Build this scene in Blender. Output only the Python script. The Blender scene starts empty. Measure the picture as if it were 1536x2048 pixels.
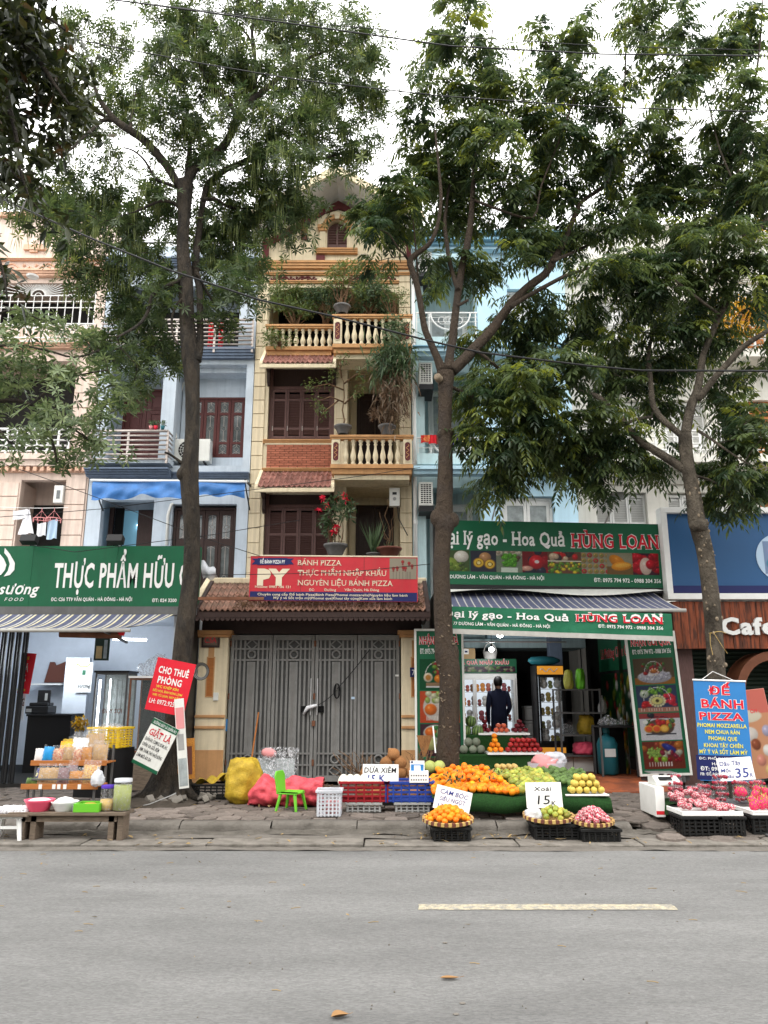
import bpy, bmesh, math, random
import numpy as np
from mathutils import Vector, Matrix, Euler, Quaternion
from math import sin, cos, pi, radians as R
random.seed(7)
rng = np.random.default_rng(7)
sc = bpy.context.scene
col = sc.collection
# camera
F = 1539.0;PITCH = R(13.5);CAMZ = 1.55
cam_d = bpy.data.cameras.new('camera');cam = bpy.data.objects.new('camera', cam_d);col.objects.link(cam)
cam_d.sensor_fit = 'VERTICAL';cam_d.sensor_height = 24.0;cam_d.sensor_width = 18.0
cam_d.lens = 24.0*F/2048
cam.location = (0, 0, CAMZ);cam.rotation_euler = (pi/2+PITCH, 0, 0)
cam_d.clip_start = 0.05;cam_d.clip_end = 600
sc.camera = cam
# sky, sun, exposure
world = bpy.data.worlds.new('World');sc.world = world;world.use_nodes = True
wn = world.node_tree.nodes;wl = world.node_tree.links;wn.clear()
SUN_EL, SUN_ROT = R(62), R(200)
sky = wn.new('ShaderNodeTexSky');sky.sky_type = 'NISHITA';sky.sun_disc = False
sky.sun_elevation = SUN_EL;sky.sun_rotation = SUN_ROT;sky.air_density = 1.0;sky.dust_density = 4.0
hs = wn.new('ShaderNodeHueSaturation');hs.inputs['Saturation'].default_value = 0.25
mx = wn.new('ShaderNodeMix');mx.data_type = 'RGBA';mx.inputs[0].default_value = 0.9
mx.inputs[7].default_value = (16.6, 16.5, 16.3, 1)
bg = wn.new('ShaderNodeBackground');bg.inputs[1].default_value = 0.145
wo = wn.new('ShaderNodeOutputWorld')
wl.new(sky.outputs[0], hs.inputs['Color']);wl.new(hs.outputs[0], mx.inputs[6])
wl.new(mx.outputs[2], bg.inputs[0]);wl.new(bg.outputs[0], wo.inputs[0])
sl = bpy.data.lights.new('sun', 'SUN');sl.energy = 1.1;sl.angle = R(25);sl.color = (1, .97, .93)
so = bpy.data.objects.new('sun', sl);col.objects.link(so)
so.rotation_euler = (R(28), 0, R(-20));so.location = (0, -5, 30)
sc.view_settings.view_transform = 'Standard';sc.view_settings.look = 'None'
sc.view_settings.gamma = 1;sc.view_settings.use_curve_mapping = False
sc.view_settings.exposure = 0.62
sc.render.engine = 'CYCLES'
sc.cycles.max_bounces = 7;sc.cycles.transparent_max_bounces = 12;sc.cycles.transmission_bounces = 6
sc.cycles.diffuse_bounces = 3;sc.cycles.glossy_bounces = 3
sc.cycles.sample_clamp_indirect = 6;sc.cycles.caustics_reflective = False;sc.cycles.caustics_refractive = False
# placing helpers
CP, SP = cos(PITCH), sin(PITCH)
def P(u, v, Y):
 """world point at distance Y in front of the street camera for a sight line measured on the photo"""
 dx = (u-768)/F;dy = (1024-v)/F
 t = Y/(CP-dy*SP)
 return Vector((dx*t, Y, CAMZ+(SP+dy*CP)*t))
def PX(u, v, Y):return P(u, v, Y).x
def PZ(v, Y):return P(768, v, Y).z
def GY(v, z=0.0):
 dy = (1024-v)/F
 return(z-CAMZ)/(SP+dy*CP)*(CP-dy*SP)
def RC(u0, v0, u1, v1, Y):
 """x0,x1,z0,z1 of an upright rectangle standing at depth Y"""
 vm = (v0+v1)/2
 return PX(u0, vm, Y), PX(u1, vm, Y), PZ(v1, Y), PZ(v0, Y)
def srgb(r, g=None, b=None):
 if g is None:r, g, b = [int(r[i:i+2], 16)for i in(1, 3, 5)]
 f = lambda c:(c/255/12.92)if c/255<=.04045 else((c/255+.055)/1.055)**2.4
 return(f(r), f(g), f(b))
# materials
M = {}
def mat(name, color, rough=.6, var=.0, vscale=6.0, bump=0.0, bscale=40.0, metal=0.0, spec=.22, streak=0.0, dirt=None, rnd=0.0, trans=0.0, alpha=1.0, emit=None, estr=0.0, color2=None, c2scale=3.0, c2lo=.45, c2hi=.6, stretch=(1, 1, 1), coat=0.0, hue=0.0, subs=0.0, speck=0):
 m = bpy.data.materials.new(name);m.use_nodes = True
 nt = m.node_tree;n = nt.nodes;l = nt.links
 p = n['Principled BSDF'];p.inputs['Roughness'].default_value = rough
 p.inputs['Metallic'].default_value = metal;p.inputs['Specular IOR Level'].default_value = spec
 p.inputs['Coat Weight'].default_value = coat
 if subs:
  p.inputs['Subsurface Weight'].default_value = subs;p.inputs['Subsurface Radius'].default_value = (.02, .01, .006)
 tc = n.new('ShaderNodeTexCoord');mp = n.new('ShaderNodeMapping');mp.inputs['Scale'].default_value = stretch
 l.new(tc.outputs['Object'], mp.inputs[0])
 cur = n.new('ShaderNodeRGB');cur.outputs[0].default_value = (*color, 1);cur = cur.outputs[0]
 def mixc(fac, a, b, mode='MIX'):
  x = n.new('ShaderNodeMix');x.data_type = 'RGBA';x.blend_type = mode
  if isinstance(fac, (int, float)):x.inputs[0].default_value = fac
  else:l.new(fac, x.inputs[0])
  l.new(a, x.inputs[6])if not isinstance(a, tuple)else setattr(x.inputs[6], 'default_value', (*a, 1))
  l.new(b, x.inputs[7])if not isinstance(b, tuple)else setattr(x.inputs[7], 'default_value', (*b, 1))
  return x.outputs[2]
 def noise(scale, detail=4, rough_=.6, vec=None, sc3=None):
  x = n.new('ShaderNodeTexNoise');x.inputs['Scale'].default_value = scale
  x.inputs['Detail'].default_value = detail;x.inputs['Roughness'].default_value = rough_
  if sc3:
   mm = n.new('ShaderNodeMapping');mm.inputs['Scale'].default_value = sc3;l.new(tc.outputs['Object'], mm.inputs[0]);l.new(mm.outputs[0], x.inputs[0])
  else:l.new(mp.outputs[0], x.inputs[0])
  return x.outputs[0]
 def ramp(s, lo, hi):
  x = n.new('ShaderNodeMapRange');x.inputs[1].default_value = lo;x.inputs[2].default_value = hi;l.new(s, x.inputs[0]);return x.outputs[0]
 def ramp2(s, lo, hi):
  x = n.new('ShaderNodeMapRange');x.inputs[3].default_value = lo;x.inputs[4].default_value = hi;l.new(s, x.inputs[0]);return x.outputs[0]
 if color2 is not None:cur = mixc(ramp(noise(c2scale, 5), c2lo, c2hi), cur, color2)
 if var:
  a = ramp(noise(vscale, 6, .65), .3, .7)
  x = n.new('ShaderNodeMapRange');x.inputs[3].default_value = 1-var;x.inputs[4].default_value = 1+var;l.new(a, x.inputs[0])
  cur = mixc(1.0, cur, x.outputs[0], 'MULTIPLY')
 if streak:
  a = ramp(noise(1, 5, .7, sc3=(9, 9, .45)), .47, .72)
  b = n.new('ShaderNodeMath');b.operation = 'MULTIPLY';b.inputs[1].default_value = streak;l.new(a, b.inputs[0])
  cur = mixc(b.outputs[0], cur, dirt or(.12, .11, .09))
 if rnd or hue:
  oi = n.new('ShaderNodeObjectInfo');h = n.new('ShaderNodeHueSaturation')
  x = n.new('ShaderNodeMapRange');x.inputs[3].default_value = 1-rnd;x.inputs[4].default_value = 1+rnd;l.new(oi.outputs['Random'], x.inputs[0])
  l.new(x.outputs[0], h.inputs['Value']);l.new(cur, h.inputs['Color'])
  if hue:
   w = n.new('ShaderNodeMath');w.operation = 'MULTIPLY_ADD';w.inputs[1].default_value = 7.31;w.inputs[2].default_value = 0
   f = n.new('ShaderNodeMath');f.operation = 'FRACT';l.new(oi.outputs['Random'], w.inputs[0]);l.new(w.outputs[0], f.inputs[0])
   y = n.new('ShaderNodeMapRange');y.inputs[3].default_value = .5-hue;y.inputs[4].default_value = .5+hue;l.new(f.outputs[0], y.inputs[0]);l.new(y.outputs[0], h.inputs['Hue'])
  cur = h.outputs[0]
 if speck:
  vo = n.new('ShaderNodeTexVoronoi');vo.inputs['Scale'].default_value = speck;l.new(mp.outputs[0], vo.inputs[0]);sp = n.new('ShaderNodeSeparateColor');l.new(vo.outputs['Color'], sp.inputs[0])
  cur = mixc(1.0, cur, ramp2(sp.outputs[0], .84, 1.2), 'MULTIPLY')
 l.new(cur, p.inputs['Base Color'])
 if bump:
  b = n.new('ShaderNodeBump');b.inputs['Strength'].default_value = bump;b.inputs['Distance'].default_value = .06 if bump>=1.5 else.02
  l.new(noise(bscale, 5, .7), b.inputs['Height']);l.new(b.outputs[0], p.inputs['Normal'])
 if trans:p.inputs['Transmission Weight'].default_value = trans
 if alpha<1:p.inputs['Alpha'].default_value = alpha
 if emit is not None:
  p.inputs['Emission Color'].default_value = (*emit, 1);p.inputs['Emission Strength'].default_value = estr
 M[name] = m
 m['_cur'] = 0
 return m
# mesh builder
class MB:
 def __init__(s):s.v = [];s.f = [];s.mi = [];s.m = 0
 def mat(s, i):s.m = i;return s
 def add(s, vs, fs):
  o = len(s.v);s.v.extend([tuple(x)for x in vs]);s.f.extend([[i+o for i in f]for f in fs]);s.mi.extend([s.m]*len(fs));return s
 def box(s, x0, x1, y0, y1, z0, z1):
  return s.add([(x0, y0, z0), (x1, y0, z0), (x1, y1, z0), (x0, y1, z0), (x0, y0, z1), (x1, y0, z1), (x1, y1, z1), (x0, y1, z1)], [(0, 3, 2, 1), (4, 5, 6, 7), (0, 1, 5, 4), (1, 2, 6, 5), (2, 3, 7, 6), (3, 0, 4, 7)])
 def obox(s, c, size, rot=None):
  """box centred at c, rot a 3x3 matrix"""
  hx, hy, hz = size[0]/2, size[1]/2, size[2]/2
  vs = [Vector((a*hx, b*hy, d*hz))for d in(-1, 1)for a, b in((-1, -1), (1, -1), (1, 1), (-1, 1))]
  if rot is not None:vs = [rot@v for v in vs]
  c = Vector(c);vs = [v+c for v in vs]
  return s.add(vs, [(0, 3, 2, 1), (4, 5, 6, 7), (0, 1, 5, 4), (1, 2, 6, 5), (2, 3, 7, 6), (3, 0, 4, 7)])
 def bar(s, a, b, w, h=None):
  a = Vector(a);b = Vector(b);d = b-a;L = d.length
  if L<1e-6:return s
  q = d.to_track_quat('X', 'Z').to_matrix()
  return s.obox((a+b)/2, (L, w, h or w), q)
 def tube(s, pts, rad, n=8, cap=True, squash=None):
  pts = [Vector(p)for p in pts];k = len(pts)
  if not hasattr(rad, '__len__'):rad = [rad]*k
  vs = [];ref = None
  for i, p in enumerate(pts):
   d = (pts[min(i+1, k-1)]-pts[max(i-1, 0)])
   d = d.normalized()if d.length>1e-9 else Vector((0, 0, 1))
   if ref is None:ref = Vector((0, 1, 0))if abs(d.y)<.8 else Vector((1, 0, 0))
   a = ref-d*ref.dot(d);a.normalize();b = d.cross(a);ref = a
   for j in range(n):
    t = 2*pi*j/n
    vs.append(p+(a*cos(t)+b*sin(t))*rad[i])
  fs = []
  for i in range(k-1):
   for j in range(n):
    fs.append((i*n+j, i*n+(j+1)%n, (i+1)*n+(j+1)%n, (i+1)*n+j))
  if cap:fs.append(tuple(range(n-1, -1, -1)));fs.append(tuple((k-1)*n+j for j in range(n)))
  return s.add(vs, fs)
 def cyl(s, a, b, r0, r1=None, n=12):return s.tube([a, b], [r0, r0 if r1 is None else r1], n)
 def lathe(s, prof, c=(0, 0, 0), n=16, cap=False, axis='Z', sx=1, sy=1):
  vs = []
  for r, z in prof:
   for j in range(n):
    t = 2*pi*j/n;q = (r*cos(t)*sx, r*sin(t)*sy, z)
    if axis == 'Y':q = (q[0], q[2], q[1])
    vs.append((q[0]+c[0], q[1]+c[1], q[2]+c[2]))
  fs = []
  for i in range(len(prof)-1):
   for j in range(n):fs.append((i*n+j, i*n+(j+1)%n, (i+1)*n+(j+1)%n, (i+1)*n+j))
  if cap:fs.append(tuple(range(n-1, -1, -1)));fs.append(tuple((len(prof)-1)*n+j for j in range(n)))
  return s.add(vs, fs)
 def prism(s, poly, y0, y1):
  """poly: list of (x,z), extruded along Y"""
  n = len(poly);vs = [(x, y0, z)for x, z in poly]+[(x, y1, z)for x, z in poly]
  fs = [tuple(range(n)), tuple(range(2*n-1, n-1, -1))]+[(i, (i+1)%n+0, (i+1)%n+n, i+n)for i in range(n)]
  return s.add(vs, fs)
 def xprism(s, poly, x0, x1):
  """poly: list of (y,z), extruded along X"""
  n = len(poly);vs = [(x0, y, z)for y, z in poly]+[(x1, y, z)for y, z in poly]
  fs = [tuple(range(n)), tuple(range(2*n-1, n-1, -1))]+[(i, (i+1)%n, (i+1)%n+n, i+n)for i in range(n)]
  return s.add(vs, fs)
 def zprism(s, poly, z0, z1):
  n = len(poly);vs = [(x, y, z0)for x, y in poly]+[(x, y, z1)for x, y in poly]
  fs = [tuple(range(n-1, -1, -1)), tuple(range(n, 2*n))]+[(i, (i+1)%n, (i+1)%n+n, i+n)for i in range(n)]
  return s.add(vs, fs)
 def sheet(s, fn, nu, nv):
  vs = [fn(i/nu, j/nv)for j in range(nv+1)for i in range(nu+1)]
  fs = [(j*(nu+1)+i, j*(nu+1)+i+1, (j+1)*(nu+1)+i+1, (j+1)*(nu+1)+i)for j in range(nv)for i in range(nu)]
  return s.add(vs, fs)
 def ball(s, c, r, n=10, m=7, sc3=(1, 1, 1)):
  prof = [(max(1e-4, sin(pi*k/m))*r, -cos(pi*k/m)*r*sc3[2])for k in range(m+1)]
  return s.lathe(prof, c, n, sx=sc3[0], sy=sc3[1])
 def mesh(s, name, mats, smooth=False):
  me = bpy.data.meshes.new(name);me.from_pydata(s.v, [], s.f)
  for m_ in mats:me.materials.append(m_ if not isinstance(m_, str)else M[m_])
  if any(s.mi):me.polygons.foreach_set('material_index', s.mi)
  if smooth:me.polygons.foreach_set('use_smooth', [True]*len(me.polygons))
  bm = bmesh.new();bm.from_mesh(me);bmesh.ops.recalc_face_normals(bm, faces=bm.faces);bm.to_mesh(me);bm.free()
  me.update();return me
 def build(s, name, mats, parent=None, smooth=False, bevel=0, loc=None, rot=None):
  if isinstance(mats, (str, bpy.types.Material)):mats = [mats]
  me = s.mesh(name, mats, smooth)
  return link(name, me, parent, bevel, loc, rot)
def link(name, me, parent=None, bevel=0, loc=None, rot=None):
 o = bpy.data.objects.new(name, me);col.objects.link(o)
 if parent is not None:o.parent = parent
 if loc is not None:o.location = loc
 if rot is not None:o.rotation_euler = rot
 if bevel:
  b = o.modifiers.new('bevel', 'BEVEL');b.width = bevel;b.segments = 2;b.limit_method = 'ANGLE';b.angle_limit = R(40)
 return o
def tag(o, label=None, cat=None, group=None, kind=None):
 if label:o['label'] = label
 if cat:o['category'] = cat
 if group:o['group'] = group
 if kind:o['kind'] = kind
 return o
def thing(name, label, cat, loc=(0, 0, 0), rot=(0, 0, 0), group=None):
 o = bpy.data.objects.new(name, None);col.objects.link(o);o.location = loc;o.rotation_euler = rot
 o.empty_display_size = .1
 return tag(o, label, cat, group)
def kids(o):return[c for c in bpy.data.objects if c.parent==o]
_kidmap = {}
def copy_tree(o, loc=None, rot=None, label=None, group=None, scale=None, parent=None, tree=None):
 if tree is None:tree = subtree(o)
 c = o.copy();col.objects.link(c)
 if parent is not None:c.parent = parent
 if loc is not None:c.location = loc
 if rot is not None:c.rotation_euler = rot
 if scale is not None:c.scale = scale if hasattr(scale, '__len__')else(scale, )*3
 if label:c['label'] = label
 if group:c['group'] = group
 for ch, sub in tree:copy_tree(ch, parent=c, tree=sub)
 return c
def subtree(o):return[(c, subtree(c))for c in kids(o)]
def struct(o):o['kind'] = 'structure';return o
# lettering
_tcache = {}
def text_mesh(body, off=0.0, shear=0.0, serif=False, res=2):
 k = (body, off, shear, serif)
 if k in _tcache:return _tcache[k]
 cu = bpy.data.curves.new('t', 'FONT');cu.body = body;cu.size = 1.0;cu.offset = off;cu.shear = shear
 cu.resolution_u = res;cu.align_x = 'LEFT';cu.fill_mode = 'FRONT';cu.space_character = 1.0+off*3
 o = bpy.data.objects.new('t', cu);col.objects.link(o)
 dg = bpy.context.evaluated_depsgraph_get();me = bpy.data.meshes.new_from_object(o.evaluated_get(dg))
 V = [(v.co.x, v.co.y)for v in me.vertices];Fc = [tuple(p.vertices)for p in me.polygons]
 if serif:
  cnt = {}
  for f in Fc:
   for a, b in zip(f, f[1:]+f[:1]):cnt[tuple(sorted((a, b)))] = cnt.get(tuple(sorted((a, b))), 0)+1
  for(a, b), c in cnt.items():
   if c == 1 and abs(V[a][1]-V[b][1])<.004:
    L = abs(V[a][0]-V[b][0]);y = V[a][1]
    if.07<L<.24 and(y<.02 or y>.5)and y>-.08:
     x0, x1 = sorted((V[a][0], V[b][0]));e = .055;th = .075
     o_ = len(V);s_ = 1 if y<.3 else-1
     V += [(x0-e, y), (x1+e, y), (x1+e, y+s_*th), (x0-e, y+s_*th)]
     Fc.append((o_, o_+1, o_+2, o_+3)if s_>0 else(o_+3, o_+2, o_+1, o_))
 bpy.data.objects.remove(o);bpy.data.curves.remove(cu);bpy.data.meshes.remove(me)
 _tcache[k] = (V, Fc);return V, Fc
CAPH = .727
def lettering(body, x0, x1, zb, cap, m, parent, y=0.0, off=.0, outline=None, oo=.035, shear=0.0, serif=False, thick=0.0, rot=0.0, name='lettering', wave=None):
 """body fitted between x0..x1 in the parent's plane (x right, z up, front -y), baseline zb, capital height cap"""
 V, Fc = text_mesh(body, off, shear, serif)
 if not V:return None
 xs = [p[0]for p in V];a, b = min(xs), max(xs);sx = (x1-x0)/(b-a);sz = cap/CAPH
 def T(p):
  x = x0+(p[0]-a)*sx;z = zb+p[1]*sz
  if rot:
   dx, dz = x-x0, z-zb;x, z = x0+dx*cos(rot)-dz*sin(rot), zb+dx*sin(rot)+dz*cos(rot)
  return(x, y if not wave else y+wave(x, z), z)
 if outline is not None:
  V2, F2 = text_mesh(body, off+oo, shear, serif);sh = 0
  b2 = MB();xs2 = [p[0]for p in V2];a2, b2x = min(xs2), max(xs2);ex = (oo+.0)*sz
  s2 = ((x1+ex)-(x0-ex))/(b2x-a2)
  T2 = lambda p:(x0-ex+(p[0]-a2)*s2, (y if not wave else y+wave(x0-ex+(p[0]-a2)*s2, zb))+.0015, zb+p[1]*sz)
  b2.add([T2(p)for p in V2], F2);flat(b2, name, outline, parent)
 mb = MB()
 if thick:
  n = len(V);vs = [T(p)for p in V];mb.add(vs+[(p[0], p[1]+thick, p[2])for p in vs], list(Fc))
  cnt = {}
  for f in Fc:
   for i in range(len(f)):
    e = (f[i], f[(i+1)%len(f)]);cnt[tuple(sorted(e))] = cnt.get(tuple(sorted(e)), [])+[e]
  mb.add([], []);base = 0
  for e, l_ in cnt.items():
   if len(l_) == 1:a_, b_ = l_[0];mb.f.append([a_, b_, b_+n, a_+n]);mb.mi.append(0)
 else:mb.add([T(p)for p in V], Fc)
 return flat(mb, name, m, parent)
def flat(mb, name, m, parent):
 me = bpy.data.meshes.new(name);me.from_pydata(mb.v, [], mb.f);me.materials.append(M[m]if isinstance(m, str)else m);me.update()
 return link(name, me, parent)
# printed pictures: fine grids with a colour per point
class Img:
 def __init__(s, nx, ny, bgc=(40, 90, 60)):
  s.nx, s.ny = nx, ny;s.a = np.zeros((ny, nx, 3));s.a[:] = bgc
  s.X, s.Z = np.meshgrid(np.linspace(0, 1, nx)*nx/ny, np.linspace(0, 1, ny));s.W = nx/ny
 def put(s, m, c):
  m = np.clip(m, 0, 1)[..., None];s.a = s.a*(1-m)+np.array(c, float)*m if np.ndim(c) == 1 else s.a*(1-m)+c*m
 def ell(s, x, z, rx, rz, c, shade=.35, rot=0):
  dx, dz = s.X-x, s.Z-z
  if rot:dx, dz = dx*cos(rot)+dz*sin(rot), -dx*sin(rot)+dz*cos(rot)
  d = np.sqrt((dx/rx)**2+(dz/rz)**2);e = 1.0/s.ny/min(rx, rz)
  m = np.clip((1-d)/e+.5, 0, 1)
  sh = 1+shade*(.6*np.clip(1-d, 0, 1)+.5*(dz/rz)-.5*(dx/rx)*.5-.35)
  hl = np.exp(-(((dx/rx+.3)**2+(dz/rz-.35)**2)/.035))*shade*190
  s.put(m, np.array(c)[None, None, :]*sh[..., None]+hl[..., None])
 def rect(s, x0, z0, x1, z1, c):s.put(((s.X>=x0)&(s.X<=x1)&(s.Z>=z0)&(s.Z<=z1)).astype(float), c)
 def ring(s, x, z, rx, rz, w, c, half=False):
  d = np.sqrt(((s.X-x)/rx)**2+((s.Z-z)/rz)**2);m = (np.abs(d-1)<w).astype(float)
  if half:m*=s.Z>z
  s.put(m, c)
 def speck(s, x0, z0, x1, z1, n, r, cols, sd=1):
  g = np.random.default_rng(sd)
  for _ in range(n):
   s.ell(g.uniform(x0, x1), g.uniform(z0, z1), r*g.uniform(.7, 1.3), r*g.uniform(.7, 1.2), cols[g.integers(len(cols))])
 def noise(s, amt, sd=1):
  g = np.random.default_rng(sd);s.a = s.a*(1+amt*(g.random(s.a.shape[:2])-.5)[..., None])
 def build(s, name, x0, x1, z0, z1, parent, y=0.0, m='print', fn=None):
  nx, ny = s.nx, s.ny
  xs = np.linspace(x0, x1, nx);zs = np.linspace(z0, z1, ny);XX, ZZ = np.meshgrid(xs, zs)
  YY = np.full_like(XX, y)if fn is None else fn(XX, ZZ)
  co = np.stack([XX, YY, ZZ], -1).reshape(-1, 3)
  i = np.arange(nx-1)[None, :]+nx*np.arange(ny-1)[:, None];i = i.reshape(-1)
  q = np.stack([i, i+1, i+1+nx, i+nx], -1)
  me = np_mesh(name, co, q)
  c = np.clip(s.a.reshape(-1, 3)/255, 0, 1);c = np.where(c<=.04045, c/12.92, ((c+.055)/1.055)**2.4)
  at = me.attributes.new('Col', 'FLOAT_COLOR', 'POINT');at.data.foreach_set('color', np.concatenate([c, np.ones((len(c), 1))], 1).astype(np.float32).ravel())
  me.materials.append(M[m]);return link(name, me, parent)
def np_mesh(name, co, faces):
 """faces: (n,k) array"""
 me = bpy.data.meshes.new(name);n, k = faces.shape
 me.vertices.add(len(co));me.vertices.foreach_set('co', co.astype(np.float32).ravel())
 me.loops.add(n*k);me.loops.foreach_set('vertex_index', faces.astype(np.int32).ravel())
 me.polygons.add(n);me.polygons.foreach_set('loop_start', np.arange(0, n*k, k, dtype=np.int32))
 me.update(calc_edges=True);return me
# material library
def print_mat(name, rough=.45, k=1.0):
 m = bpy.data.materials.new(name);m.use_nodes = True;n = m.node_tree.nodes
 a = n.new('ShaderNodeAttribute');a.attribute_name = 'Col'
 mu = n.new('ShaderNodeMix');mu.data_type = 'RGBA';mu.blend_type = 'MULTIPLY';mu.inputs[0].default_value = 1;mu.inputs[7].default_value = (k, k, k, 1)
 m.node_tree.links.new(a.outputs['Color'], mu.inputs[6]);m.node_tree.links.new(mu.outputs[2], n['Principled BSDF'].inputs['Base Color'])
 n['Principled BSDF'].inputs['Roughness'].default_value = rough;n['Principled BSDF'].inputs['Specular IOR Level'].default_value = .2;M[name] = m
print_mat('print', k=.5)
mat('asphalt', (.205, .203, .197), .9, var=.16, vscale=.7, bump=.9, bscale=110, speck=95, color2=(.155, .153, .149), c2scale=1.3, c2lo=.45, c2hi=.8, stretch=(.45, 1.4, 1))
mat('yellow_paint', (.36, .32, .23), .85, var=.2, vscale=30, color2=(.22, .21, .185), c2scale=16, c2lo=.44, c2hi=.6, speck=95)
mat('concrete', (.155, .14, .122), .9, var=.3, vscale=5, bump=.7, bscale=30, color2=(.10, .09, .078), c2scale=5)
mat('concrete_dark', (.10, .09, .077), .9, var=.35, vscale=6, bump=.7, bscale=30)
mat('concrete_light', (.19, .172, .15), .9, var=.28, vscale=4, bump=.5, bscale=30, color2=(.13, .118, .10), c2scale=5)
mat('paver', (.165, .138, .12), .88, var=.3, vscale=9, bump=.7, bscale=45, rnd=.38, color2=(.105, .088, .075), c2scale=7)
mat('dirt', (.055, .045, .035), 1, var=.3, vscale=9, bump=.8, bscale=30)
mat('terracotta_floor', (.30, .085, .035), .6, var=.25, vscale=4, bump=.2, color2=(.17, .055, .03), c2scale=3)
mat('cream', (.68, .585, .41), .85, var=.08, vscale=4, bump=.12, bscale=60, streak=.4, dirt=(.3, .24, .15))
mat('cream_rnd', (.67, .57, .40), .85, var=.08, vscale=4, bump=.12, bscale=60, streak=.42, dirt=(.3, .24, .15), rnd=.05)
mat('ochre', (.50, .27, .12), .8, var=.12, vscale=5, bump=.12, streak=.25, dirt=(.16, .09, .05))
mat('maroon', (.115, .03, .03), .7, var=.15, vscale=8)
mat('roof_white', (.62, .60, .56), .85, var=.06, vscale=3, streak=.25, dirt=(.3, .28, .24))
mat('wood_shutter', (.12, .065, .058), .5, var=.22, vscale=8, stretch=(8, 8, 1.2), rnd=.12)
mat('wood_red', (.085, .022, .02), .45, var=.2, vscale=8, stretch=(8, 8, 1.2))
mat('wood_dark', (.035, .02, .017), .5, var=.2, vscale=8, stretch=(8, 8, 1.2))
mat('brick_red', (.36, .125, .075), .8, var=.2, vscale=20, rnd=.16, bump=.3)
mat('mortar', (.16, .08, .05), .9)
mat('roof_tile', (.27, .125, .10), .75, var=.3, vscale=14, rnd=.28, bump=.3, color2=(.12, .07, .055), c2scale=5, c2lo=.5, c2hi=.7)
mat('roof_tile_old', (.32, .18, .13), .85, var=.35, vscale=14, rnd=.3, bump=.4, color2=(.09, .07, .055), c2scale=4, c2lo=.42, c2hi=.62)
mat('blue_wall', (.48, .54, .60), .85, var=.09, vscale=3, bump=.1, streak=.5, dirt=(.27, .33, .4))
mat('navy_trim', (.12, .155, .215), .75, var=.12, vscale=5, streak=.3, dirt=(.05, .06, .07))
mat('pink_wall', (.66, .53, .45), .85, var=.09, vscale=3, bump=.1, streak=.42, dirt=(.3, .22, .17))
mat('pink_trim', (.60, .38, .27), .8, var=.1, vscale=4)
mat('sky_wall', (.50, .65, .67), .85, var=.09, vscale=3, bump=.1, streak=.45, dirt=(.22, .3, .32))
mat('sky_wall_bright', (.47, .68, .80), .85, var=.06, vscale=3, streak=.2, dirt=(.25, .35, .42))
mat('sky_trim', (.20, .38, .50), .8, var=.1, vscale=4, streak=.3, dirt=(.08, .13, .17))
mat('white_wall', (.66, .64, .58), .85, var=.07, vscale=3, bump=.1, streak=.35, dirt=(.36, .33, .27))
mat('white_paint', (.72, .72, .70), .5, var=.06, vscale=6)
mat('white_plastic', (.74, .74, .72), .4)
mat('ac_plastic', (.66, .66, .62), .45, var=.05, vscale=5, streak=.25, dirt=(.35, .33, .28))
mat('black_plastic', (.012, .012, .013), .4)
mat('grey_plastic', (.30, .30, .29), .45, var=.1)
mat('gate_back', (.075, .075, .073), .6, var=.2)
mat('dark_metal', (.02, .02, .021), .45, metal=.3, var=.2)
mat('grey_metal', (.11, .11, .11), .5, metal=.25, var=.15, vscale=4, bump=.05, streak=.25, dirt=(.07, .06, .05))
mat('gate_grey', (.20, .198, .19), .5, metal=.15, var=.16, vscale=5, bump=.08, streak=.35, dirt=(.1, .085, .07))
mat('steel', (.5, .5, .5), .35, metal=.9)
mat('rail_metal', (.42, .37, .34), .4, metal=.5, var=.2)
mat('rust', (.16, .07, .04), .8, var=.3)
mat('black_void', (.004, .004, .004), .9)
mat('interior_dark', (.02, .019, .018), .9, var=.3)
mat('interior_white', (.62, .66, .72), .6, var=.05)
mat('glass_dark', (.09, .1, .1), .12, var=.5, vscale=3, spec=.6)
mat('glass_clear', (.3, .34, .34), .04, trans=.0, alpha=.10, spec=.6)
mat('glass_frost', (.30, .33, .33), .25, var=.3, vscale=6)
mat('tarp_blue', (.04, .14, .36), .5, var=.25, vscale=4, bump=.6, bscale=7)
mat('sign_green', (.010, .095, .044), .42, var=.1, vscale=2, streak=.22, dirt=(.02, .05, .035))
mat('sign_green_cloth', (.014, .125, .062), .6, var=.12, vscale=4, bump=.6, bscale=5)
mat('sign_white', (.70, .70, .68), .5)
mat('sign_red', (.55, .012, .03), .45)
mat('sign_red_bg', (.42, .025, .035), .5, var=.12, vscale=3, streak=.25, dirt=(.25, .06, .05))
mat('sign_navy', (.012, .016, .085), .5)
mat('sign_cream', (.62, .54, .40), .6)
mat('sign_blue', (.03, .17, .42), .45, var=.04)
mat('cafe_blue', (.025, .085, .20), .45, var=.06, vscale=1)
mat('sign_yellow', (.68, .60, .06), .5)
mat('sign_pink', (.7, .3, .25), .5)
mat('banner_red', (.58, .015, .03), .55, var=.08)
mat('ink_black', (.015, .015, .02), .5)
mat('ink_blue', (.025, .045, .22), .5)
mat('awning_white', (.40, .39, .36), .7, var=.15, vscale=6)
mat('awning_navy', (.07, .078, .13), .7, var=.2, vscale=6)
mat('awning_yellow', (.55, .5, .33), .7, var=.2)
mat('wood_cafe', (.22, .055, .022), .55, var=.35, vscale=3, stretch=(6, 6, .7), color2=(.075, .025, .014), c2scale=4)
mat('rollup_green', (.02, .035, .024), .55, var=.1)
mat('bark_dark', (.062, .05, .038), .95, var=.5, vscale=7, bump=1.5, bscale=26, stretch=(1, 1, .35), color2=(.04, .035, .03), c2scale=9)
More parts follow.
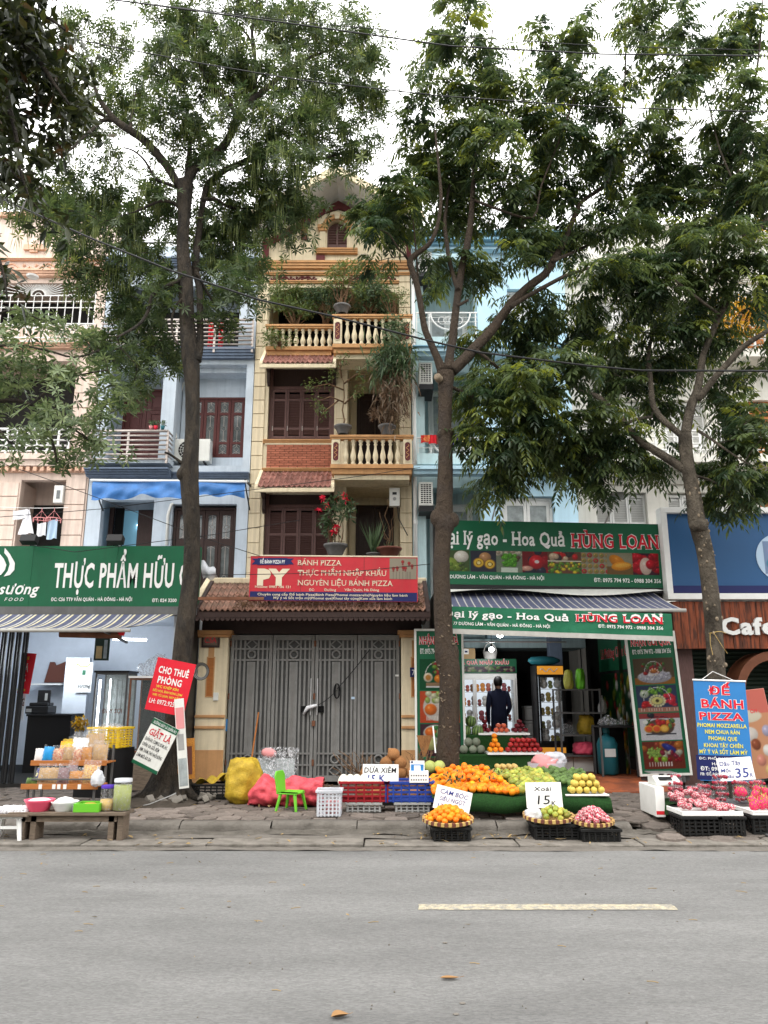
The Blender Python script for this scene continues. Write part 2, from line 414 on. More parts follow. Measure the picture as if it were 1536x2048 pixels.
mat('bark_brown', (.085, .062, .044), .95, var=.5, vscale=6, bump=1.5, bscale=24, stretch=(1, 1, .55), color2=(.05, .038, .03), c2scale=6)
mat('bark_pale', (.115, .096, .073), .95, var=.5, vscale=6, bump=1.5, bscale=24, stretch=(1, 1, .6), color2=(.07, .058, .044), c2scale=5)
mat('bark_scar', (.19, .15, .105), .9, var=.3, vscale=12, bump=.5)
mat('turf', (.015, .058, .012), .95, var=.5, vscale=60, bump=1.0, bscale=150)
mat('crate_black', (.012, .012, .012), .5)
mat('crate_red', (.25, .012, .018), .45, var=.15)
mat('crate_blue', (.02, .05, .26), .45, var=.12)
mat('crate_yellow', (.60, .40, .02), .45, var=.1)
mat('plastic_yellow', (.40, .27, .025), .45, var=.3, vscale=9, bump=1.0, bscale=13)
mat('plastic_pink', (.56, .07, .09), .4, var=.3, vscale=7, bump=1.0, bscale=12)
mat('plastic_green', (.13, .44, .03), .38)
mat('plastic_bright_pink', (.75, .09, .16), .4)
mat('plastic_white_clear', (.62, .64, .68), .3, alpha=.72, var=.15)
mat('plastic_film', (.6, .61, .62), .15, alpha=.26, bump=1.0, bscale=16, spec=.9, var=.3)
mat('bag_clear', (.6, .6, .62), .12, alpha=.13, bump=1.0, bscale=30, spec=.9)
mat('bench_wood', (.15, .115, .085), .85, var=.35, vscale=6, stretch=(1.5, 9, 9), bump=.3)
mat('shelf_wood', (.36, .13, .035), .55, var=.2, stretch=(1.5, 9, 9))
mat('wicker', (.42, .27, .1), .8, var=.35, vscale=40, bump=.5, bscale=60)
mat('cardboard', (.36, .25, .13), .85, var=.12)
mat('cloth_navy', (.012, .016, .04), .85, var=.2)
mat('skin', (.45, .27, .19), .55, subs=.05)
mat('hair', (.01, .009, .009), .6)
mat('foam_white', (.76, .75, .72), .6, var=.06)
mat('orange_fruit', (.78, .205, .008), .4, var=.1, vscale=30, bump=.25, bscale=160, rnd=.16, hue=.014, color2=(.80, .29, .015), c2scale=2)
mat('apple_red', (.30, .012, .016), .28, rnd=.3, color2=(.55, .13, .06), c2scale=9, c2lo=.55, c2hi=.75)
mat('apple_dark', (.10, .006, .012), .22, rnd=.3)
mat('apple_pale', (.58, .15, .06), .3, rnd=.2, color2=(.45, .03, .03), c2scale=9)
mat('arch_brown', (.15, .055, .028), .55, var=.2)
mat('mango_green', (.24, .28, .05), .36, var=.2, rnd=.4, hue=.03, color2=(.50, .38, .05), c2scale=1.0, c2lo=.45, c2hi=.8)
mat('mango_dark', (.075, .13, .035), .45, var=.2, vscale=20, rnd=.22, color2=(.12, .19, .05), c2scale=9)
mat('guava_yellow', (.62, .46, .09), .45, var=.1, rnd=.12, color2=(.5, .38, .08), c2scale=9)
mat('pear_tan', (.55, .38, .13), .5, var=.15, rnd=.12)
mat('melon_skin', (.17, .19, .14), .8, var=.35, vscale=40, rnd=.15)
mat('coconut_brown', (.26, .12, .045), .85, var=.35, vscale=10, stretch=(3, 3, 1), bump=.5, rnd=.2)
mat('coconut_green', (.30, .34, .10), .5, var=.2, rnd=.12)
mat('coconut_peeled', (.70, .66, .56), .7, var=.08)
mat('twig_brown', (.13, .075, .04), .9, var=.3)
mat('leaf_dry', (.34, .24, .11), .7, var=.2, rnd=.3)
mat('leaf_fallen', (.28, .155, .065), .6, var=.2)
mat('dragon_pink', (.58, .03, .10), .45, rnd=.15)
mat('dragon_tip', (.40, .42, .08), .5)
mat('net_fruit', (.36, .035, .06), .5, rnd=.3, color2=(.60, .50, .48), c2scale=2.2, c2lo=.50, c2hi=.58)
mat('strawberry', (.30, .015, .035), .35, var=.35, vscale=60, rnd=.2)
mat('pot_grey', (.13, .125, .12), .75, var=.25, bump=.2)
mat('pot_brown', (.14, .05, .035), .6)
mat('towel_purple', (.07, .03, .30), .9);mat('towel_yellow', (.65, .58, .18), .9);mat('towel_red', (.55, .02, .025), .9, color2=(.7, .35, .1), c2scale=8)
mat('cloth_white', (.7, .7, .72), .9);mat('cloth_blue', (.4, .52, .65), .9);mat('cloth_pink', (.6, .25, .25), .9);mat('cloth_red', (.6, .02, .03), .9)
mat('plastic_blue_pot', (.02, .13, .16), .4)
mat('bulb', (1, 1, 1), .5, emit=(1, .98, .95), estr=30)
mat('tube_light', (1, 1, 1), .5, emit=(.9, .96, 1), estr=9)
mat('panel_light', (1, 1, 1), .5, emit=(.8, .9, 1), estr=.5)
mat('orange_light', (.6, .25, .02), .5, emit=(1, .42, .05), estr=.3)
mat('red_light', (1, .1, .1), .5, emit=(1, .08, .06), estr=4)
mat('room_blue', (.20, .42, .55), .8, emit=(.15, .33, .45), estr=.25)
def melon():
 m = mat('watermelon', (.07, .14, .035), .4);n = m.node_tree.nodes;l = m.node_tree.links;p = n['Principled BSDF']
 tc = n.new('ShaderNodeTexCoord');g = n.new('ShaderNodeTexGradient');g.gradient_type = 'RADIAL'
 ns = n.new('ShaderNodeTexNoise');ns.inputs['Scale'].default_value = 14
 ad = n.new('ShaderNodeMath');ad.operation = 'MULTIPLY_ADD';ad.inputs[1].default_value = .05
 sn = n.new('ShaderNodeMath');sn.operation = 'MULTIPLY';sn.inputs[1].default_value = 2*pi*11
 s2 = n.new('ShaderNodeMath');s2.operation = 'SINE'
 rp = n.new('ShaderNodeValToRGB');rp.color_ramp.elements[0].position = .35;rp.color_ramp.elements[1].position = .6
 rp.color_ramp.elements[0].color = (.13, .2, .06, 1);rp.color_ramp.elements[1].color = (.018, .05, .015, 1)
 l.new(tc.outputs['Object'], g.inputs[0]);l.new(tc.outputs['Object'], ns.inputs[0])
 l.new(ns.outputs[0], ad.inputs[0]);l.new(g.outputs[1], ad.inputs[2]);l.new(ad.outputs[0], sn.inputs[0]);l.new(sn.outputs[0], s2.inputs[0])
 l.new(s2.outputs[0], rp.inputs[0]);l.new(rp.outputs[0], p.inputs['Base Color'])
melon()
def cellophane(name, c, lo, hi, amax, sc_=26):  # clear film; noisy alpha paints in streaky white crinkle highlights
 m = mat(name, c, .14, bump=1.0, bscale=sc_, spec=.9);n = m.node_tree.nodes;l = m.node_tree.links
 ns = n.new('ShaderNodeTexNoise');ns.inputs['Scale'].default_value = sc_;ns.inputs['Detail'].default_value = 3;ns.inputs['Distortion'].default_value = 2.5
 tc = n.new('ShaderNodeTexCoord');mr = n.new('ShaderNodeMapRange');mr.inputs[1].default_value = lo;mr.inputs[2].default_value = hi;mr.inputs[3].default_value = .05;mr.inputs[4].default_value = amax
 l.new(tc.outputs['Object'], ns.inputs[0]);l.new(ns.outputs[0], mr.inputs[0]);l.new(mr.outputs[0], n['Principled BSDF'].inputs['Alpha'])
cellophane('bag_clear', (.75, .75, .77), .54, .70, .55, 30);cellophane('plastic_film', (.62, .63, .66), .46, .68, .8, 14)
def leaf_mat(name, c1, c2, tr=.35, rough=.45, c3=None):
 m = bpy.data.materials.new(name);m.use_nodes = True;nt = m.node_tree;n = nt.nodes;l = nt.links
 p = n['Principled BSDF'];p.inputs['Roughness'].default_value = rough;p.inputs['Specular IOR Level'].default_value = .4
 a = n.new('ShaderNodeAttribute');a.attribute_name = 'leaf_tone'
 r = n.new('ShaderNodeValToRGB');r.color_ramp.elements[0].color = (*c1, 1);r.color_ramp.elements[1].color = (*c2, 1)
 r.color_ramp.elements[0].position = .15;r.color_ramp.elements[1].position = .85
 if c3:e = r.color_ramp.elements.new(.97);e.color = (*c3, 1)
 l.new(a.outputs['Fac'], r.inputs[0]);l.new(r.outputs[0], p.inputs['Base Color'])
 t = n.new('ShaderNodeBsdfTranslucent');mm = n.new('ShaderNodeMixShader');mm.inputs[0].default_value = tr
 h = n.new('ShaderNodeHueSaturation');h.inputs['Hue'].default_value = .475;h.inputs['Saturation'].default_value = 1.15;h.inputs['Value'].default_value = 1.5
 l.new(r.outputs[0], h.inputs['Color']);l.new(h.outputs[0], t.inputs[0])
 l.new(p.outputs[0], mm.inputs[1]);l.new(t.outputs[0], mm.inputs[2]);l.new(mm.outputs[0], n['Material Output'].inputs[0]);M[name] = m
leaf_mat('leaf_whorl', (.026, .048, .02), (.075, .11, .04), .42, c3=(.16, .20, .06))
leaf_mat('leaf_edge', (.05, .085, .035), (.17, .22, .10), .32, c3=(.26, .32, .17))
leaf_mat('leaf_feather', (.026, .048, .024), (.10, .14, .048), .5, .36, c3=(.17, .21, .045))
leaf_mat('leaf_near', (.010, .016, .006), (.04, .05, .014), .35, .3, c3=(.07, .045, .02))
leaf_mat('leaf_bonsai', (.05, .085, .025), (.14, .19, .06), .3)
leaf_mat('leaf_pot', (.035, .07, .03), (.1, .15, .07), .3)
leaf_mat('leaf_brown', (.11, .075, .045), (.22, .15, .09), .3)
leaf_mat('leaf_yellow', (.35, .22, .02), (.55, .38, .04), .4)
mat('pod_green', (.12, .17, .06), .6)
mat('flower_red', (.62, .02, .05), .5)
# ground
KY, KZ = 9.42, .15
def sheet_box(name, x0, x1, y0, y1, z, m, th=.25):
 o = MB().box(x0, x1, y0, y1, z-th, z).build(name, m);return struct(o)
def road_surface():
 mb = MB().sheet(lambda a, b:(-90+180*a, -60+(8.56+60)*b, 0), 30, 20)
 o = mb.build('road', 'asphalt');struct(o)
 for x0 in(-5.75, .254, 6.25):
  d = MB().sheet(lambda a, b:(x0+1.94*a+.012*sin(40*b), 6.28+.16*b+.006*sin(30*a), .004), 24, 2)
  d.build('road_marking', 'yellow_paint', o)
 return o
road_surface()
g = MB().sheet(lambda a, b:(-250+500*a, 8.0+242*b, -.25), 4, 4).build('ground', 'dirt');struct(g)
def strip(name, y0, y1, z0, z1, m, nx=140, amp=.012, x0=-14, x1=14, seed=1):
 g_ = np.random.default_rng(seed);e0 = g_.normal(0, 1, nx+1);e1 = g_.normal(0, 1, nx+1)
 e0 = np.convolve(e0, [.25, .5, .25], 'same')*amp;e1 = np.convolve(e1, [.25, .5, .25], 'same')*amp;h = g_.normal(0, amp*.25, (9, nx+1))
 def fn(a, b):
  i = int(round(a*nx));j = int(round(b*6));y = (y0+e0[i])*(1-b)+(y1+e1[i])*b
  return(x0+(x1-x0)*a, y, z0+(z1-z0)*b+h[j, i])
 mb = MB().sheet(fn, nx, 6);return mb.build(name, m, None)
gut = strip('gutter', 8.40, 9.45, -.02, .0, 'concrete_dark', seed=3, amp=.004);struct(gut)
strip('gutter_edge', 8.54, 8.70, .004, .012, 'concrete', seed=4, amp=.02).parent = gut
xg = -10.2
while xg<10:
 w = rng.uniform(1.1, 2.2)
 s_ = MB().box(0, w-.015, 0, .36, -.05, 0).build('gutter_slab', 'concrete_light', gut, bevel=.008)
 s_.location = (xg, 8.735+rng.uniform(-.012, .012), .03+rng.uniform(-.006, .006));s_.rotation_euler = (rng.uniform(-.01, .01), 0, rng.uniform(-.004, .004));xg += w
strip('gutter_rubble', 9.10, 9.36, .03, .034, 'concrete', seed=6, amp=.022).parent = gut
q_ = strip('gutter_dirt', 9.27, 9.43, .034, .075, 'concrete_dark', seed=9, amp=.05);q_.parent = gut
kerb = thing('kerb', None, None);del_ = kerb
kerb['kind'] = 'structure'
xk = -10.0;k_i = 0
while xk<2.95:
 w = rng.uniform(.62, 1.05);w = min(w, 3.0-xk)
 if w<.15:break
 poly = [(0, 0), (0, .05), (.004, .112), (.03, .146), (.10, .15), (.235, .15), (.235, 0)];nk = 14;jit = rng.normal(0, .006, (nk+1, 7, 2));jit[:, 3]*=1.7;jit[:, 5:] = 0
 kf = lambda a, b:(lambda i, j:((w-.012)*a, poly[j][0]+jit[i, j, 0], poly[j][1]+min(.004, jit[i, j, 1])-(.035 if(i in(0, nk)and j==3)else 0)))(int(round(a*nk)), int(round(b*6)))
 ks = MB().sheet(kf, nk, 6).build('kerb_stone', 'concrete', kerb, smooth=True)
 ks.location = (xk, 9.40+rng.uniform(-.018, .018), rng.uniform(-.016, .004));ks.rotation_euler = (rng.uniform(-.03, .02), rng.uniform(-.008, .008), rng.uniform(-.012, .012));xk += w
def ramp_z(x, y):
 """pavement level: flat behind the kerb, sloping down to the gutter at the right"""
 if x<2.9:return KZ
 k = min(1, (x-2.9)/.35);s = min(1, max(0, (10.5-y)/1.5));return KZ-k*s*.115
pave = MB()
pave.sheet(lambda a, b:(-14+28*a, 9.6+10.4*b, ramp_z(-14+28*a, 9.6+10.4*b)-.03), 160, 60)
pave = pave.build('sidewalk', 'dirt');struct(pave)
rb = MB().sheet(lambda a, b:(2.95+11*a, 9.0+.62*b, ramp_z(6, 9.0+.62*b)-.035), 30, 4).build('ramp_base', 'concrete', pave)
hexes = []
wx = .285;r_ = wx/1.732*1.0
row = 0;y = 9.02
while y<13.4:
 x = -9.4+(wx/2 if row%2 else 0)
 while x<9.4:
  ok = (y>9.70)or(x>3.05 and y>9.0)
  if y>12.6 and x>-7.5:ok = ok and not(1.6<x<5.0)
  if 1.75<x<4.3 and y>12.3:ok = False
  if-3.6<x<-2.55 and 10.7<y<11.6:ok = False
  if abs(x)>.62*y+.3:ok = False
  if ok:hexes.append((x, y))
  x += wx
 y += r_*1.5;row += 1
hexes.sort(key=lambda p:p[1])
def hexpoly(r, sq=1.0):return[(r*cos(pi/6+pi/3*k), r*sin(pi/6+pi/3*k)*sq)for k in range(6)]
variants = []
for k in range(5):
 g_ = np.random.default_rng(50+k);r0 = r_*.965
 lo = [(x*(1+g_.uniform(-.03, .02)), y*(1+g_.uniform(-.03, .02)))for x, y in hexpoly(r0)]
 up = [(x*.93, y*.93)for x, y in lo]
 mb = MB();vs = [(x, y, -.06)for x, y in lo]+[(x, y, -.008)for x, y in lo]+[(x, y, 0)for x, y in up]
 mb.add(vs, [tuple(range(12, 18))]+[(i, (i+1)%6, (i+1)%6+6, i+6)for i in range(6)]+[(i+6, (i+1)%6+6, (i+1)%6+12, i+12)for i in range(6)])
 variants.append(mb.mesh('paver', ['paver']))
far = MB()
for n_, (x, y)in enumerate(hexes):
 z = ramp_z(x, y)+rng.uniform(-.012, .008);sl_ = 0
 if x>2.9 and y<10.5:sl_ = .115/1.5*min(1, (x-2.9)/.35)
 rx, ry, rz = rng.normal(0, .018)+sl_, rng.normal(0, .018), rng.normal(0, .02)
 jx, jy = rng.uniform(-.008, .008, 2)
 if y<9.95 and x<2.9 and rng.random()<.25:z -= .03;rx += .08
 if n_<300:
  link('paver', variants[n_%5], pave, loc=(x+jx, y+jy, z), rot=(rx, ry, rz))
 else:
  E = Euler((rx, ry, rz)).to_matrix();src = variants[n_%5]
  far.add([tuple(E@v.co+Vector((x+jx, y+jy, z)))for v in src.vertices], [tuple(p.vertices)for p in src.polygons])
fo = far.build('paver_field', 'paver', pave);fo['kind'] = 'stuff'
fl = MB().xprism([(12.25, KZ-.05), (12.25, KZ+.012), (13.0, KZ+.12), (17.2, KZ+.12), (17.2, KZ-.05)], 1.65, 4.55).build('shop_floor', 'terracotta_floor');struct(fl)
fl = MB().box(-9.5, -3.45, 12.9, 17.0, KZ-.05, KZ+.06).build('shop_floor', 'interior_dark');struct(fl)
gr = thing('drain_grating', 'ribbed grey metal drain plate in front of the strawberry crates at the right kerb', 'drain grating', (4.25, 8.99, .047), (.07, 0, 0))
MB().box(0, 2.6, 0, .36, -.012, 0).build('plate', 'grey_metal', gr)
for k in range(34):MB().obox((.05+k*.076, .18, .004), (.016, .36, .01), Euler((0, 0, .5)).to_matrix()).build('rib', 'grey_metal', gr)
def leaf_blade(L, W, m, name='leaf'):
 mb = MB();n = 6;vs = []
 for i in range(n+1):
  t = i/n;w = W*sin(pi*(t**.8))*.5+.0008;z = .25*L*(t-.5)**2
  vs += [((t-.5)*L, -w, z+w*.7), ((t-.5)*L, 0, z), ((t-.5)*L, w, z+w*.7)]
 fs = []
 for i in range(n):
  a = i*3;fs += [(a, a+1, a+4, a+3), (a+1, a+2, a+5, a+4)]
 mb.add(vs, fs);mb.tube([(.5*L, 0, .06*L), (.72*L, .02*L, .1*L)], L*.012, 4);return mb.mesh(name, [m], True)
for(u, v, L, W, rz, lab)in((900, 1960, .115, .034, .1, 'yellow brown fallen leaf lying on the asphalt below the yellow dash'), (680, 2036, .095, .06, .4, 'curled orange fallen leaf nearest the camera on the asphalt')):
 p = P(u, v, GY(v));o = link('fallen_leaf', leaf_blade(L, W, 'leaf_fallen'), loc=(p.x, p.y, .006), rot=(0, 0, rz));tag(o, lab, 'leaf')
small = [leaf_blade(.06, .016, 'leaf_dry'), leaf_blade(.05, .022, 'leaf_dry'), leaf_blade(.085, .01, 'leaf_dry')]
lm = MB();g_ = np.random.default_rng(11)
spots = [(g_.uniform(-8, 8), g_.uniform(8.62, 9.38), .04)for _ in range(120)]+[(g_.uniform(-6.5, 6.5), g_.uniform(9.75, 12.4), .162)for _ in range(110)]
spots += [(g_.normal(1.0, .35), g_.uniform(9.0, 9.38), .04)for _ in range(70)]+[(g_.uniform(-7, 7), g_.uniform(4.5, 8.5), .002)for _ in range(60)]
for x, y, z in spots:
 if x>3 and y<10.5:z = ramp_z(x, y)+.01
 s_ = small[g_.integers(3)];E = Euler((g_.normal(0, .2), g_.normal(0, .2), g_.uniform(0, 6.3))).to_matrix()*g_.uniform(.6, 1.3)*(.6 if y<8.5 else 1)
 lm.add([tuple(E@v.co+Vector((x, y, z+.004)))for v in s_.vertices], [tuple(p.vertices)for p in s_.polygons])
for _ in range(46):
 x, y = g_.uniform(-4.5, 4.5), g_.uniform(3.7, 8.4);a = g_.normal(0, .35);L = g_.uniform(.02, .09);lm.tube([(x, y, .004), (x+L*.5*cos(a), y+L*.5*sin(a)+.004, .006), (x+L*cos(a), y+L*sin(a), .004)], .0022, 4)
lo = lm.build('leaf_litter', 'leaf_dry');tag(lo, 'small dry leaves and twigs scattered along the gutter and pavement', 'leaf litter', kind='stuff')
cr = MB()
for _ in range(70):
 x, y = g_.uniform(-4, 4), g_.uniform(3.6, 8.4);s_ = g_.uniform(.003, .008)
 cr.ball((x, y, .003), s_, 5, 4)
for(u, v)in((458, 1815), (925, 2008), (912, 2030), (890, 1887)):
 p = P(u, v, GY(v));cr.ball((p.x, p.y, .004), .012, 6, 4, (1.5, 1, .5))
tag(cr.build('litter', 'concrete_light'), 'tiny pale crumbs of grit and paper on the asphalt', 'litter', kind='stuff')
# leaves in bulk
def unit(a):return a/np.maximum(np.linalg.norm(a, axis=-1, keepdims=True), 1e-9)
def leaves_mesh(name, base, d, nrm, L, W, tone, mats, droop=.15, wide=.45, fold=.12):
 """base,d,nrm (N,3); L,W,tone (N,): one folded blade of four triangles per leaf"""
 N = len(base);d = unit(d);s = unit(np.cross(d, nrm));n = np.cross(s, d)
 L = np.broadcast_to(L, (N, ))[:, None];W = np.broadcast_to(W, (N, ))[:, None]
 dz = np.array([0, 0, -1.0])
 c = base+d*L*wide+dz*L*droop*wide**2-n*W*fold
 l = base+d*L*wide*.95+s*W*.5+dz*L*droop*wide**2+n*W*fold
 r = base+d*L*wide*.95-s*W*.5+dz*L*droop*wide**2+n*W*fold
 t = base+d*L+dz*L*droop
 V = np.stack([base, l, c, r, t], 1).reshape(-1, 3)
 k = (np.arange(N)*5)[:, None, None]
 Fc = (np.array([[0, 2, 1], [0, 3, 2], [1, 2, 4], [2, 3, 4]])[None]+k).reshape(-1, 3)
 me = np_mesh(name, V, Fc)
 a = me.attributes.new('leaf_tone', 'FLOAT', 'POINT');a.data.foreach_set('value', np.repeat(np.clip(tone, 0, 1), 5).astype(np.float32))
 for m in mats:me.materials.append(M[m])
 return me
def rand_dirs(g, n, up=0.0):
 a = g.normal(0, 1, (n, 3));a[:, 2] += up;return unit(a)
def plant_leaves(name, g, centers, rad, n, L, W, m, parent, up=0.3, droop=.2, tone=(.5, .25), out=.5):
 """loose leaves round centres (K,3)"""
 K = len(centers);idx = g.integers(0, K, n);c = np.asarray(centers, float)[idx]
 off = rand_dirs(g, n)*(g.random((n, 1))**.5)*np.broadcast_to(np.asarray(rad, float), (K, ))[idx][:, None]
 d = rand_dirs(g, n, up)+unit(off+1e-6)*out
 me = leaves_mesh(name, c+off, d, rand_dirs(g, n, 1.2), L*g.uniform(.7, 1.25, n), W*g.uniform(.8, 1.2, n), g.normal(tone[0], tone[1], n), [m], droop)
 return link(name, me, parent)
def stems(name, pts_list, r0, r1, m, parent, n=5):
 mb = MB()
 for pts in pts_list:mb.tube(pts, list(np.linspace(r0, r1, len(pts))), n)
 return mb.build(name, m, parent, smooth=True)
def curve_pts(a, b, n=5, sag=0.0, jit=0.0, g=rng):
 a = Vector(a);b = Vector(b);out = []
 for i in range(n+1):
  t = i/n;p = a.lerp(b, t);p.z -= sag*4*t*(1-t)
  if jit and 0<i<n:p += Vector(g.normal(0, jit, 3))
  out.append(p)
 return out
# the row of tall houses
HY = 17.5
PL = [-10.78, -6.97, -3.17, .665, 4.46, 8.3, 12.1]
def Z(v, Y=HY):return PZ(v, Y)
def wall_holes(x0, x1, z0, z1, y0, y1, holes):
 xs = sorted({x0, x1, *[h[0]for h in holes], *[h[1]for h in holes]});zs = sorted({z0, z1, *[h[2]for h in holes], *[h[3]for h in holes]})
 xs = [x for x in xs if x0<=x<=x1];zs = [z for z in zs if z0<=z<=z1];mb = MB()
 for a, b in zip(zs, zs[1:]):
  st = None
  for c, d in zip(xs, xs[1:]):
   m = ((c+d)/2, (a+b)/2);inside = any(h[0]<m[0]<h[1]and h[2]<m[1]<h[3]for h in holes)
   if inside:
    if st is not None:mb.box(st, c, y0, y1, a, b);st = None
   elif st is None:st = c
  if st is not None:mb.box(st, x1, y0, y1, a, b)
 return mb
def molding(x0, x1, z0, z1, y, out, m, parent, name='molding', steps=3, side=True):
 """a stepped cornice standing proud of y"""
 mb = MB();h = (z1-z0)/steps
 for k in range(steps):o = out*(.45+.55*(k+1)/steps);e = o*.0;mb.box(x0-e, x1+e, y-o, y, z0+k*h, z0+(k+1)*h)
 return mb.build(name, m, parent, bevel=.006)
def quoins(x0, x1, z0, z1, y, m, parent, h=.355, out=.03, name='quoin'):
 n = max(1, round((z1-z0)/h));h = (z1-z0)/n
 me = MB().box(0, x1-x0, -out, 0, .009, h-.009).mesh(name, [M[m]])
 for k in range(n):link(name, me, parent, bevel=.008, loc=(x0, y, z0+k*h))
def shutter(x0, x1, z0, z1, y, parent, m='wood_shutter', rails=(.2, .78), name='shutter'):
 w = .045;mb = MB();mb.box(x0, x0+w, y, y+.045, z0, z1).box(x1-w, x1, y, y+.045, z0, z1).box(x0+w, x1-w, y, y+.045, z0, z0+.07).box(x0+w, x1-w, y, y+.045, z1-.07, z1)
 H = z1-z0;zz = [z0+.07]+[z0+H*r for r in rails]+[z1-.07]
 for r in rails:mb.box(x0+w, x1-w, y, y+.045, z0+H*r-.03, z0+H*r+.03)
 p = mb.build(name, m, parent, bevel=.004);lv = MB();tilt = Euler((R(-38), 0, 0)).to_matrix()
 for a, b in zip(zz, zz[1:]):
  k = a+.05
  while k<b-.035:lv.obox(((x0+x1)/2, y+.028, k), (x1-x0-2*w, .045, .008), tilt);k += .042
 q = lv.build('louvres', m, p);q['kind'] = 'stuff'
 MB().box(x0+.012, x0+.03, y-.012, y, z0+.2, z0+.32).build('hinge', 'rail_metal', p)
 return p
def panel_leaf(x0, x1, z0, z1, y, parent, m='wood_dark', arch=True, flip=1, name='door_leaf'):
 mb = MB().box(x0, x1, y, y+.05, z0, z1);w = x1-x0;H = z1-z0
 p = mb.build(name, m, parent, bevel=.004)
 for a, b in((.04, .30), (.34, .42), (.46, .74), (.78, .96)):
  fr = MB();X0, X1, Z0, Z1 = x0+.1, x1-.1, z0+H*a, z0+H*b
  fr.box(X0, X1, y-.018, y, Z0, Z0+.025).box(X0, X1, y-.018, y, Z1-.025, Z1).box(X0, X0+.025, y-.018, y, Z0+.025, Z1-.025).box(X1-.025, X1, y-.018, y, Z0+.025, Z1-.025)
  if b-a>.1:fr.box(X0+.06, X1-.06, y-.012, y, Z0+.06, Z1-.06)
  fr.build('panel', m, p, bevel=.003)
 if arch:
  c = x1 if flip>0 else x0;pts = [(c-flip*.34*cos(t), y-.025, z0+H*.30+.5*sin(t))for t in np.linspace(0, pi/2, 9)]
  MB().tube(pts, .018, 5).build('carving', m, p)
 return p
def double_door(x0, x1, z0, z1, y, parent, m='wood_dark', frame='cream', arch=True):
 d = MB().box(x0, x0+.06, y-.03, y+.08, z0, z1).box(x1-.06, x1, y-.03, y+.08, z0, z1).box(x0+.06, x1-.06, y-.03, y+.08, z1-.06, z1).build('door', m, parent, bevel=.004)
 xm = (x0+x1)/2
 panel_leaf(x0+.062, xm-.003, z0, z1-.062, y, d, m, arch, 1);panel_leaf(xm+.003, x1-.062, z0, z1-.062, y, d, m, arch, -1)
 return d
def glazed_window(x0, x1, z0, z1, y, parent, n=4, m='wood_red', glass='glass_dark', lattice=True, rows=((.03, .2), (.24, .72), (.77, .96)), name='window', gm='rail_metal'):
 w = MB().box(x0, x0+.06, y-.02, y+.08, z0, z1).box(x1-.06, x1, y-.02, y+.08, z0, z1).box(x0+.06, x1-.06, y-.02, y+.08, z0, z0+.06).box(x0+.06, x1-.06, y-.02, y+.08, z1-.06, z1).build(name, m, parent, bevel=.004)
 X0, X1 = x0+.062, x1-.062;lw = (X1-X0)/n;H = z1-z0-.124
 for k in range(n):
  a, b = X0+k*lw+.004, X0+(k+1)*lw-.004;zb = z0+.062
  hs_ = [(a+.07, b-.07, zb+H*r0, zb+H*r1)for r0, r1 in rows]
  lf = wall_holes(a, b, zb, zb+H, y, y+.04, hs_).build('sash', m, w, bevel=.003)
  gl = MB();
  for h in hs_:gl.box(h[0]-.004, h[1]+.004, y+.018, y+.024, h[2]-.004, h[3]+.004)
  gl.build('pane', glass, w)
  if lattice:
   la = MB()
   for h in hs_:
    cx, cz = (h[0]+h[1])/2, (h[2]+h[3])/2;rr = min(h[1]-h[0], h[3]-h[2])*.3
    la.box(cx-.004, cx+.004, y+.008, y+.014, h[2], cz-rr).box(cx-.004, cx+.004, y+.008, y+.014, cz+rr, h[3])
    pts = [(cx+rr*cos(t), y+.011, cz+rr*sin(t))for t in np.linspace(0, 2*pi, 9)];la.tube(pts, .004, 4)
    la.bar((h[0], y+.011, h[2]), (cx, y+.011, h[2]+rr), .005);la.bar((h[1], y+.011, h[2]), (cx, y+.011, h[2]+rr), .005)
    la.bar((h[0], y+.011, h[3]-rr), (cx, y+.011, h[3]), .005);la.bar((h[1], y+.011, h[3]-rr), (cx, y+.011, h[3]), .005)
   la.build('lattice', gm, w)
 return w
BAL = MB().lathe([(.055, 0), (.055, .04), (.035, .06), (.04, .1), (.066, .2), (.062, .26), (.03, .42), (.026, .5), (.045, .54), (.03, .58), (.055, .62), (.055, .66)], n=12, cap=True)
def baluster_row(x0, x1, z0, z1, y, parent, m='cream', sp=.17):
 me = BAL.mesh('baluster', [M[m]], True);n = round((x1-x0)/sp);s = (z1-z0)/.66
 for k in range(n):
  o = link('baluster', me, parent, loc=(x0+(k+.5)*(x1-x0)/n, y, z0));o.scale = (1, 1, s)
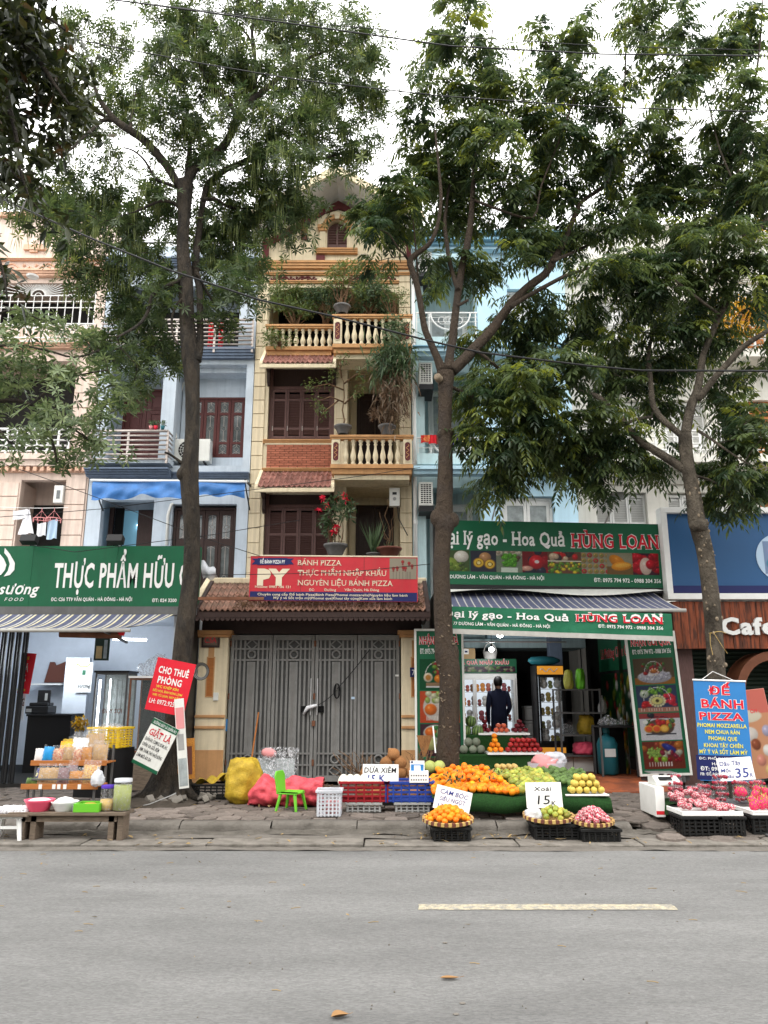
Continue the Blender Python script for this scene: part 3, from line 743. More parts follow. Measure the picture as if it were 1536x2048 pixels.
def tiled_awning(x0, x1, ya, za, yb, zb, parent, m='roof_tile', nx=14, ny=4, slab='cream', ends=True):
 """sloping tiled canopy from the wall (ya,za) to its lip (yb,zb)"""
 s = MB().xprism([(ya, za-.03), (yb, zb-.03), (yb, zb-.11), (yb+.06, zb-.11), (ya, za-.12)], x0, x1).build('canopy_slab', slab, parent)
 L = math.hypot(ya-yb, za-zb);sl = math.atan2(za-zb, ya-yb);tw = (x1-x0-(.16 if ends else 0))/nx;th = L/ny*1.18
 xo = x0+(.08 if ends else 0)
 mb = MB();n = 6
 def f(a, b):
  q = a*2*pi;return(a*tw, b*th, .020*cos(q)+.012*(1-b)+(.008 if a>.9 else 0))
 mb.sheet(f, n, 2)
 mb.sheet(lambda a, b:(a*tw, 0, .020*cos(a*2*pi)+.012-.022*b), n, 1)
 me = mb.mesh('roof_tile', [M[m]], True)
 for j in range(ny):
  for i in range(nx):
   k = j/ny
   o = link('roof_tile', me, s, loc=(xo+i*tw+rng.uniform(-.003, .003), yb+(ya-yb)*k, zb+(za-zb)*k+.012), rot=(sl+rng.uniform(-.02, .02), rng.uniform(-.02, .02), rng.uniform(-.015, .015)))
 if ends:
  for a in(x0, x1-.075):
   MB().xprism([(ya, za+.07), (yb+.02, zb+.08), (yb, zb-.02), (ya, za-.02)], a, a+.075).build('canopy_cheek', slab, s, bevel=.006)
 return s
def ac_unit(x, y, z, side=False, w=.78, h=.56, d=.3, label='', rz=0):
 t = thing('air_conditioner', label, 'air conditioner', (x, y, z), (0, 0, rz))
 MB().box(-w/2, w/2, 0, d, 0, h).build('casing', 'ac_plastic', t, bevel=.015)
 g = MB();cx, cz, r = -w*.12, h/2, h*.42
 pts = [(cx+r*cos(a), -.008, cz+r*sin(a))for a in np.linspace(0, 2*pi, 21)];g.tube(pts, .008, 5)
 for k in range(1, 4):g.tube([(cx+r*k/4*cos(a), -.006, cz+r*k/4*sin(a))for a in np.linspace(0, 2*pi, 17)], .004, 4)
 for a in np.linspace(0, pi, 9)[:-1]:g.bar((cx-r*cos(a), -.006, cz-r*sin(a)), (cx+r*cos(a), -.006, cz+r*sin(a)), .006)
 g.build('grille', 'ac_plastic', t);MB().cyl((cx, -.001, cz), (cx, -.004, cz), r*.97, n=24).build('fan_opening', 'black_plastic', t)
 b = MB()
 for sx in(-w*.35, w*.35):b.box(sx-.02, sx+.02, -.02, d+.1, -.04, -.005)
 b.build('bracket', 'dark_metal', t)
 return t
def ac_side(x, y, z, label, w=.32, h=.56, d=.75):
 """unit mounted with its louvred end towards the street"""
 t = thing('air_conditioner', label, 'air conditioner', (x, y, z), group='air conditioners on the pale blue house')
 MB().box(0, w, 0, d, 0, h).build('casing', 'ac_plastic', t, bevel=.015)
 g = MB()
 for i in range(5):g.box(.035+i*(w-.07)/4-.006, .035+i*(w-.07)/4+.006, -.014, -.003, .05, h-.05)
 for i in range(11):g.box(.03, w-.03, -.012, -.001, .05+i*(h-.1)/10-.006, .05+i*(h-.1)/10+.006)
 g.build('grille', 'ac_plastic', t);MB().box(.035, w-.035, -.004, -.0005, .05, h-.05).build('grille_opening', 'black_plastic', t)
 MB().box(.0, w+.02, -.02, d, -.14, -.01).build('bracket', 'dark_metal', t)
 return t
def body(x0, x1, z1, y0, m, parent, deep=11):
 return MB().box(x0, x1, y0, y0+deep, 0, z1).build('wall', m, parent)
def scroll(x0, x1, z0, z1, y, m, parent, n=3):
 mb = MB();w = (x1-x0)/n;zc = (z0+z1)/2;h = (z1-z0)*.33
 for k in range(n):
  s = 1 if k%2 else-1;a = x0+k*w
  mb.tube([(a+w*t, y-.012, zc+s*h*sin(2*pi*t))for t in np.linspace(0, 1, 13)], .024, 5)
  for(q, sg)in((.25, 1), (.75, -1)):
   cx, cz = a+w*q, zc+sg*s*-h*.35;mb.tube([(cx+(.3-.2*t/6)*h*cos(t)*1.5, y-.012, cz+(.3-.2*t/6)*h*1.5*sin(t))for t in np.linspace(0, 6, 12)], .02, 5)
 mb.build('scroll_ornament', m, parent)
# the cream house in the middle
A = thing('townhouse', 'narrow cream yellow house with ochre bands, brown shutters and a gabled attic window', 'house', (0, 0, 0))
x0, x1 = PL[2]+.01, PL[3]-.01
pxL, pier0, pier1, pxR = -2.89, -1.16, -.89, .375
zs1, zs2, zs3 = Z(946), Z(705), Z(548)
zA0 = 2.9
w1 = (-2.86, -1.28, 3.2, Z(1008));
ztop = Z(526)
win_hi = RC(538, 735, 664, 879, HY);win_lo = RC(524, 985, 660, 1120, HY)
hL = [(-2.80, -1.20, Z(880), Z(733)), (-2.80, -1.20, zA0, Z(986))]
hR = [(pier1+.0, pxR, Z(930), Z(722)), (pier1, pxR, zA0, Z(968)), (-2.86, pxR, Z(699), Z(575))]
wall_holes(x0, x1, 0, ztop+.02, HY, HY+.25, hL+hR+[(-2.6, .1, .4, 2.6)]).build('wall', 'cream', A)
body(x0, x1, ztop-.1, HY+1.25, 'cream', A)
sw = MB().box(x0, x0+.2, HY+.25, HY+1.25, 0, ztop-.1).box(x1-.2, x1, HY+.25, HY+1.25, 0, ztop-.1)
sw.box(pier0, pier1, HY+.25, HY+1.25, 2.5, Z(700)).build('side_wall', 'cream', A)
for z in(Z(945), Z(700)):MB().box(x0+.2, pier0, HY+.25, HY+1.25, z-.3, z-.02).box(pier1, x1-.2, HY+.25, HY+1.25, z-.3, z-.02).build('floor_slab', 'cream', A)
MB().box(x0+.2, x1-.2, HY+.25, HY+1.25, ztop-.3, ztop-.12).build('floor_slab', 'cream', A)
MB().box(-2.8, .3, HY+1.19, HY+1.245, Z(690), Z(575)).build('loggia_shade', 'black_void', A)  # black sheet painting the shade inside the loggia
for a, b in((x0, pxL), (pxR, x1)):
 quoins(a, b, 2.9, Z(540), HY, 'cream_rnd', A)
quoins(pier0, pier1, 2.9, Z(965), HY, 'cream_rnd', A, out=.02)
quoins(pier0, pier1, Z(868), Z(722), HY, 'cream_rnd', A, out=.02)
for(zb, zt, zt2)in((Z(879), Z(775), Z(733)), (zA0, Z(1013), Z(986))):
 xa, xb = -2.79, -1.21;wn_ = MB().box(xa, xa+.07, HY+.1, HY+.2, zb, zt2).box(xb-.07, xb, HY+.1, HY+.2, zb, zt2).box(xa+.07, xb-.07, HY+.1, HY+.2, zt, zt+.07).box(xa+.07, xb-.07, HY+.1, HY+.2, zb, zb+.05).build('window', 'wood_shutter', A)
 MB().box(xa+.07, xb-.07, HY+.16, HY+.2, zt+.07, zt2).build('recess_shade', 'wood_dark', wn_)  # dark panel standing in for the shaded recess under the tile canopy
 for k in range(4):
  s_ = (xb-xa-.14)/4;shutter(xa+.07+k*s_+.004, xa+.07+(k+1)*s_-.004, zb+.055, zt-.004, HY+.1, wn_)
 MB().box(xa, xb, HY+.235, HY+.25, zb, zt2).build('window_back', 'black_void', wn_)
for(zb, zt, u0, u1)in((Z(930), Z(752), 703, 790), (2.9, Z(987), 699, 788)):
 xa, xb = -.70, .24
 MB().box(xa-.16, xa, HY+1.18, HY+1.25, zb, zt+.12).box(xb, xb+.13, HY+1.18, HY+1.25, zb, zt+.12).box(xa, xb, HY+1.18, HY+1.25, zt, zt+.12).build('architrave', 'cream', A)
 double_door(xa, xb, zb, zt, HY+1.16, A, 'wood_dark')
xa, xb, zb, zt = -2.79, -1.25, Z(936), Z(890)
bp = MB().box(xa, xb, HY-.012, HY+.0, zb, zt).build('brick_panel', 'mortar', A);nr = 10;bh = (zt-zb)/nr
bme = MB().box(0, .205, 0, .02, .004, bh-.006).mesh('brick', [M['brick_red']])
for r in range(nr):
 x = xa+(0 if r%2 else-.105)
 while x<xb-.02:
  a = max(x, xa);b = min(x+.205, xb)
  if b-a>.03:
   o = link('brick', bme, bp, loc=(a, HY-.03+rng.uniform(-.002, .002), zb+r*bh));o.scale = ((b-a-.006)/.205, 1, 1)
  x += .213
for(ua, ub, va, vb, o_)in((0, 0, 887, 880, .07), (0, 0, 943, 937, .07)):
 molding(pxL+.001, pier0+.03, Z(va), Z(vb), HY, o_, 'ochre', A)
molding(xa-.05, xb+.05, zt, zt+.05, HY, .035, 'cream', A, steps=1);molding(xa-.05, xb+.05, zb-.05, zb, HY, .035, 'cream', A, steps=1)
tiled_awning(-2.93, -1.13, HY, Z(703), 16.78, PZ(726, 16.78), A)
tiled_awning(-2.93, -1.13, HY, Z(944), 16.78, PZ(974, 16.78), A)
for zt in(Z(735), Z(986)):
 for xx in(-2.84, -1.24):
  MB().xprism([(HY, zt-.0), (HY-.5, zt-.02), (HY-.45, zt-.08), (HY-.14, zt-.18), (HY-.1, zt-.42), (HY, zt-.5)], xx, xx+.07).build('bracket', 'wood_dark', A)
def balcony(xa, xb, v_rail, v_slab_t, v_slab_b, yf, posts=True, deep=1.2, name='balcony'):
 zr = PZ(v_rail, yf);zt = PZ(v_slab_t, yf);zb = PZ(v_slab_b, yf)
 s = MB().box(xa, xb, yf, HY+deep-.02 if deep>0 else HY, zt-.10, zt-.002).build(name, 'ochre', A, bevel=.01)
 MB().box(xa+.03, xb-.03, yf+.05, HY-.001, zt-.22, zt-.10).build('balcony_soffit', 'ochre', s, bevel=.01)
 MB().box(xa+.08, xb-.08, yf+.12, HY-.001, zt-.34, zt-.22).build('balcony_corbel', 'cream', s, bevel=.01)
 MB().box(xa-.02, xb+.02, yf-.03, yf+.17, zr-.055, zr).box(xa+.0, xb-.0, yf-.01, yf+.15, zr-.10, zr-.055).build('handrail', 'ochre', s, bevel=.008)
 pw = .2
 if posts:
  for a in(xa+.02, xb-.02-pw):
   po = MB().box(a, a+pw, yf, yf+.15, zt, zr-.10).build('post', 'cream', s, bevel=.008)
   pts = lambda w, h:[(a+pw/2+w*cos(t), (zt+zr-.1)/2+(h-w)*(1 if sin(t)>0 else-1)+w*sin(t))for t in np.linspace(.01, 2*pi-.01, 20)]
   MB().prism(pts(.06, .22), yf-.012, yf-.001).build('medallion', 'maroon', po)
   MB().tube([(p[0], yf-.008, p[1])for p in pts(.072, .235)], .010, 5).build('medallion_rim', 'cream', po)
   MB().tube([(a+pw/2+.03*sin(t*3), yf-.014, (zt+zr-.1)/2+.16*t/3)for t in np.linspace(-3, 3, 25)], .007, 4).build('relief', 'ochre', po)
  baluster_row(xa+.26, xb-.26, zt+.0, zr-.10, yf+.075, s)
 else:baluster_row(xa, xb, zt, zr-.10, yf+.075, s)
 return s
balcony(-1.22, .66, 870, 928, 943, 16.75)
balcony(-1.22, .66, 629, 687, 699, 16.75)
s3 = balcony(-2.86, -1.24, 649, 692, 704, 17.12, posts=False, deep=.1)
molding(x0-.03, x1+.03, Z(540), Z(526), HY, .14, 'ochre', A);molding(x0+.0, x1-.0, Z(552), Z(547), HY, .09, 'ochre', A, steps=2);molding(pxL, pxR, Z(568), Z(563), HY, .07, 'ochre', A, steps=2)
scroll(-2.85, -1.7, Z(563), Z(552), HY, 'maroon', A, 4);scroll(-.9, .3, Z(563), Z(552), HY, 'maroon', A, 4)
ar = MB();za, zb2 = Z(575), Z(592)
for(xa_, xb_)in((-2.86, -1.9), (.375, -.55)):
 pts = [(xa_, za+.01), (xb_, za+.01)]+[(xa_+(xb_-xa_)*t, za-(za-zb2)*(1-math.sqrt(max(0, 1-(1-t)**2))))for t in np.linspace(1, 0, 8)]
 ar.prism(pts, HY+.02, HY+.23)
ar.build('arch_spandrel', 'cream', A)
gz = ztop;cx = (x0+x1)/2+.18
apex = P(677, 404, HY);zap = apex.z;cx = apex.x
gab = MB();hw = min(cx-x0, x1-cx)
gw = [(x0+.05, gz+.02), (x1-.05, gz+.02), (x1-.05, gz+.75), (cx, zap), (x0+.05, gz+.75)]
W_ = RC(654, 440, 694, 501, HY);wc = (W_[0]+W_[1])/2;wr = (W_[1]-W_[0])/2;wz0, wz1 = W_[2], W_[3]
arc = [(wc+wr*cos(t), wz1-wr+wr*sin(t))for t in np.linspace(pi, 0, 15)]
left_ = [(x0+.05, gz+.02), (wc-wr, gz+.02), (wc-wr, wz1-wr)]+arc[:8]+[(cx, zap), (x0+.05, gz+.75)]
right_ = [(wc+wr, gz+.02), (x1-.05, gz+.02), (x1-.05, gz+.75), (cx, zap)]+arc[7:]
MB().prism(left_, HY+.02, HY+.24).prism(right_, HY+.02, HY+.24).build('gable_wall', 'cream', A)
MB().box(wc-wr, wc+wr, HY+.02, HY+.24, gz+.02, wz0).build('gable_apron', 'cream', A)
ws = MB().prism([(wc+(wr)*cos(t), wz1-wr+(wr)*sin(t))for t in np.linspace(0, pi, 13)]+[(wc-wr, wz0), (wc+wr, wz0)], HY+.16, HY+.2).build('arched_shutter', 'wood_shutter', A)
lv = MB();k = wz0+.3
while k<wz1-.06:
 hw_ = wr-.03 if k<wz1-wr else math.sqrt(max(0.001, (wr-.03)**2-(k-wz1+wr)**2))
 if hw_>.06:
  for s_ in(-1, 1):lv.obox((wc+s_*(hw_/2+.01), HY+.14, k), (hw_-.03, .05, .012), Euler((R(-35), 0, 0)).to_matrix())
 k += .075
lv.box(wc-.02, wc+.02, HY+.12, HY+.16, wz0, wz1-.02).box(wc-wr+.03, wc-.04, HY+.13, HY+.16, wz0+.04, wz0+.24).box(wc+.04, wc+wr-.03, HY+.13, HY+.16, wz0+.04, wz0+.24)
lv.build('louvres', 'wood_shutter', ws)
for s_ in(-1, 1):
 cxx = wc+s_*(wr+.11)
 cl = MB().box(cxx-.075, cxx+.075, HY-.05, HY+.02, wz0, wz1-wr-.1)
 for q in(-.045, 0, .045):cl.box(cxx+q-.012, cxx+q+.012, HY-.065, HY-.05, wz0+.05, wz1-wr-.14)
 c_ = cl.build('half_column', 'cream', A, bevel=.004)
 MB().box(cxx-.1, cxx+.1, HY-.09, HY+.019, wz1-wr-.1, wz1-wr-.03).box(cxx-.13, cxx+.13, HY-.12, HY+.019, wz1-wr-.03, wz1-wr+.06).build('capital', 'ochre', c_, bevel=.006)
ring = MB();ts = np.linspace(0, pi, 17)
for(ra, rb_, yy, m_)in((wr+.01, wr+.13, .07, 'ochre'), (wr+.13, wr+.22, .045, 'cream')):
 rg = MB()
 for t0, t1 in zip(ts, ts[1:]):
  q = [(wc+ra*cos(t0), wz1-wr+.06*0+ra*sin(t0)), (wc+rb_*cos(t0), wz1-wr+rb_*sin(t0)), (wc+rb_*cos(t1), wz1-wr+rb_*sin(t1)), (wc+ra*cos(t1), wz1-wr+ra*sin(t1))]
  rg.prism(q, HY-yy, HY+.019)
 rg.build('window_arch', m_, A)
MB().prism([(wc-.05, wz1-.03), (wc+.05, wz1-.03), (wc+.08, wz1+.16), (wc-.08, wz1+.16)], HY-.11, HY-.072).build('keystone', 'cream', A)
molding(wc-wr-.28, wc+wr+.28, wz0-.12, wz0, HY, .14, 'ochre', A, name='sill')
MB().box(wc-.52, wc-.3, HY-.03, HY+.019, wz0-.34, wz0-.14).build('rosette', 'maroon', A)
vb = MB()
for s_ in(-1, 1):
 sl_ = .62
 p0 = (cx, zap+.02);L1 = .78
 pA = (cx+s_*L1, zap-sl_*L1)
 vb.prism([p0, (cx, zap-.22), (cx+s_*.34, zap-.34), (pA[0], pA[1]-.20), (pA[0]+s_*.0, pA[1])][::s_], HY-.035, HY+.018)
 vb.box(min(pA[0], pA[0]+s_*.16), max(pA[0], pA[0]+s_*.16), HY-.035, HY+.018, pA[1]-.62, pA[1]-.02)
 pB = (pA[0]+s_*.17, pA[1]-.1);pC = (pB[0]+s_*.80, pB[1]-.80*sl_)
 vb.prism([pB, (pB[0], pB[1]-.2), (pC[0], pC[1]-.2), pC][::s_], HY-.034, HY+.018)
 vb.box(min(pC[0], pC[0]+s_*.15), max(pC[0], pC[0]+s_*.15), HY-.034, HY+.018, pC[1]-.55, pC[1]-.0)
vb.build('verge_band', 'maroon', A)
rf = MB();yr0 = HY-.95;hwid = 2.12;top = zap+.14
for s_ in(-1, 1):
 rf.prism([(cx, top), (cx+s_*hwid, top-hwid*.62), (cx+s_*hwid, top-hwid*.62+.13), (cx, top+.13)][::s_], yr0, HY+6)
ro = rf.build('roof', 'roof_white', A)
et = MB()
for s_ in(-1, 1):et.prism([(cx, top-.02), (cx+s_*(hwid+.04), top-hwid*.62-.045), (cx+s_*(hwid+.04), top-hwid*.62+.17), (cx, top+.19)][::s_], yr0-.07, yr0-.002)
et.build('roof_edge', 'cream', ro)
dp = thing('drain_pipe', 'white plastic drain pipe running down between the cream and pale blue houses', 'pipe', (.73, HY-.1, 0))
MB().cyl((0, 0, 2.4), (0, 0, Z(470)), .045, n=12).build('pipe', 'white_plastic', dp, smooth=True)
for v in(560, 690, 800, 930, 1050):z = Z(v);MB().cyl((0, 0, z), (0, 0, z+.09), .056, n=12).build('collar', 'white_plastic', dp)
mtr = thing('meter_box', 'grey white electricity meter box on the right pilaster of the cream house', 'meter box', (PX(789, 998, HY-.05), HY-.2, Z(1016)))
MB().box(-.12, .12, 0, .17, 0, .44).build('casing', 'ac_plastic', mtr, bevel=.01);MB().box(-.05, .05, -.012, 0, .27, .33).build('meter_window', 'black_plastic', mtr)
MB().cyl((0, -.02, .17), (0, 0, .17), .04, n=12).build('dial', 'grey_plastic', mtr)
MB().tube([(.06, .05, 0), (.1, .05, -.3), (.3, .0, -.7)], .012, 5).build('cable', 'black_plastic', mtr)
# the grey blue house on the left
B = thing('townhouse', 'grey blue house with navy ledges, dark red windows and a blue tarpaulin', 'house')
x0, x1 = PL[1]+.01, PL[2]-.01
zt = Z(513);zl2, zl1 = Z(933), Z(716)
holes = [(-6.62, -5.39, 3.0, Z(1000)), (-4.95, -3.45, 3.0, Z(1008)), (-6.66, -5.38, zl2, Z(735)), (-5.06, -3.36, zl2+.02, Z(729)), (-6.45, -3.6, Z(697), Z(572))]
wall_holes(x0, x1, 0, zt, HY, HY+.2, holes+[(-6.6, -3.5, .4, 2.6)]).build('wall', 'blue_wall', B)
body(x0, x1, zt-.05, HY+.95, 'blue_wall', B)
sw = MB().box(x0, x0+.2, HY+.2, HY+.95, 0, zt-.06).box(x1-.2, x1, HY+.2, HY+.95, 0, zt-.06).box(-5.36, -5.07, HY+.2, HY+.95, 0, zl1-.02)
sw.build('side_wall', 'blue_wall', B)
for z in(zl2, zl1):MB().box(x0+.2, -5.37, HY+.2, HY+.95, z-.3, z-.02).box(-5.06, x1-.2, HY+.2, HY+.95, z-.3, z-.02).build('floor_slab', 'blue_wall', B)
MB().box(x0+.2, x1-.2, HY+.2, HY+.95, zt-.3, zt-.1).build('floor_slab', 'blue_wall', B)
MB().box(-6.3, -3.7, HY+.9, HY+.948, Z(690), Z(590)).build('loggia_shade', 'interior_dark', B)  # dark sheet carrying the shade of the recess behind the top railing
glazed_window(-4.9, -3.42, Z(900), Z(776), HY+.62, B, 4)
MB().box(-5.05, -4.9, HY+.6, HY+.7, zl2+.02, Z(729)).box(-3.42, -3.37, HY+.6, HY+.7, zl2+.02, Z(729)).box(-4.9, -3.42, HY+.6, HY+.7, zl2+.02, Z(900)).box(-4.9, -3.42, HY+.6, HY+.7, Z(776), Z(729)).build('recess_wall', 'blue_wall', B)
double_door(-6.6, -5.42, zl2, Z(752), HY+.86, B, 'wood_red', arch=False)
glazed_window(-4.93, -3.47, 2.9, Z(1013), HY+.12, B, 4, 'wood_dark', 'glass_dark', rows=((.02, .14), (.18, .7), (.76, .96)))
dr = MB().box(-6.6, -6.5, HY+.5, HY+.6, 3.0, Z(1004)).box(-5.45, -5.39, HY+.5, HY+.6, 3.0, Z(1004)).build('door_frame', 'wood_dark', B)
MB().box(-5.9, -5.46, HY+.48, HY+.53, 3.0, Z(1010)).build('door_leaf', 'wood_dark', dr)
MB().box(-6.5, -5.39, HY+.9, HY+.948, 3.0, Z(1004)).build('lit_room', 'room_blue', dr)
MB().box(-6.49, -6.28, HY+.58, HY+.62, 3.0, Z(1004)).build('door_leaf', 'black_void', dr)
MB().bar((-6.02, HY+.85, Z(1034)), (-5.9, HY+.85, Z(1040)), .04).build('room_lamp', 'tube_light', dr)
for(a, b, va, vb, o_)in((x0, -5.0, 948, 934, .42), (-4.99, x1, 954, 943, .16), (x0, x1, 713, 693, .2), (x0-.05, x1+.02, 526, 513, .25)):
 molding(a, b, Z(va, HY-o_), Z(vb, HY-o_), HY, o_, 'navy_trim', B, steps=4)
MB().box(x0, -5.0, HY-.36, HY-.002, zl2-.02, zl2+.1).build('balcony_floor', 'blue_wall', B)
MB().box(x0, x1, HY+.0, HY+.2, zt+.0, Z(492)).build('parapet', 'blue_wall', B)
def railing(xa, xb, za, zb, y, n, parent, posts=3, m='rail_metal', ret=None, fat=.022):
 r = MB()
 for k in range(n):z = za+(zb-za)*k/(n-1);r.cyl((xa, y, z), (xb, y, z), fat if k<n-1 else fat*1.5, n=8)
 if ret:
  for k in range(n):z = za+(zb-za)*k/(n-1);r.cyl((xb, y, z), (xb, y+ret, z), fat, n=8)
 o = r.build('railing', m, parent, smooth=True)
 for k in range(posts):x = xa+(xb-xa)*k/(posts-1);MB().box(x-.025, x+.025, y-.012, y+.025, za-.1, zb).build('railing_post', m, o)
 return o
railing(-6.9, -5.06, PZ(918, HY-.4), PZ(862, HY-.4), HY-.4, 7, B, ret=.38)
railing(-6.94, -3.22, PZ(697, HY-.18), PZ(640, HY-.18), HY-.18, 8, B, posts=5)
rr = MB()
for k in range(9):x = -6.8+k*.2;rr.box(x-.01, x+.01, HY+.05, HY+.07, Z(492), Z(484))
rr.box(-6.85, -5.1, HY+.04, HY+.08, Z(484), Z(482)).build('roof_rail', 'dark_metal', B)
for i, (u, v)in enumerate(((434, 662), (447, 664))):
 p = P(u, v, HY-.02)
for i, (u, w_, lab)in enumerate(((424, .16, 'red cloth hanging on the top railing of the blue house, beside the trunk'), (444, .14, 'red cloth hanging on the top railing of the blue house, nearer the cream house'))):
 p = P(u, 645, HY+.05);pb = P(u, 694, HY+.05)
 c = MB().sheet(lambda a, b:(p.x-w_/2+w_*a*(1-.2*b)+.01*sin(9*a), HY+.05+.03*sin(12*a+3*b), pb.z+(p.z-pb.z)*(1-b)), 10, 6).build('hanging_cloth', 'cloth_red');tag(c, lab, 'cloth')
ac1 = ac_unit(PX(384, 899, HY+.2), HY+.2, PZ(922, HY+.2), label='white air conditioner in the window recess of the blue house', w=.86, h=.56)
MB().tube([P(352, 878, HY+.3), P(350, 850, HY+.4), P(355, 800, HY+.5), P(368, 765, HY+.6)], .03, 6).build('pipe_sleeve', 'ac_plastic').parent = None
o = bpy.data.objects['pipe_sleeve'];tag(o, 'white insulated pipe curving up beside the upper window of the blue house', 'pipe')
o = MB().tube([P(333, 1091, HY-.05), P(336, 1030, HY-.05), P(342, 1010, HY-.02), P(352, 1003, HY+.1)], .035, 6).build('pipe_sleeve', 'ac_plastic', smooth=True);tag(o, 'white insulated pipe on the column between the lower door and window', 'pipe')
for(u, lab, m1)in((302, 'small pink flower pot on the balcony rail of the blue house', 'cloth_pink'), (311, 'small red flower pot on the balcony rail of the blue house', 'flower_red'), (325, 'small dark green potted cactus at the rail corner', 'plastic_blue_pot')):
 p = P(u, 861, HY-.4);t = thing('flower_pot', lab, 'flower pot', (p.x, HY-.4, p.z+.02))
 MB().lathe([(.035, 0), (.055, .09), (.05, .09), (.03, .02)], n=10, cap=True).build('pot', m1, t, smooth=True)
 plant_leaves('leaves', rng, [(0, 0, .16)], .06, 40, .07, .03, 'leaf_pot', t)
ty = HY-.75;a_, b_ = P(186, 963, ty), P(490, 966, ty)
tp = thing('tarpaulin_awning', 'crumpled blue tarpaulin rolled out below the first ledge of the blue house', 'awning')
g_ = np.random.default_rng(5);ph = g_.uniform(0, 6, 8)
def tarp(a, b):
 x = a_.x+(b_.x-a_.x)*(a+.012*b);lo = PZ(1000, ty)-.04*sin(14*a)-.03*sin(31*a+1)+.05*a
 z = a_.z*(1-b)+lo*b;y = ty-.16*b+.05*b*sin(23*a+4*b+ph[0])+.03*sin(47*a+7*b)*b+.03*sin(9*a-6*b)
 return(x, y, z)
MB().sheet(tarp, 90, 12).build('sheet', 'tarp_blue', tp, smooth=True)
MB().cyl((a_.x-.05, ty, a_.z+.03), (b_.x+.05, ty, b_.z+.03), .03).build('rod', 'white_plastic', tp)
for x in(a_.x, b_.x):MB().bar((x, ty, a_.z+.03), (x, HY, a_.z+.1), .04).bar((x, ty, a_.z-.02), (x, HY, a_.z-.5), .025).build('arm', 'dark_metal', tp)
# the pink house at the left edge
C_ = thing('townhouse', 'pale pink house with a white sunburst window grille at the left edge', 'house')
x0, x1 = PL[0]+.01, PL[1]-.01;zt = Z(436)
o3 = (-10.0, -7.22, Z(652), Z(566));o2 = (-9.9, -7.52, Z(905), Z(722));o1 = (-8.56, -7.49, 3.0, Z(960))
wall_holes(x0, x1, 0, zt, HY, HY+.2, [o3, o2, o1, (-10.2, -9.2, 3.0, Z(975)), (-10.5, -7.3, .4, 2.6)]).build('wall', 'pink_wall', C_)
body(x0, x1, zt-.05, HY+.9, 'pink_wall', C_)
MB().box(x0, x0+.2, HY+.2, HY+.9, 0, zt-.06).box(x1-.2, x1, HY+.2, HY+.9, 0, zt-.06).box(-9.15, -8.6, HY+.2, HY+.9, 0, Z(960)).build('side_wall', 'pink_wall', C_)
for z in(Z(915), Z(700)):MB().box(x0+.2, x1-.2, HY+.2, HY+.9, z-.3, z-.02).build('floor_slab', 'pink_wall', C_)
MB().box(x0+.2, x1-.2, HY+.2, HY+.9, zt-.3, zt-.1).build('floor_slab', 'pink_wall', C_)
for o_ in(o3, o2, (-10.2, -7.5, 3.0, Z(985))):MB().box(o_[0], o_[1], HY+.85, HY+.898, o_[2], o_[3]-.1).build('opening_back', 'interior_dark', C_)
quoins(-7.49, -7.02, 3.0, Z(950), HY, 'pink_wall', C_, out=.035);quoins(-7.49, -7.02, Z(905), Z(730), HY, 'pink_wall', C_, out=.035)
quoins(-9.15, -8.6, 3.0, Z(965), HY, 'pink_wall', C_, out=.03)
molding(x0, x1, Z(935), Z(912), HY, .22, 'pink_wall', C_, steps=2);molding(x0, x1, Z(946), Z(935), HY, .05, 'pink_trim', C_, steps=1)
for k in range(18):x = -9.9+k*.165;MB().box(x, x+.085, HY-.16, HY-.051, Z(945), Z(937)).build('dentil', 'pink_trim', C_)
molding(x0, x1, Z(556), Z(545), HY, .2, 'pink_trim', C_, steps=3);molding(x0, x1, Z(523), Z(520), HY, .12, 'pink_trim', C_, steps=2);molding(x0, x1, Z(700), Z(690), HY, .2, 'pink_trim', C_)
scroll(-10.2, -7.1, Z(543), Z(525), HY, 'pink_trim', C_, 5)
MB().box(-9.15, -8.6, HY-.08, HY, Z(502), Z(492)).box(-9.0, -8.8, HY-.06, HY, Z(506), Z(502)).build('stucco_bracket', 'pink_trim', C_)
MB().box(x0, x1+.02, HY-.1, HY+.3, zt, zt+.12).build('coping', 'pink_trim', C_)
gr_ = MB();y = HY+.04;gx0, gx1, gz0, gz1 = o3[0]+.02, o3[1]-.02, o3[2]+.02, o3[3]-.02
cxg = PX(75, 590, HY);czg = Z(590)
for a in np.linspace(.04, pi-.04, 27):
 dx, dz = cos(a), sin(a);t = min((gx1-cxg)/dx if dx>0 else(gx0-cxg)/dx if dx<0 else 9, (gz1-czg)/max(dz, 1e-3))
 gr_.bar((cxg+.17*dx, y, czg+.17*dz), (cxg+t*dx, y, czg+t*dz), .014)
for rr_ in(.08, .17):gr_.tube([(cxg+rr_*cos(a), y, czg+rr_*sin(a))for a in np.linspace(0, pi, 13)], .012, 5)
for z in(czg, czg-.16, czg-.33, gz0+.02):gr_.bar((gx0, y, z), (gx1, y, z), .02)
x = gx0
while x<gx1:gr_.bar((x, y, czg), (x, y, gz0), .016);x += .2
for x in(gx0, gx1-.36, gx1):gr_.bar((x, y, gz0), (x, y, gz1), .025)
gr_.bar((gx1-.36, y, czg), (gx1, y, gz1), .014);gr_.bar((gx1, y, czg), (gx1-.36, y, gz1), .014)
gr_.build('window_grille', 'white_paint', C_)
g2 = MB();za, zb = Z(690), Z(655)
for k in range(18):x = -10.2+k*.18;g2.bar((x, HY-.2, za), (x, HY-.2, zb), .016)
for k in range(9):x = -10.2+k*.36;g2.bar((x, HY-.2, za+.1), (x+.18, HY-.2, zb-.1), .012);g2.bar((x+.18, HY-.2, za+.1), (x, HY-.2, zb-.1), .012)
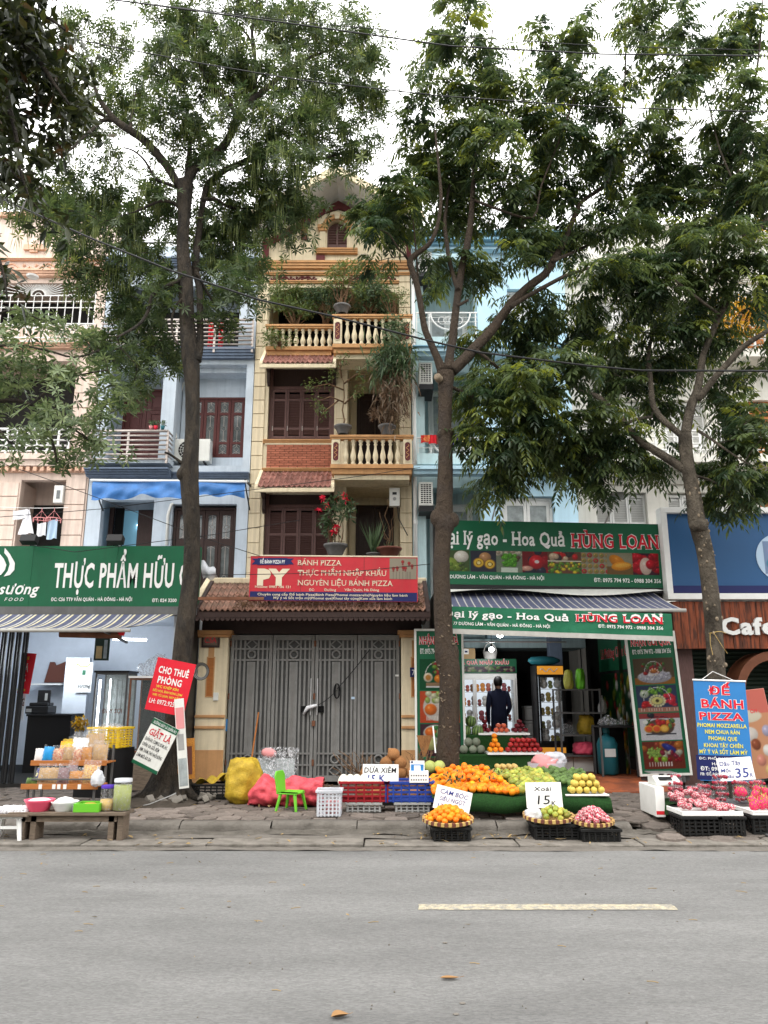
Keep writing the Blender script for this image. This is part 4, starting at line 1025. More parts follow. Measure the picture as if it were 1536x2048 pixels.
for z in(za, za+.1, zb-.1, zb):g2.bar((-10.2, HY-.2, z), (-7.1, HY-.2, z), .022)
g2.build('balcony_grille', 'white_paint', C_)
railing(-10.2, -7.5, Z(905), Z(861), HY-.1, 5, C_, posts=12, m='white_paint')
MB().lathe([(.02, 0), (.13, .02), (.15, .06)], (PX(76, 563, HY), HY-.3, Z(569)), 14, cap=True).build('ceiling_lamp', 'white_plastic', C_)
ln = thing('washing_line', 'wire washing line strung across the pink house opening', 'washing line')
pa, pb = P(0, 1014, HY-.12), P(136, 1015, HY-.12)
MB().tube(curve_pts(pa, pb, 6, .02), .008, 5).build('line', 'white_plastic', ln)
def cloth(u, v0, v1, w, m, lab, y=HY-.14, taper=0.0):
 a, b = P(u, v0, y), P(u, v1, y)
 o = MB().sheet(lambda s, t:(a.x+(s-.5)*w*(1-taper*t if taper>=0 else.35+(-taper)*t), y+.025*sin(11*s+2*t), a.z*(1-t)+b.z*t-.02*sin(6*s)), 10, 8).build('hanging_cloth', m, smooth=True);tag(o, lab, 'laundry', 'washing hung out on the pink house');return o
cloth(42, 1020, 1038, .36, 'cloth_white', 'striped white cloth folded over the left of the washing line')
cloth(56, 1020, 1068, .3, 'cloth_white', 'white narrow garment widening downwards, third from left on the line', taper=-.9)
cloth(84, 1046, 1072, .22, 'cloth_white', 'cream small garment clipped under the left peg ring')
cloth(106, 1040, 1078, .24, 'cloth_blue', 'pale blue small garment clipped under the right peg ring')
for(u, lab)in((82, 'pink round peg hanger holding the cream garment'), (107, 'pink round peg hanger holding the blue garment')):
 p = P(u, 1038, HY-.14);t = thing('peg_hanger', lab, 'peg hanger', (p.x, p.y, p.z), group='peg hangers on the washing line')
 MB().tube([(.17*cos(a), .17*sin(a), 0)for a in np.linspace(0, 2*pi, 17)], .012, 5).build('ring', 'cloth_pink', t)
 h = MB()
 for a in(0, 2.1, 4.2):h.bar((.17*cos(a), .17*sin(a), 0), (0, 0, .2), .008)
 h.bar((0, 0, .2), (0, 0, .27), .01).build('hook', 'cloth_pink', t)
 for k in range(8):a = k*pi/4;MB().box(.17*cos(a)-.01, .17*cos(a)+.01, .17*sin(a)-.008, .17*sin(a)+.008, -.07, .0).build('peg', 'cloth_pink', t)
mb2 = thing('meter_box', 'grey white meter box on the wall behind the washing line', 'meter box', (PX(120, 990, HY), HY-.12, Z(1008)));MB().box(-.1, .12, 0, .15, 0, .42).build('casing', 'ac_plastic', mb2, bevel=.01);MB().box(-.03, .05, -.01, 0, .1, .3).build('meter_window', 'glass_dark', mb2)
# the pale blue house on the right
D = thing('townhouse', 'pale turquoise house with curved white balconies behind the middle tree', 'house')
x0, x1 = PL[3]+.01, PL[4]-.01;xb = 2.28;zt = Z(476)
hl = [(.98, xb-.02, 3.0, Z(975)), (.98, xb-.02, Z(944), Z(745)), (.98, xb-.02, Z(712), Z(520))]
wall_holes(x0, xb, 2.8, zt, HY, HY+.2, hl).build('wall', 'sky_wall', D)
hb = [RC(1015, 578, 1062, 640, HY-.35), (2.75, 3.75, Z(880), Z(745)), (2.7, 3.9, 3.0, Z(1000))]
wall_holes(xb, x1, 2.8, zt, HY-.35, HY+.2, hb).build('bay_wall', 'sky_wall_bright', D)
for h in hb:glazed_window(h[0]+.01, h[1]-.01, h[2], h[3]-.01, HY-.2, D, 2, 'white_paint', 'glass_frost', lattice=False);
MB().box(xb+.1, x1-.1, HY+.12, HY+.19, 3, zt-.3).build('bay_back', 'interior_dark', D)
b_ = MB().box(x0, x1, HY+1.0, HY+11, 2.8, zt-.05).build('wall', 'sky_wall', D)
MB().box(x0, x0+.2, HY+.2, HY+1.0, 2.8, zt-.06).box(xb-.0, xb+.2, HY+.2, HY+1.0, 2.8, zt-.06).box(x1-.2, x1, HY+.2, HY+1.0, 2.8, zt-.06).build('side_wall', 'sky_wall', D)
for z in(Z(944), Z(712), zt):MB().box(x0+.2, xb, HY+.2, HY+1.0, z-.28, z-.02).build('floor_slab', 'sky_wall', D)
MB().box(x0, x1, HY-.3, HY+1.0, 2.6, 2.79).build('floor_slab', 'sky_wall', D)
for z0_, z1_ in((Z(944), Z(752)), (Z(712), Z(588)), (3.0, Z(990))):
 w = glazed_window(1.12, xb-.1, z0_, z1_, HY+.93, D, 2, 'white_paint', 'glass_frost', lattice=False, rows=((.03, .96), ), name='balcony_door')
for(va, vb, o_, m_)in((722, 708, .35, 'sky_wall_bright'), (954, 940, .35, 'sky_wall_bright'), (708, 703, .4, 'sky_trim'), (510, 500, .3, 'sky_wall_bright'), (500, 490, .42, 'sky_trim'), (486, 476, .5, 'sky_trim')):
 molding(x0, x1, Z(va, HY-o_), Z(vb, HY-o_), HY-.36, o_, m_, D, steps=2)
MB().box(xb, xb+.25, HY-.40, HY-.352, Z(1000), Z(1012)).box(2.2, 4.4, HY-.42, HY-.352, Z(906), Z(895)).build('pilaster_band', 'sky_trim', D)
for zb_, zr in((Z(930), Z(886)), (Z(700), Z(640))):
 bp_ = MB().box(x0+.1, xb, HY-.4, HY-.3, zb_-.1, zb_+.16).build('balcony_parapet', 'sky_wall', D)
 r = MB();cxr = 1.62;rr_ = .48
 r.tube([(cxr+rr_*cos(a), HY-.36, zr-.02+rr_*sin(a)*.9)for a in np.linspace(pi, 2*pi, 21)], .022, 6)
 r.tube([(x0+.1, HY-.36, zr), (xb, HY-.36, zr)], .022, 6)
 for k in range(4):r.tube([(cxr-.2+.13*k+.1*cos(a), HY-.36, zr-.2+.1*sin(a))for a in np.linspace(0, 2*pi, 13)], .01, 4)
 for z in(.12, .24):r.tube([(x0+.1, HY-.36, zr-z), (xb, HY-.36, zr-z)], .01, 4)
 for x in(x0+.12, 1.1, xb-.05):r.bar((x, HY-.36, zr), (x, HY-.36, zb_+.1), .025)
 r.build('railing', 'white_paint', bp_)
for i, (u, w, m_, v1, lab)in enumerate(((851, .22, 'towel_red', 886, 'orange and red cloth at the left end of the turquoise balcony rail'), (865, .2, 'cloth_red', 888, 'red spotted cloth left of the middle trunk on the rail'), (876, .1, 'pot_brown', 890, 'dark red cloth half hidden by the middle trunk'), (911, .2, 'towel_purple', 890, 'purple towel right of the middle trunk on the rail'), (929, .27, 'towel_yellow', 887, 'yellow towel at the right end of the rail'))):
 a, b = P(u, 870, HY-.42), P(u, v1, HY-.42)
 o = MB().sheet(lambda s, t:(a.x+(s-.5)*w, HY-.42+.015*sin(14*s), a.z*(1-t)+b.z*t+.02*sin(3*s)*t), 10, 5).build('towel', m_, smooth=True);tag(o, lab, 'laundry', 'washing on the turquoise balcony')
for(v, lab)in((543, 'air conditioner end near the attic storey of the turquoise house'), (768, 'air conditioner end on the middle storey of the turquoise house'), (1011, 'air conditioner end on the lowest storey of the turquoise house')):
 ac_side(PX(838, v-20, HY-.45), HY-.45, PZ(v, HY-.45), lab)
bl = MB()
for k in range(7):bl.box(2.95, 3.8, HY-.46, HY-.43, Z(930)+k*.07, Z(930)+k*.07+.05)
tag(bl.build('bamboo_screen', 'cardboard'), 'slatted brown bamboo screen on the bay of the turquoise house', 'screen')
# the white house and the one beyond
for(i, lab, m_)in((4, 'white house with white louvred shutters behind the right tree', 'white_wall'), (5, 'cream white house with brown wooden doors at the right edge', 'white_wall')):
 E_ = thing('townhouse', lab, 'house');x0, x1 = PL[i]+.01, PL[i+1]-.01;zt = Z(455 if i==4 else 470)
 hs_ = []
 lv_ = [(3.0, Z(985)), (Z(912), Z(800)), (Z(700), Z(600))]
 for a, b in lv_:hs_ += [(x0+.5, x0+1.7, a, b), (x0+2.2, x0+3.3, a, b)]
 wall_holes(x0, x1, 0, zt, HY, HY+.2, hs_).build('wall', m_, E_)
 body(x0, x1, zt, HY+.5, m_, E_)
 for h in hs_:
  if i == 4:
   n = 3;w = (h[1]-h[0])/n;s0 = MB().box(h[0], h[1], HY+.2, HY+.25, h[2], h[3]).build('window', 'white_paint', E_)
   for k in range(n):shutter(h[0]+k*w+.005, h[0]+(k+1)*w-.005, h[2]+.02, h[3]-.02, HY+.14, s0, 'white_paint')
  else:double_door(h[0], h[1], h[2], h[3], HY+.14, E_, 'shelf_wood', arch=False)
 for z in(Z(960), Z(935), Z(730), Z(560), zt):molding(x0, x1, z-.12, z, HY, .16, m_, E_)
 for z0_, z1_ in((Z(925), Z(880)), (Z(722), Z(676))):
  MB().box(x0+.2, x1-.2, HY-.7, HY-.002, z0_-.2, z0_).build('balcony', m_, E_);railing(x0+.25, x1-.25, z0_+.1, z1_, HY-.66, 4, E_, posts=14, m='white_paint', fat=.014)
by = thing('flowering_shrub', 'yellow flowering creeper on the top balcony at the right edge', 'plant', P(1500, 640, HY-.6))
stems('branches', [curve_pts((0, 0, -.6), (rng.uniform(-.8, .6), rng.uniform(-.3, .2), rng.uniform(-.2, .6)), 4, 0, .05)for _ in range(9)], .015, .006, 'twig_brown', by)
plant_leaves('flowers', rng, [(rng.uniform(-.8, .6), rng.uniform(-.3, .2), rng.uniform(-.4, .5))for _ in range(14)], .28, 1500, .1, .06, 'leaf_yellow', by)
by2 = thing('flowering_shrub', 'yellow leaved shrub on the roof terrace behind the right tree', 'plant', P(1500, 500, HY+1))
stems('branches', [curve_pts((0, 0, -1), (rng.uniform(-1, 1), rng.uniform(-.3, .3), rng.uniform(-.2, .8)), 4, 0, .05)for _ in range(9)], .02, .006, 'twig_brown', by2)
plant_leaves('flowers', rng, [(rng.uniform(-1.1, 1), rng.uniform(-.4, .4), rng.uniform(-.4, .9))for _ in range(18)], .4, 2600, .11, .06, 'leaf_yellow', by2)
# pots and plants on the cream house
def bowl(t, r, h, m='pot_grey', foot=True):
 MB().lathe([(r*.55, 0), (r*.62, h*.1), (r*.9, h*.75), (r*1.02, h*.8), (r*1.05, h), (r*.93, h), (r*.8, h*.7), (.001, h*.65)], n=18, cap=False).build('pot', m, t, smooth=True)
 MB().lathe([(r*.85, h*.8), (.001, h*.86)], n=14).build('soil', 'dirt', t)
yb = 16.83
t = thing('potted_tree', 'bare limbed bonsai in a round grey pot at the left of the balcony rail', 'potted plant', (PX(686, 860, yb), yb, PZ(869, yb)))
bowl(t, .2, .2)
S = [[(0, 0, .15), (.03, 0, .35), (-.02, 0, .6), (.02, 0, .9), (.0, 0, 1.3), (-.12, 0, 1.6)], [(.02, 0, .75), (.25, -.05, .95), (.5, -.1, 1.15)], [(0, 0, .8), (-.3, -.08, .9), (-.62, -.1, .75)], [(0, 0, 1.1), (-.35, 0, 1.25), (-.75, -.05, 1.15)], [(0, 0, 1.25), (.3, 0, 1.5), (.7, 0, 1.45)], [(-.05, 0, 1.4), (-.1, 0, 1.8), (.1, 0, 2.0)], [(-.1, 0, .85), (-.4, -.1, .55), (-.5, -.1, .4)]]
stems('stem', S, .022, .007, 'twig_brown', t)
plant_leaves('leaves', rng, [(.5, -.1, 1.15), (.3, -.05, 1.0), (-.62, -.1, .75), (-.75, -.05, 1.2), (-.4, 0, 1.3), (.7, 0, 1.45), (.35, 0, 1.5), (0, 0, 1.9), (-.45, -.1, .5), (-.25, 0, 1.6)], .2, 420, .09, .03, 'leaf_bonsai', t, tone=(.6, .25))
t = thing('potted_plant', 'round ribbed grey pot with dry brown fronds at the right end of the balcony rail', 'potted plant', (PX(774, 862, yb), yb, PZ(871, yb)))
bowl(t, .2, .23)
stems('stem', [curve_pts((0, 0, .2), (rng.uniform(-.35, .4), rng.uniform(-.15, .1), rng.uniform(.35, .75)), 4, -.05, .02)for _ in range(14)], .012, .004, 'twig_brown', t)
plant_leaves('leaves', rng, [(rng.uniform(-.35, .4), rng.uniform(-.15, .1), rng.uniform(.3, .75))for _ in range(14)], .12, 520, .10, .022, 'leaf_brown', t)
t = thing('hanging_plant', 'large hanging dracaena with long drooping leaves below the upper balcony', 'hanging plant', P(782, 720, 16.6))
stems('stem', [curve_pts((0, .1, .35), (rng.uniform(-.35, .4), rng.uniform(-.15, .1), rng.uniform(-1.3, .1)), 5, -.05, .03)for _ in range(16)], .016, .008, 'twig_brown', t)
g_ = np.random.default_rng(9);n = 700;c = g_.normal(0, 1, (n, 3))*(.24, .14, .28)+(0.02, 0, .08);d = rand_dirs(g_, n, -.7)
link('leaves', leaves_mesh('leaves', c, d, rand_dirs(g_, n, 1), .3*g_.uniform(.6, 1.2, n), .045, g_.normal(.55, .25, n), ['leaf_pot'], .45, .4), t)
n = 520;c = g_.normal(0, 1, (n, 3))*(.2, .12, .32)+(0.03, 0, -.75);d = rand_dirs(g_, n, -1.3)
link('dead_leaves', leaves_mesh('leaves', c, d, rand_dirs(g_, n, 1), .24*g_.uniform(.6, 1.2, n), .035, g_.normal(.5, .25, n), ['leaf_brown'], .5, .4), t)
def bush(u, v, y, w, h, n, m, lab, L=.1, W=.035, tone=(.5, .25), cat='potted plant', name='potted_plant', pot=.2, potm='pot_grey', seed=1):
 g = np.random.default_rng(seed);p = P(u, v, y);t = thing(name, lab, cat, p);
 if pot:bowl(t, pot, pot, potm)
 tips = [(g.uniform(-w/2, w/2), g.uniform(-.2, .2), g.uniform(.35*h, h))for _ in range(max(8, int(w*16)))]
 stems('stem', [curve_pts((g.uniform(-.05, .05), 0, .1), q, 4, -.06, .04, g)for q in tips], .016, .005, 'twig_brown', t)
 plant_leaves('leaves', g, tips, .2, n, L, W, m, t, tone=tone);return t
bush(590, 665, 17.3, 1.25, 1.25, 3000, 'leaf_bonsai', 'dense small leaved bush filling the left of the top loggia', .09, .03, (.65, .3), seed=2, pot=0)
bush(650, 660, 17.3, .9, 1.15, 1500, 'leaf_pot', 'dark leaved bush in the middle of the top loggia', .09, .035, seed=3, pot=0)
bush(684, 628, 16.85, .9, 1.3, 900, 'leaf_bonsai', 'bonsai with pale green leaves rising from a bowl on the top balcony rail', .1, .03, (.8, .2), seed=4)
bush(735, 645, 17.2, 1.0, 1.2, 1300, 'leaf_pot', 'long leaved shrub right of the bonsai on the top balcony', .15, .035, (.6, .25), seed=5, pot=0)
bush(785, 640, 17.0, .7, .9, 520, 'leaf_bonsai', 'sparse twiggy plant at the right end of the top balcony', .08, .02, seed=6, pot=0)
bush(560, 700, 17.05, .7, .5, 420, 'leaf_bonsai', 'plant hanging through the left top balusters', .1, .03, seed=7, pot=0, cat='plant', name='creeper')
bush(800, 690, 16.7, .7, .7, 380, 'leaf_pot', 'leafy creeper over the right post of the top balcony', .12, .035, (.7, .2), seed=8, pot=0, cat='plant', name='creeper')
t = bush(671, 1112, 16.9, .55, 1.3, 520, 'leaf_pot', 'tall poinsettia with red flower heads in a grey bowl above the red sign', .13, .05, (.35, .2), seed=12, pot=.26)
fl_ = [(-.3, -.1, 1.32), (.02, -.1, 1.3), (.18, -.12, 1.38), (.22, -.14, 1.25), (-.2, -.1, 1.15), (-.4, -.1, 1.02), (.02, -.2, .62), (-.04, -.2, .5)]
g_ = np.random.default_rng(4);cc = np.repeat(np.array(fl_), 16, 0);n = len(cc);d = rand_dirs(g_, n, .5)
link('flowers', leaves_mesh('flowers', cc, d, rand_dirs(g_, n, 1), .11, .05, g_.random(n), ['flower_red'], .3, .45), t)
def blades(u, v, y, n, L, lab, pot, seed, W=.035, spread=.25):
 g = np.random.default_rng(seed);p = P(u, v, y);t = thing('potted_plant', lab, 'potted plant', p);bowl(t, pot, pot*.8, 'pot_brown' if pot>.2 else 'pot_grey')
 d = unit(g.normal(0, 1, (n, 3))*(spread, spread, .1)+(0, 0, 1));b = np.zeros((n, 3))+(0, 0, pot*.6)+g.normal(0, .03, (n, 3))*(1, 1, 0)
 link('leaves', leaves_mesh('leaves', b, d, rand_dirs(g, n), L*g.uniform(.5, 1.1, n), W, g.normal(.5, .2, n), ['leaf_pot'], .1, .35), t);return t
blades(747, 1118, 16.9, 34, .95, 'tall snake plant with upright striped blades above the red sign', .16, 21, .05)
t = blades(778, 1116, 16.9, 12, .3, 'low brown bowl with dry twigs at the right above the red sign', .28, 22)
stems('stem', [curve_pts((0, 0, .2), (rng.uniform(-.35, .2), rng.uniform(-.1, .1), rng.uniform(.4, 1.4)), 5, -.05, .04)for _ in range(7)], .01, .004, 'twig_brown', t)
# unseen row of houses added behind the camera to block low sky light
ob = thing('townhouse', 'plain unseen house added across the road to block low sky light', 'house', (-37, -15, 0), group='unseen houses added across the road')
MB().box(0, 4.5, -9, 0, 0, 12.6).build('wall', 'white_wall', ob)
for z in(.3, 3.6, 6.8, 10):MB().box(.7, 3.8, -.05, .02, z, z+2.2).build('window', 'glass_dark', ob);MB().box(.4, 4.1, -.02, .5, z+2.5, z+2.65).build('ledge', 'white_wall', ob)
tr_ = subtree(ob)
for k in range(1, 17):copy_tree(ob, loc=(-37+4.55*k, -15-.3*(k%3), 0), scale=(1, 1, .86+.05*(k*7%5)), tree=tr_)
struct(MB().box(-45, 45, -15, -9, -.1, .13).build('sidewalk', 'concrete'))
# street level: signs, awnings, gate, shops
class Board:
 """flat signboard: local x right, z up, front towards the street; texts placed from sight lines"""
 def __init__(s, name, label, u0, v0, u1, v1, Y, m, cat='signboard', thick=.1, rot=(0, 0, 0), group=None, frame=None):
  x0, x1, z0, z1 = RC(u0, v0, u1, v1, Y);s.W, s.H, s.Y = x1-x0, z1-z0, Y;s.o = Vector((x0, Y, z0))
  s.e = thing(name, label, cat, s.o, rot, group);s.rot = Euler(rot).to_matrix()
  s.p = MB().box(0, s.W, 0, thick, 0, s.H).build('panel', m, s.e)
  if frame:
   f = MB();w = .035;f.box(-w, s.W+w, -.02, thick, -w, 0).box(-w, s.W+w, -.02, thick, s.H, s.H+w).box(-w, 0, -.02, thick, 0, s.H).box(s.W, s.W+w, -.02, thick, 0, s.H);f.build('frame', frame, s.e)
 def xy(s, u, v):
  """local x,z where the sight line (u,v) meets the board"""
  n = s.rot@Vector((0, 1, 0));d = P(u, v, 1)-Vector((0, 0, CAMZ));t = (s.o-Vector((0, 0, CAMZ))).dot(n)/d.dot(n)
  q = s.rot.transposed()@(Vector((0, 0, CAMZ))+d*t-s.o);return q.x, q.z
 def text(s, body, u0, u1, vb, vt, m, **k):
  vm = (vb+vt)/2;xa, za = s.xy(u0, vb);xb, _ = s.xy(u1, vb);_, zt = s.xy((u0+u1)/2, vt);_, zm = s.xy((u0+u1)/2, vb)
  return lettering(body, xa, xb, zm, zt-zm, m, s.e, y=k.pop('y', -.006), **k)
 def rect(s, u0, v0, u1, v1, m, y=-.003, name='field'):
  xa, za = s.xy(u0, v1);xb, zb = s.xy(u1, v0)
  return MB().box(xa, xb, y, y+.0025, za, zb).build(name, m, s.e)
 def pic(s, img, u0, v0, u1, v1, y=-.004, name='printed_picture'):
  xa, za = s.xy(u0, v1);xb, zb = s.xy(u1, v0);return img.build(name, xa, xb, za, zb, s.e, y)
# left green sign
S = Board('shop_sign', 'long green fascia sign over the left food shop with white capitals and a leaf emblem', -150, 1092, 396, 1213, 12.7, 'sign_green', thick=.18)
S.text('THỰC PHẨM HỮU CƠ', 106, 398, 1174, 1125, 'sign_white', off=.025)
S.text('ĐC: C56 TT9 VĂN QUÁN - HÀ ĐÔNG - HÀ NỘI', 102, 264, 1202, 1195, 'sign_white', off=.02)
S.text('ĐT: 024 3200', 304, 353, 1204, 1197, 'sign_white', off=.02)
S.text('sương', -3, 78, 1188, 1166, 'sign_white', off=.02, shear=.25)
S.text('F O O D', 9, 47, 1202, 1195, 'sign_white', shear=.3)
def leafshape(b, pts, m='sign_white'):
 q = [b.xy(u, v)for u, v in pts];MB().prism(q, -.008, -.002).build('emblem', m, b.e)
leafshape(S, [(10, 1096), (20, 1108), (30, 1126), (29, 1140), (20, 1150), (8, 1153), (16, 1142), (20, 1128), (16, 1115), (9, 1106)])
leafshape(S, [(0, 1108), (8, 1118), (13, 1130), (10, 1140), (2, 1150), (-14, 1150), (-24, 1140), (-22, 1126), (-8, 1112)])
for u in(62, 232):xa, _ = S.xy(u, 1150);MB().box(xa-.003, xa+.003, -.0035, -.0005, .0, S.H).build('seam', 'sign_green', S.e)
MB().box(-.02, S.W+.02, -.05, .2, -.14, -.005).build('bottom_rail', 'grey_metal', S.e)
# right green sign
SR = Board('shop_sign', 'big green fruit shop sign with eight fruit photographs above the striped awning', 880, 1040, 1330, 1168, 12.95, 'sign_green', thick=.16, rot=(0, R(.85), R(1.2)))
SR.text('Đại lý gạo - Hoa Quả', 876, 1130, 1090, 1062, 'sign_white', off=.022, serif=True)
SR.text('HÙNG LOAN', 1143, 1318, 1096, 1068, 'sign_red', off=.02, serif=True, outline='sign_white')
SR.text('77 DƯƠNG LÂM - VĂN QUÁN - HÀ ĐÔNG - HÀ NỘI', 889, 1088, 1158, 1151, 'sign_white', off=.015)
SR.text('ĐT: 0975 794 972 - 0988 304 356', 1188, 1322, 1165, 1157, 'sign_white', off=.02)
def fruit_pic(k, w=48, h=44):
 im = Img(w, h, (60, 70, 60));W = im.W;g = np.random.default_rng(k)
 if k == 0:im.a[:] = (70, 90, 50);im.ell(.75, .7, .3, .28, (225, 220, 205));im.ell(.3, .35, .3, .3, (130, 150, 60));im.ell(.6, .2, .25, .18, (110, 130, 50));im.speck(0, 0, W, .4, 14, .07, [(90, 120, 40), (60, 80, 40)], 3)
 if k == 1:
  im.a[:] = (50, 52, 66);im.ell(.62, .68, .25, .24, (190, 140, 95));
  for x, z in((.35, .42), (.82, .36)):im.ell(x, z, .24, .24, (150, 110, 50));im.ell(x, z, .2, .2, (235, 190, 60), .1);im.ell(x, z, .07, .07, (240, 225, 160), 0);im.ring(x, z, .1, .1, .15, (70, 50, 20))
 if k == 2:im.a[:] = (120, 130, 110);im.speck(0, .5, W, 1, 24, .09, [(170, 150, 130), (90, 60, 50), (200, 190, 170)], 5);im.speck(.3, .3, W-.3, .85, 50, .08, [(90, 160, 40), (70, 140, 30)], 6);im.rect(.2, 0, W-.2, .22, (215, 225, 210))
 if k == 3:im.a[:] = (120, 20, 25);im.speck(0, 0, W, 1, 14, .2, [(150, 20, 30), (40, 40, 60)], 7);im.ell(.6, .5, .32, .33, (200, 25, 35), .4);im.ell(.62, .52, .1, .08, (235, 225, 220), 0);im.ell(.2, .2, .25, .12, (215, 160, 140))
 if k == 4:im.a[:] = (110, 70, 50);im.speck(0, .6, W, 1, 20, .14, [(200, 30, 30), (210, 180, 150), (60, 50, 50)], 8);im.speck(0, 0, W, .5, 60, .07, [(110, 150, 40), (220, 190, 40), (60, 110, 40)], 9);im.rect(0, .55, W, .6, (230, 225, 200))
 if k == 5:
  im.a[:] = (150, 150, 130)
  for i in range(5):
   for j in range(4):im.ell(.12+i*.25, .12+j*.25, .11, .11, (175, 140, 80)if(i+j)%4 else(190, 40, 50));im.ell(.12+i*.25, .12+j*.25, .045, .045, (120, 130, 60), 0)
 if k == 6:
  im.a[:] = (150, 145, 120);im.rect(0, 0, W, .35, (120, 90, 50));im.ell(.45, .6, .38, .24, (215, 130, 30), .2, -.7);im.ell(.62, .38, .42, .2, (235, 150, 35), .3, .1);im.ell(.66, .42, .33, .1, (245, 180, 70), .1, .1)
 if k == 7:im.a[:] = (70, 30, 50);im.speck(0, 0, W, 1, 26, .17, [(200, 25, 40), (170, 15, 35)], 10);im.ell(.55, .4, .25, .4, (235, 205, 190), .2);im.ell(.75, .48, .2, .22, (205, 20, 40), .5)
 im.noise(.12, k);return im
for k, (a, b)in enumerate(((886, 939), (941, 992), (993, 1044), (1045, 1095), (1096, 1162), (1163, 1213), (1214, 1264), (1266, 1316))):
 SR.pic(fruit_pic(k, 48 if k!=4 else 62), a, 1101+k*.9, b, 1142+k*1.1, y=-.004)
MB().box(-.02, SR.W+.03, .0, .12, -.09, -.004).build('bottom_rail', 'dark_metal', SR.e)
# striped awnings
def striped_awning(name, label, xa, xb, yb, zb, yf, zf, mats, bar='awning_white', sag=.05, stripe=.2, curl=0.0, skew=0.0):
 t = thing(name, label, 'awning');L = xb-xa;n = int(L/stripe);seq = [0, 0, 0, 1, 0, 2]
 mb = MB();k = 0;x = xa
 nx = n*6
 for i in range(nx):
  a0, a1 = i/nx, (i+1)/nx;mb.mat(seq[i%6])
  def f(a, b, a0=a0, a1=a1):
   q = a0+(a1-a0)*a;end = max(0, q-.86)/.14 if curl else 0
   X = xa+L*q-curl*end*b*.5-skew*b;s = sin(pi*b)*sag
   return(X, yb+(yf-yb)*b, zb+(zf-zb)*b-s+.012*sin(q*37)*b+.06*curl*end**2*b)
  mb.sheet(f, 1, 8)
 mb.build('canopy', [M[m]for m in mats], t, smooth=True)
 MB().cyl((xa-.05, yf, zf-.02), (xb-curl*.5-skew+.04, yf, zf-.02), .028).build('front_bar', bar, t, smooth=True)
 for x in(xa+.4, xb-.35-curl*.5):MB().bar((x, yf+.03, zf-.03), (x+.05, (yf+yb)/2, zf-.1), .035).bar((x+.05, (yf+yb)/2, zf-.1), (x, yb, zb-.45), .035).build('folding_arm', 'grey_metal', t)
 return t
LA = striped_awning('striped_awning', 'blue and white striped awning sloping out below the left green sign', PX(-150, 1230, 12.6), PX(346, 1228, 12.6), 12.62, PZ(1229, 12.62), 11.55, PZ(1258, 11.55), ['awning_navy', 'awning_white', 'awning_yellow'], curl=.75, skew=.0)
MB().cyl(P(120, 1268, 11.8), P(242, 1271, 11.8), .05).build('roller_case', 'rust', LA)
MB().lathe([(.05, 0), (.058, .05), (.05, .08)], P(242, 1271, 11.8), 10, cap=True).build('roller_cap', 'red_light' if False else 'cloth_red', LA)
RA = striped_awning('striped_awning', 'dark blue striped awning with a green valance over the fruit shop', .95, 4.56, 12.95, PZ(1186, 12.95), 11.75, PZ(1218, 11.75), ['awning_navy', 'awning_navy', 'awning_white'], sag=.02, stripe=.12)
ya = 11.72;n_, q0, q1 = 60, P(872, 1212, ya), P(1341, 1228, ya)
def val(a, b):
 x = q0.x+(q1.x-q0.x)*a;zt_ = q0.z+(q1.z-q0.z)*a;h = .35+.0*a
 return(x, ya-.03+.012*sin(23*a+2*b)+.008*sin(51*a), zt_-h*b)
vl = MB().sheet(val, 60, 6).build('valance', 'sign_green_cloth', RA, smooth=True)
MB().sheet(lambda a, b:(val(a, 1)[0], val(a, 1)[1]-.004, val(a, 1)[2]-.075*b+.012), 60, 1).build('valance_hem', 'awning_white', RA)
vz = lambda v:PZ(v, ya)
sl_ = math.atan2(q1.z-q0.z, q1.x-q0.x)
wv = lambda x, z:.012*sin(23*(x-q0.x)/(q1.x-q0.x)+1)+.008*sin(51*(x-q0.x)/(q1.x-q0.x))
def vt(body, u0, u1, vb, cap, m, **k):return lettering(body, PX(u0, vb, ya), PX(u1, vb, ya), PZ(vb-(u0-900)*0, ya), cap/F*ya, m, RA, y=ya-.052, rot=sl_, wave=wv, **k)
vt('Đại lý gạo - Hoa Quả', 887, 1136, 1234, 13, 'sign_white', off=.025, serif=True)
vt('HÙNG LOAN', 1150, 1323, 1243, 14, 'sign_red', off=.02, serif=True, outline='sign_white')
vt('77 DƯƠNG LÂM - VĂN QUÁN - HÀ ĐÔNG - HÀ NỘI', 906, 1098, 1250, 6, 'sign_white', off=.02)
vt('ĐT: 0975 794 972 - 0988 304 356', 1194, 1323, 1256, 6.5, 'sign_white', off=.02)
sh = MB().sheet(lambda a, b:(1.0+3.6*a, 12.95-.35*b, PZ(1176, 12.95)-.02+.05*sin(7*a)*b-.1*b), 40, 3).build('roofing_sheet', 'ac_plastic');tag(sh, 'sagging grey plastic sheet between the big green sign and the striped awning', 'sheet')
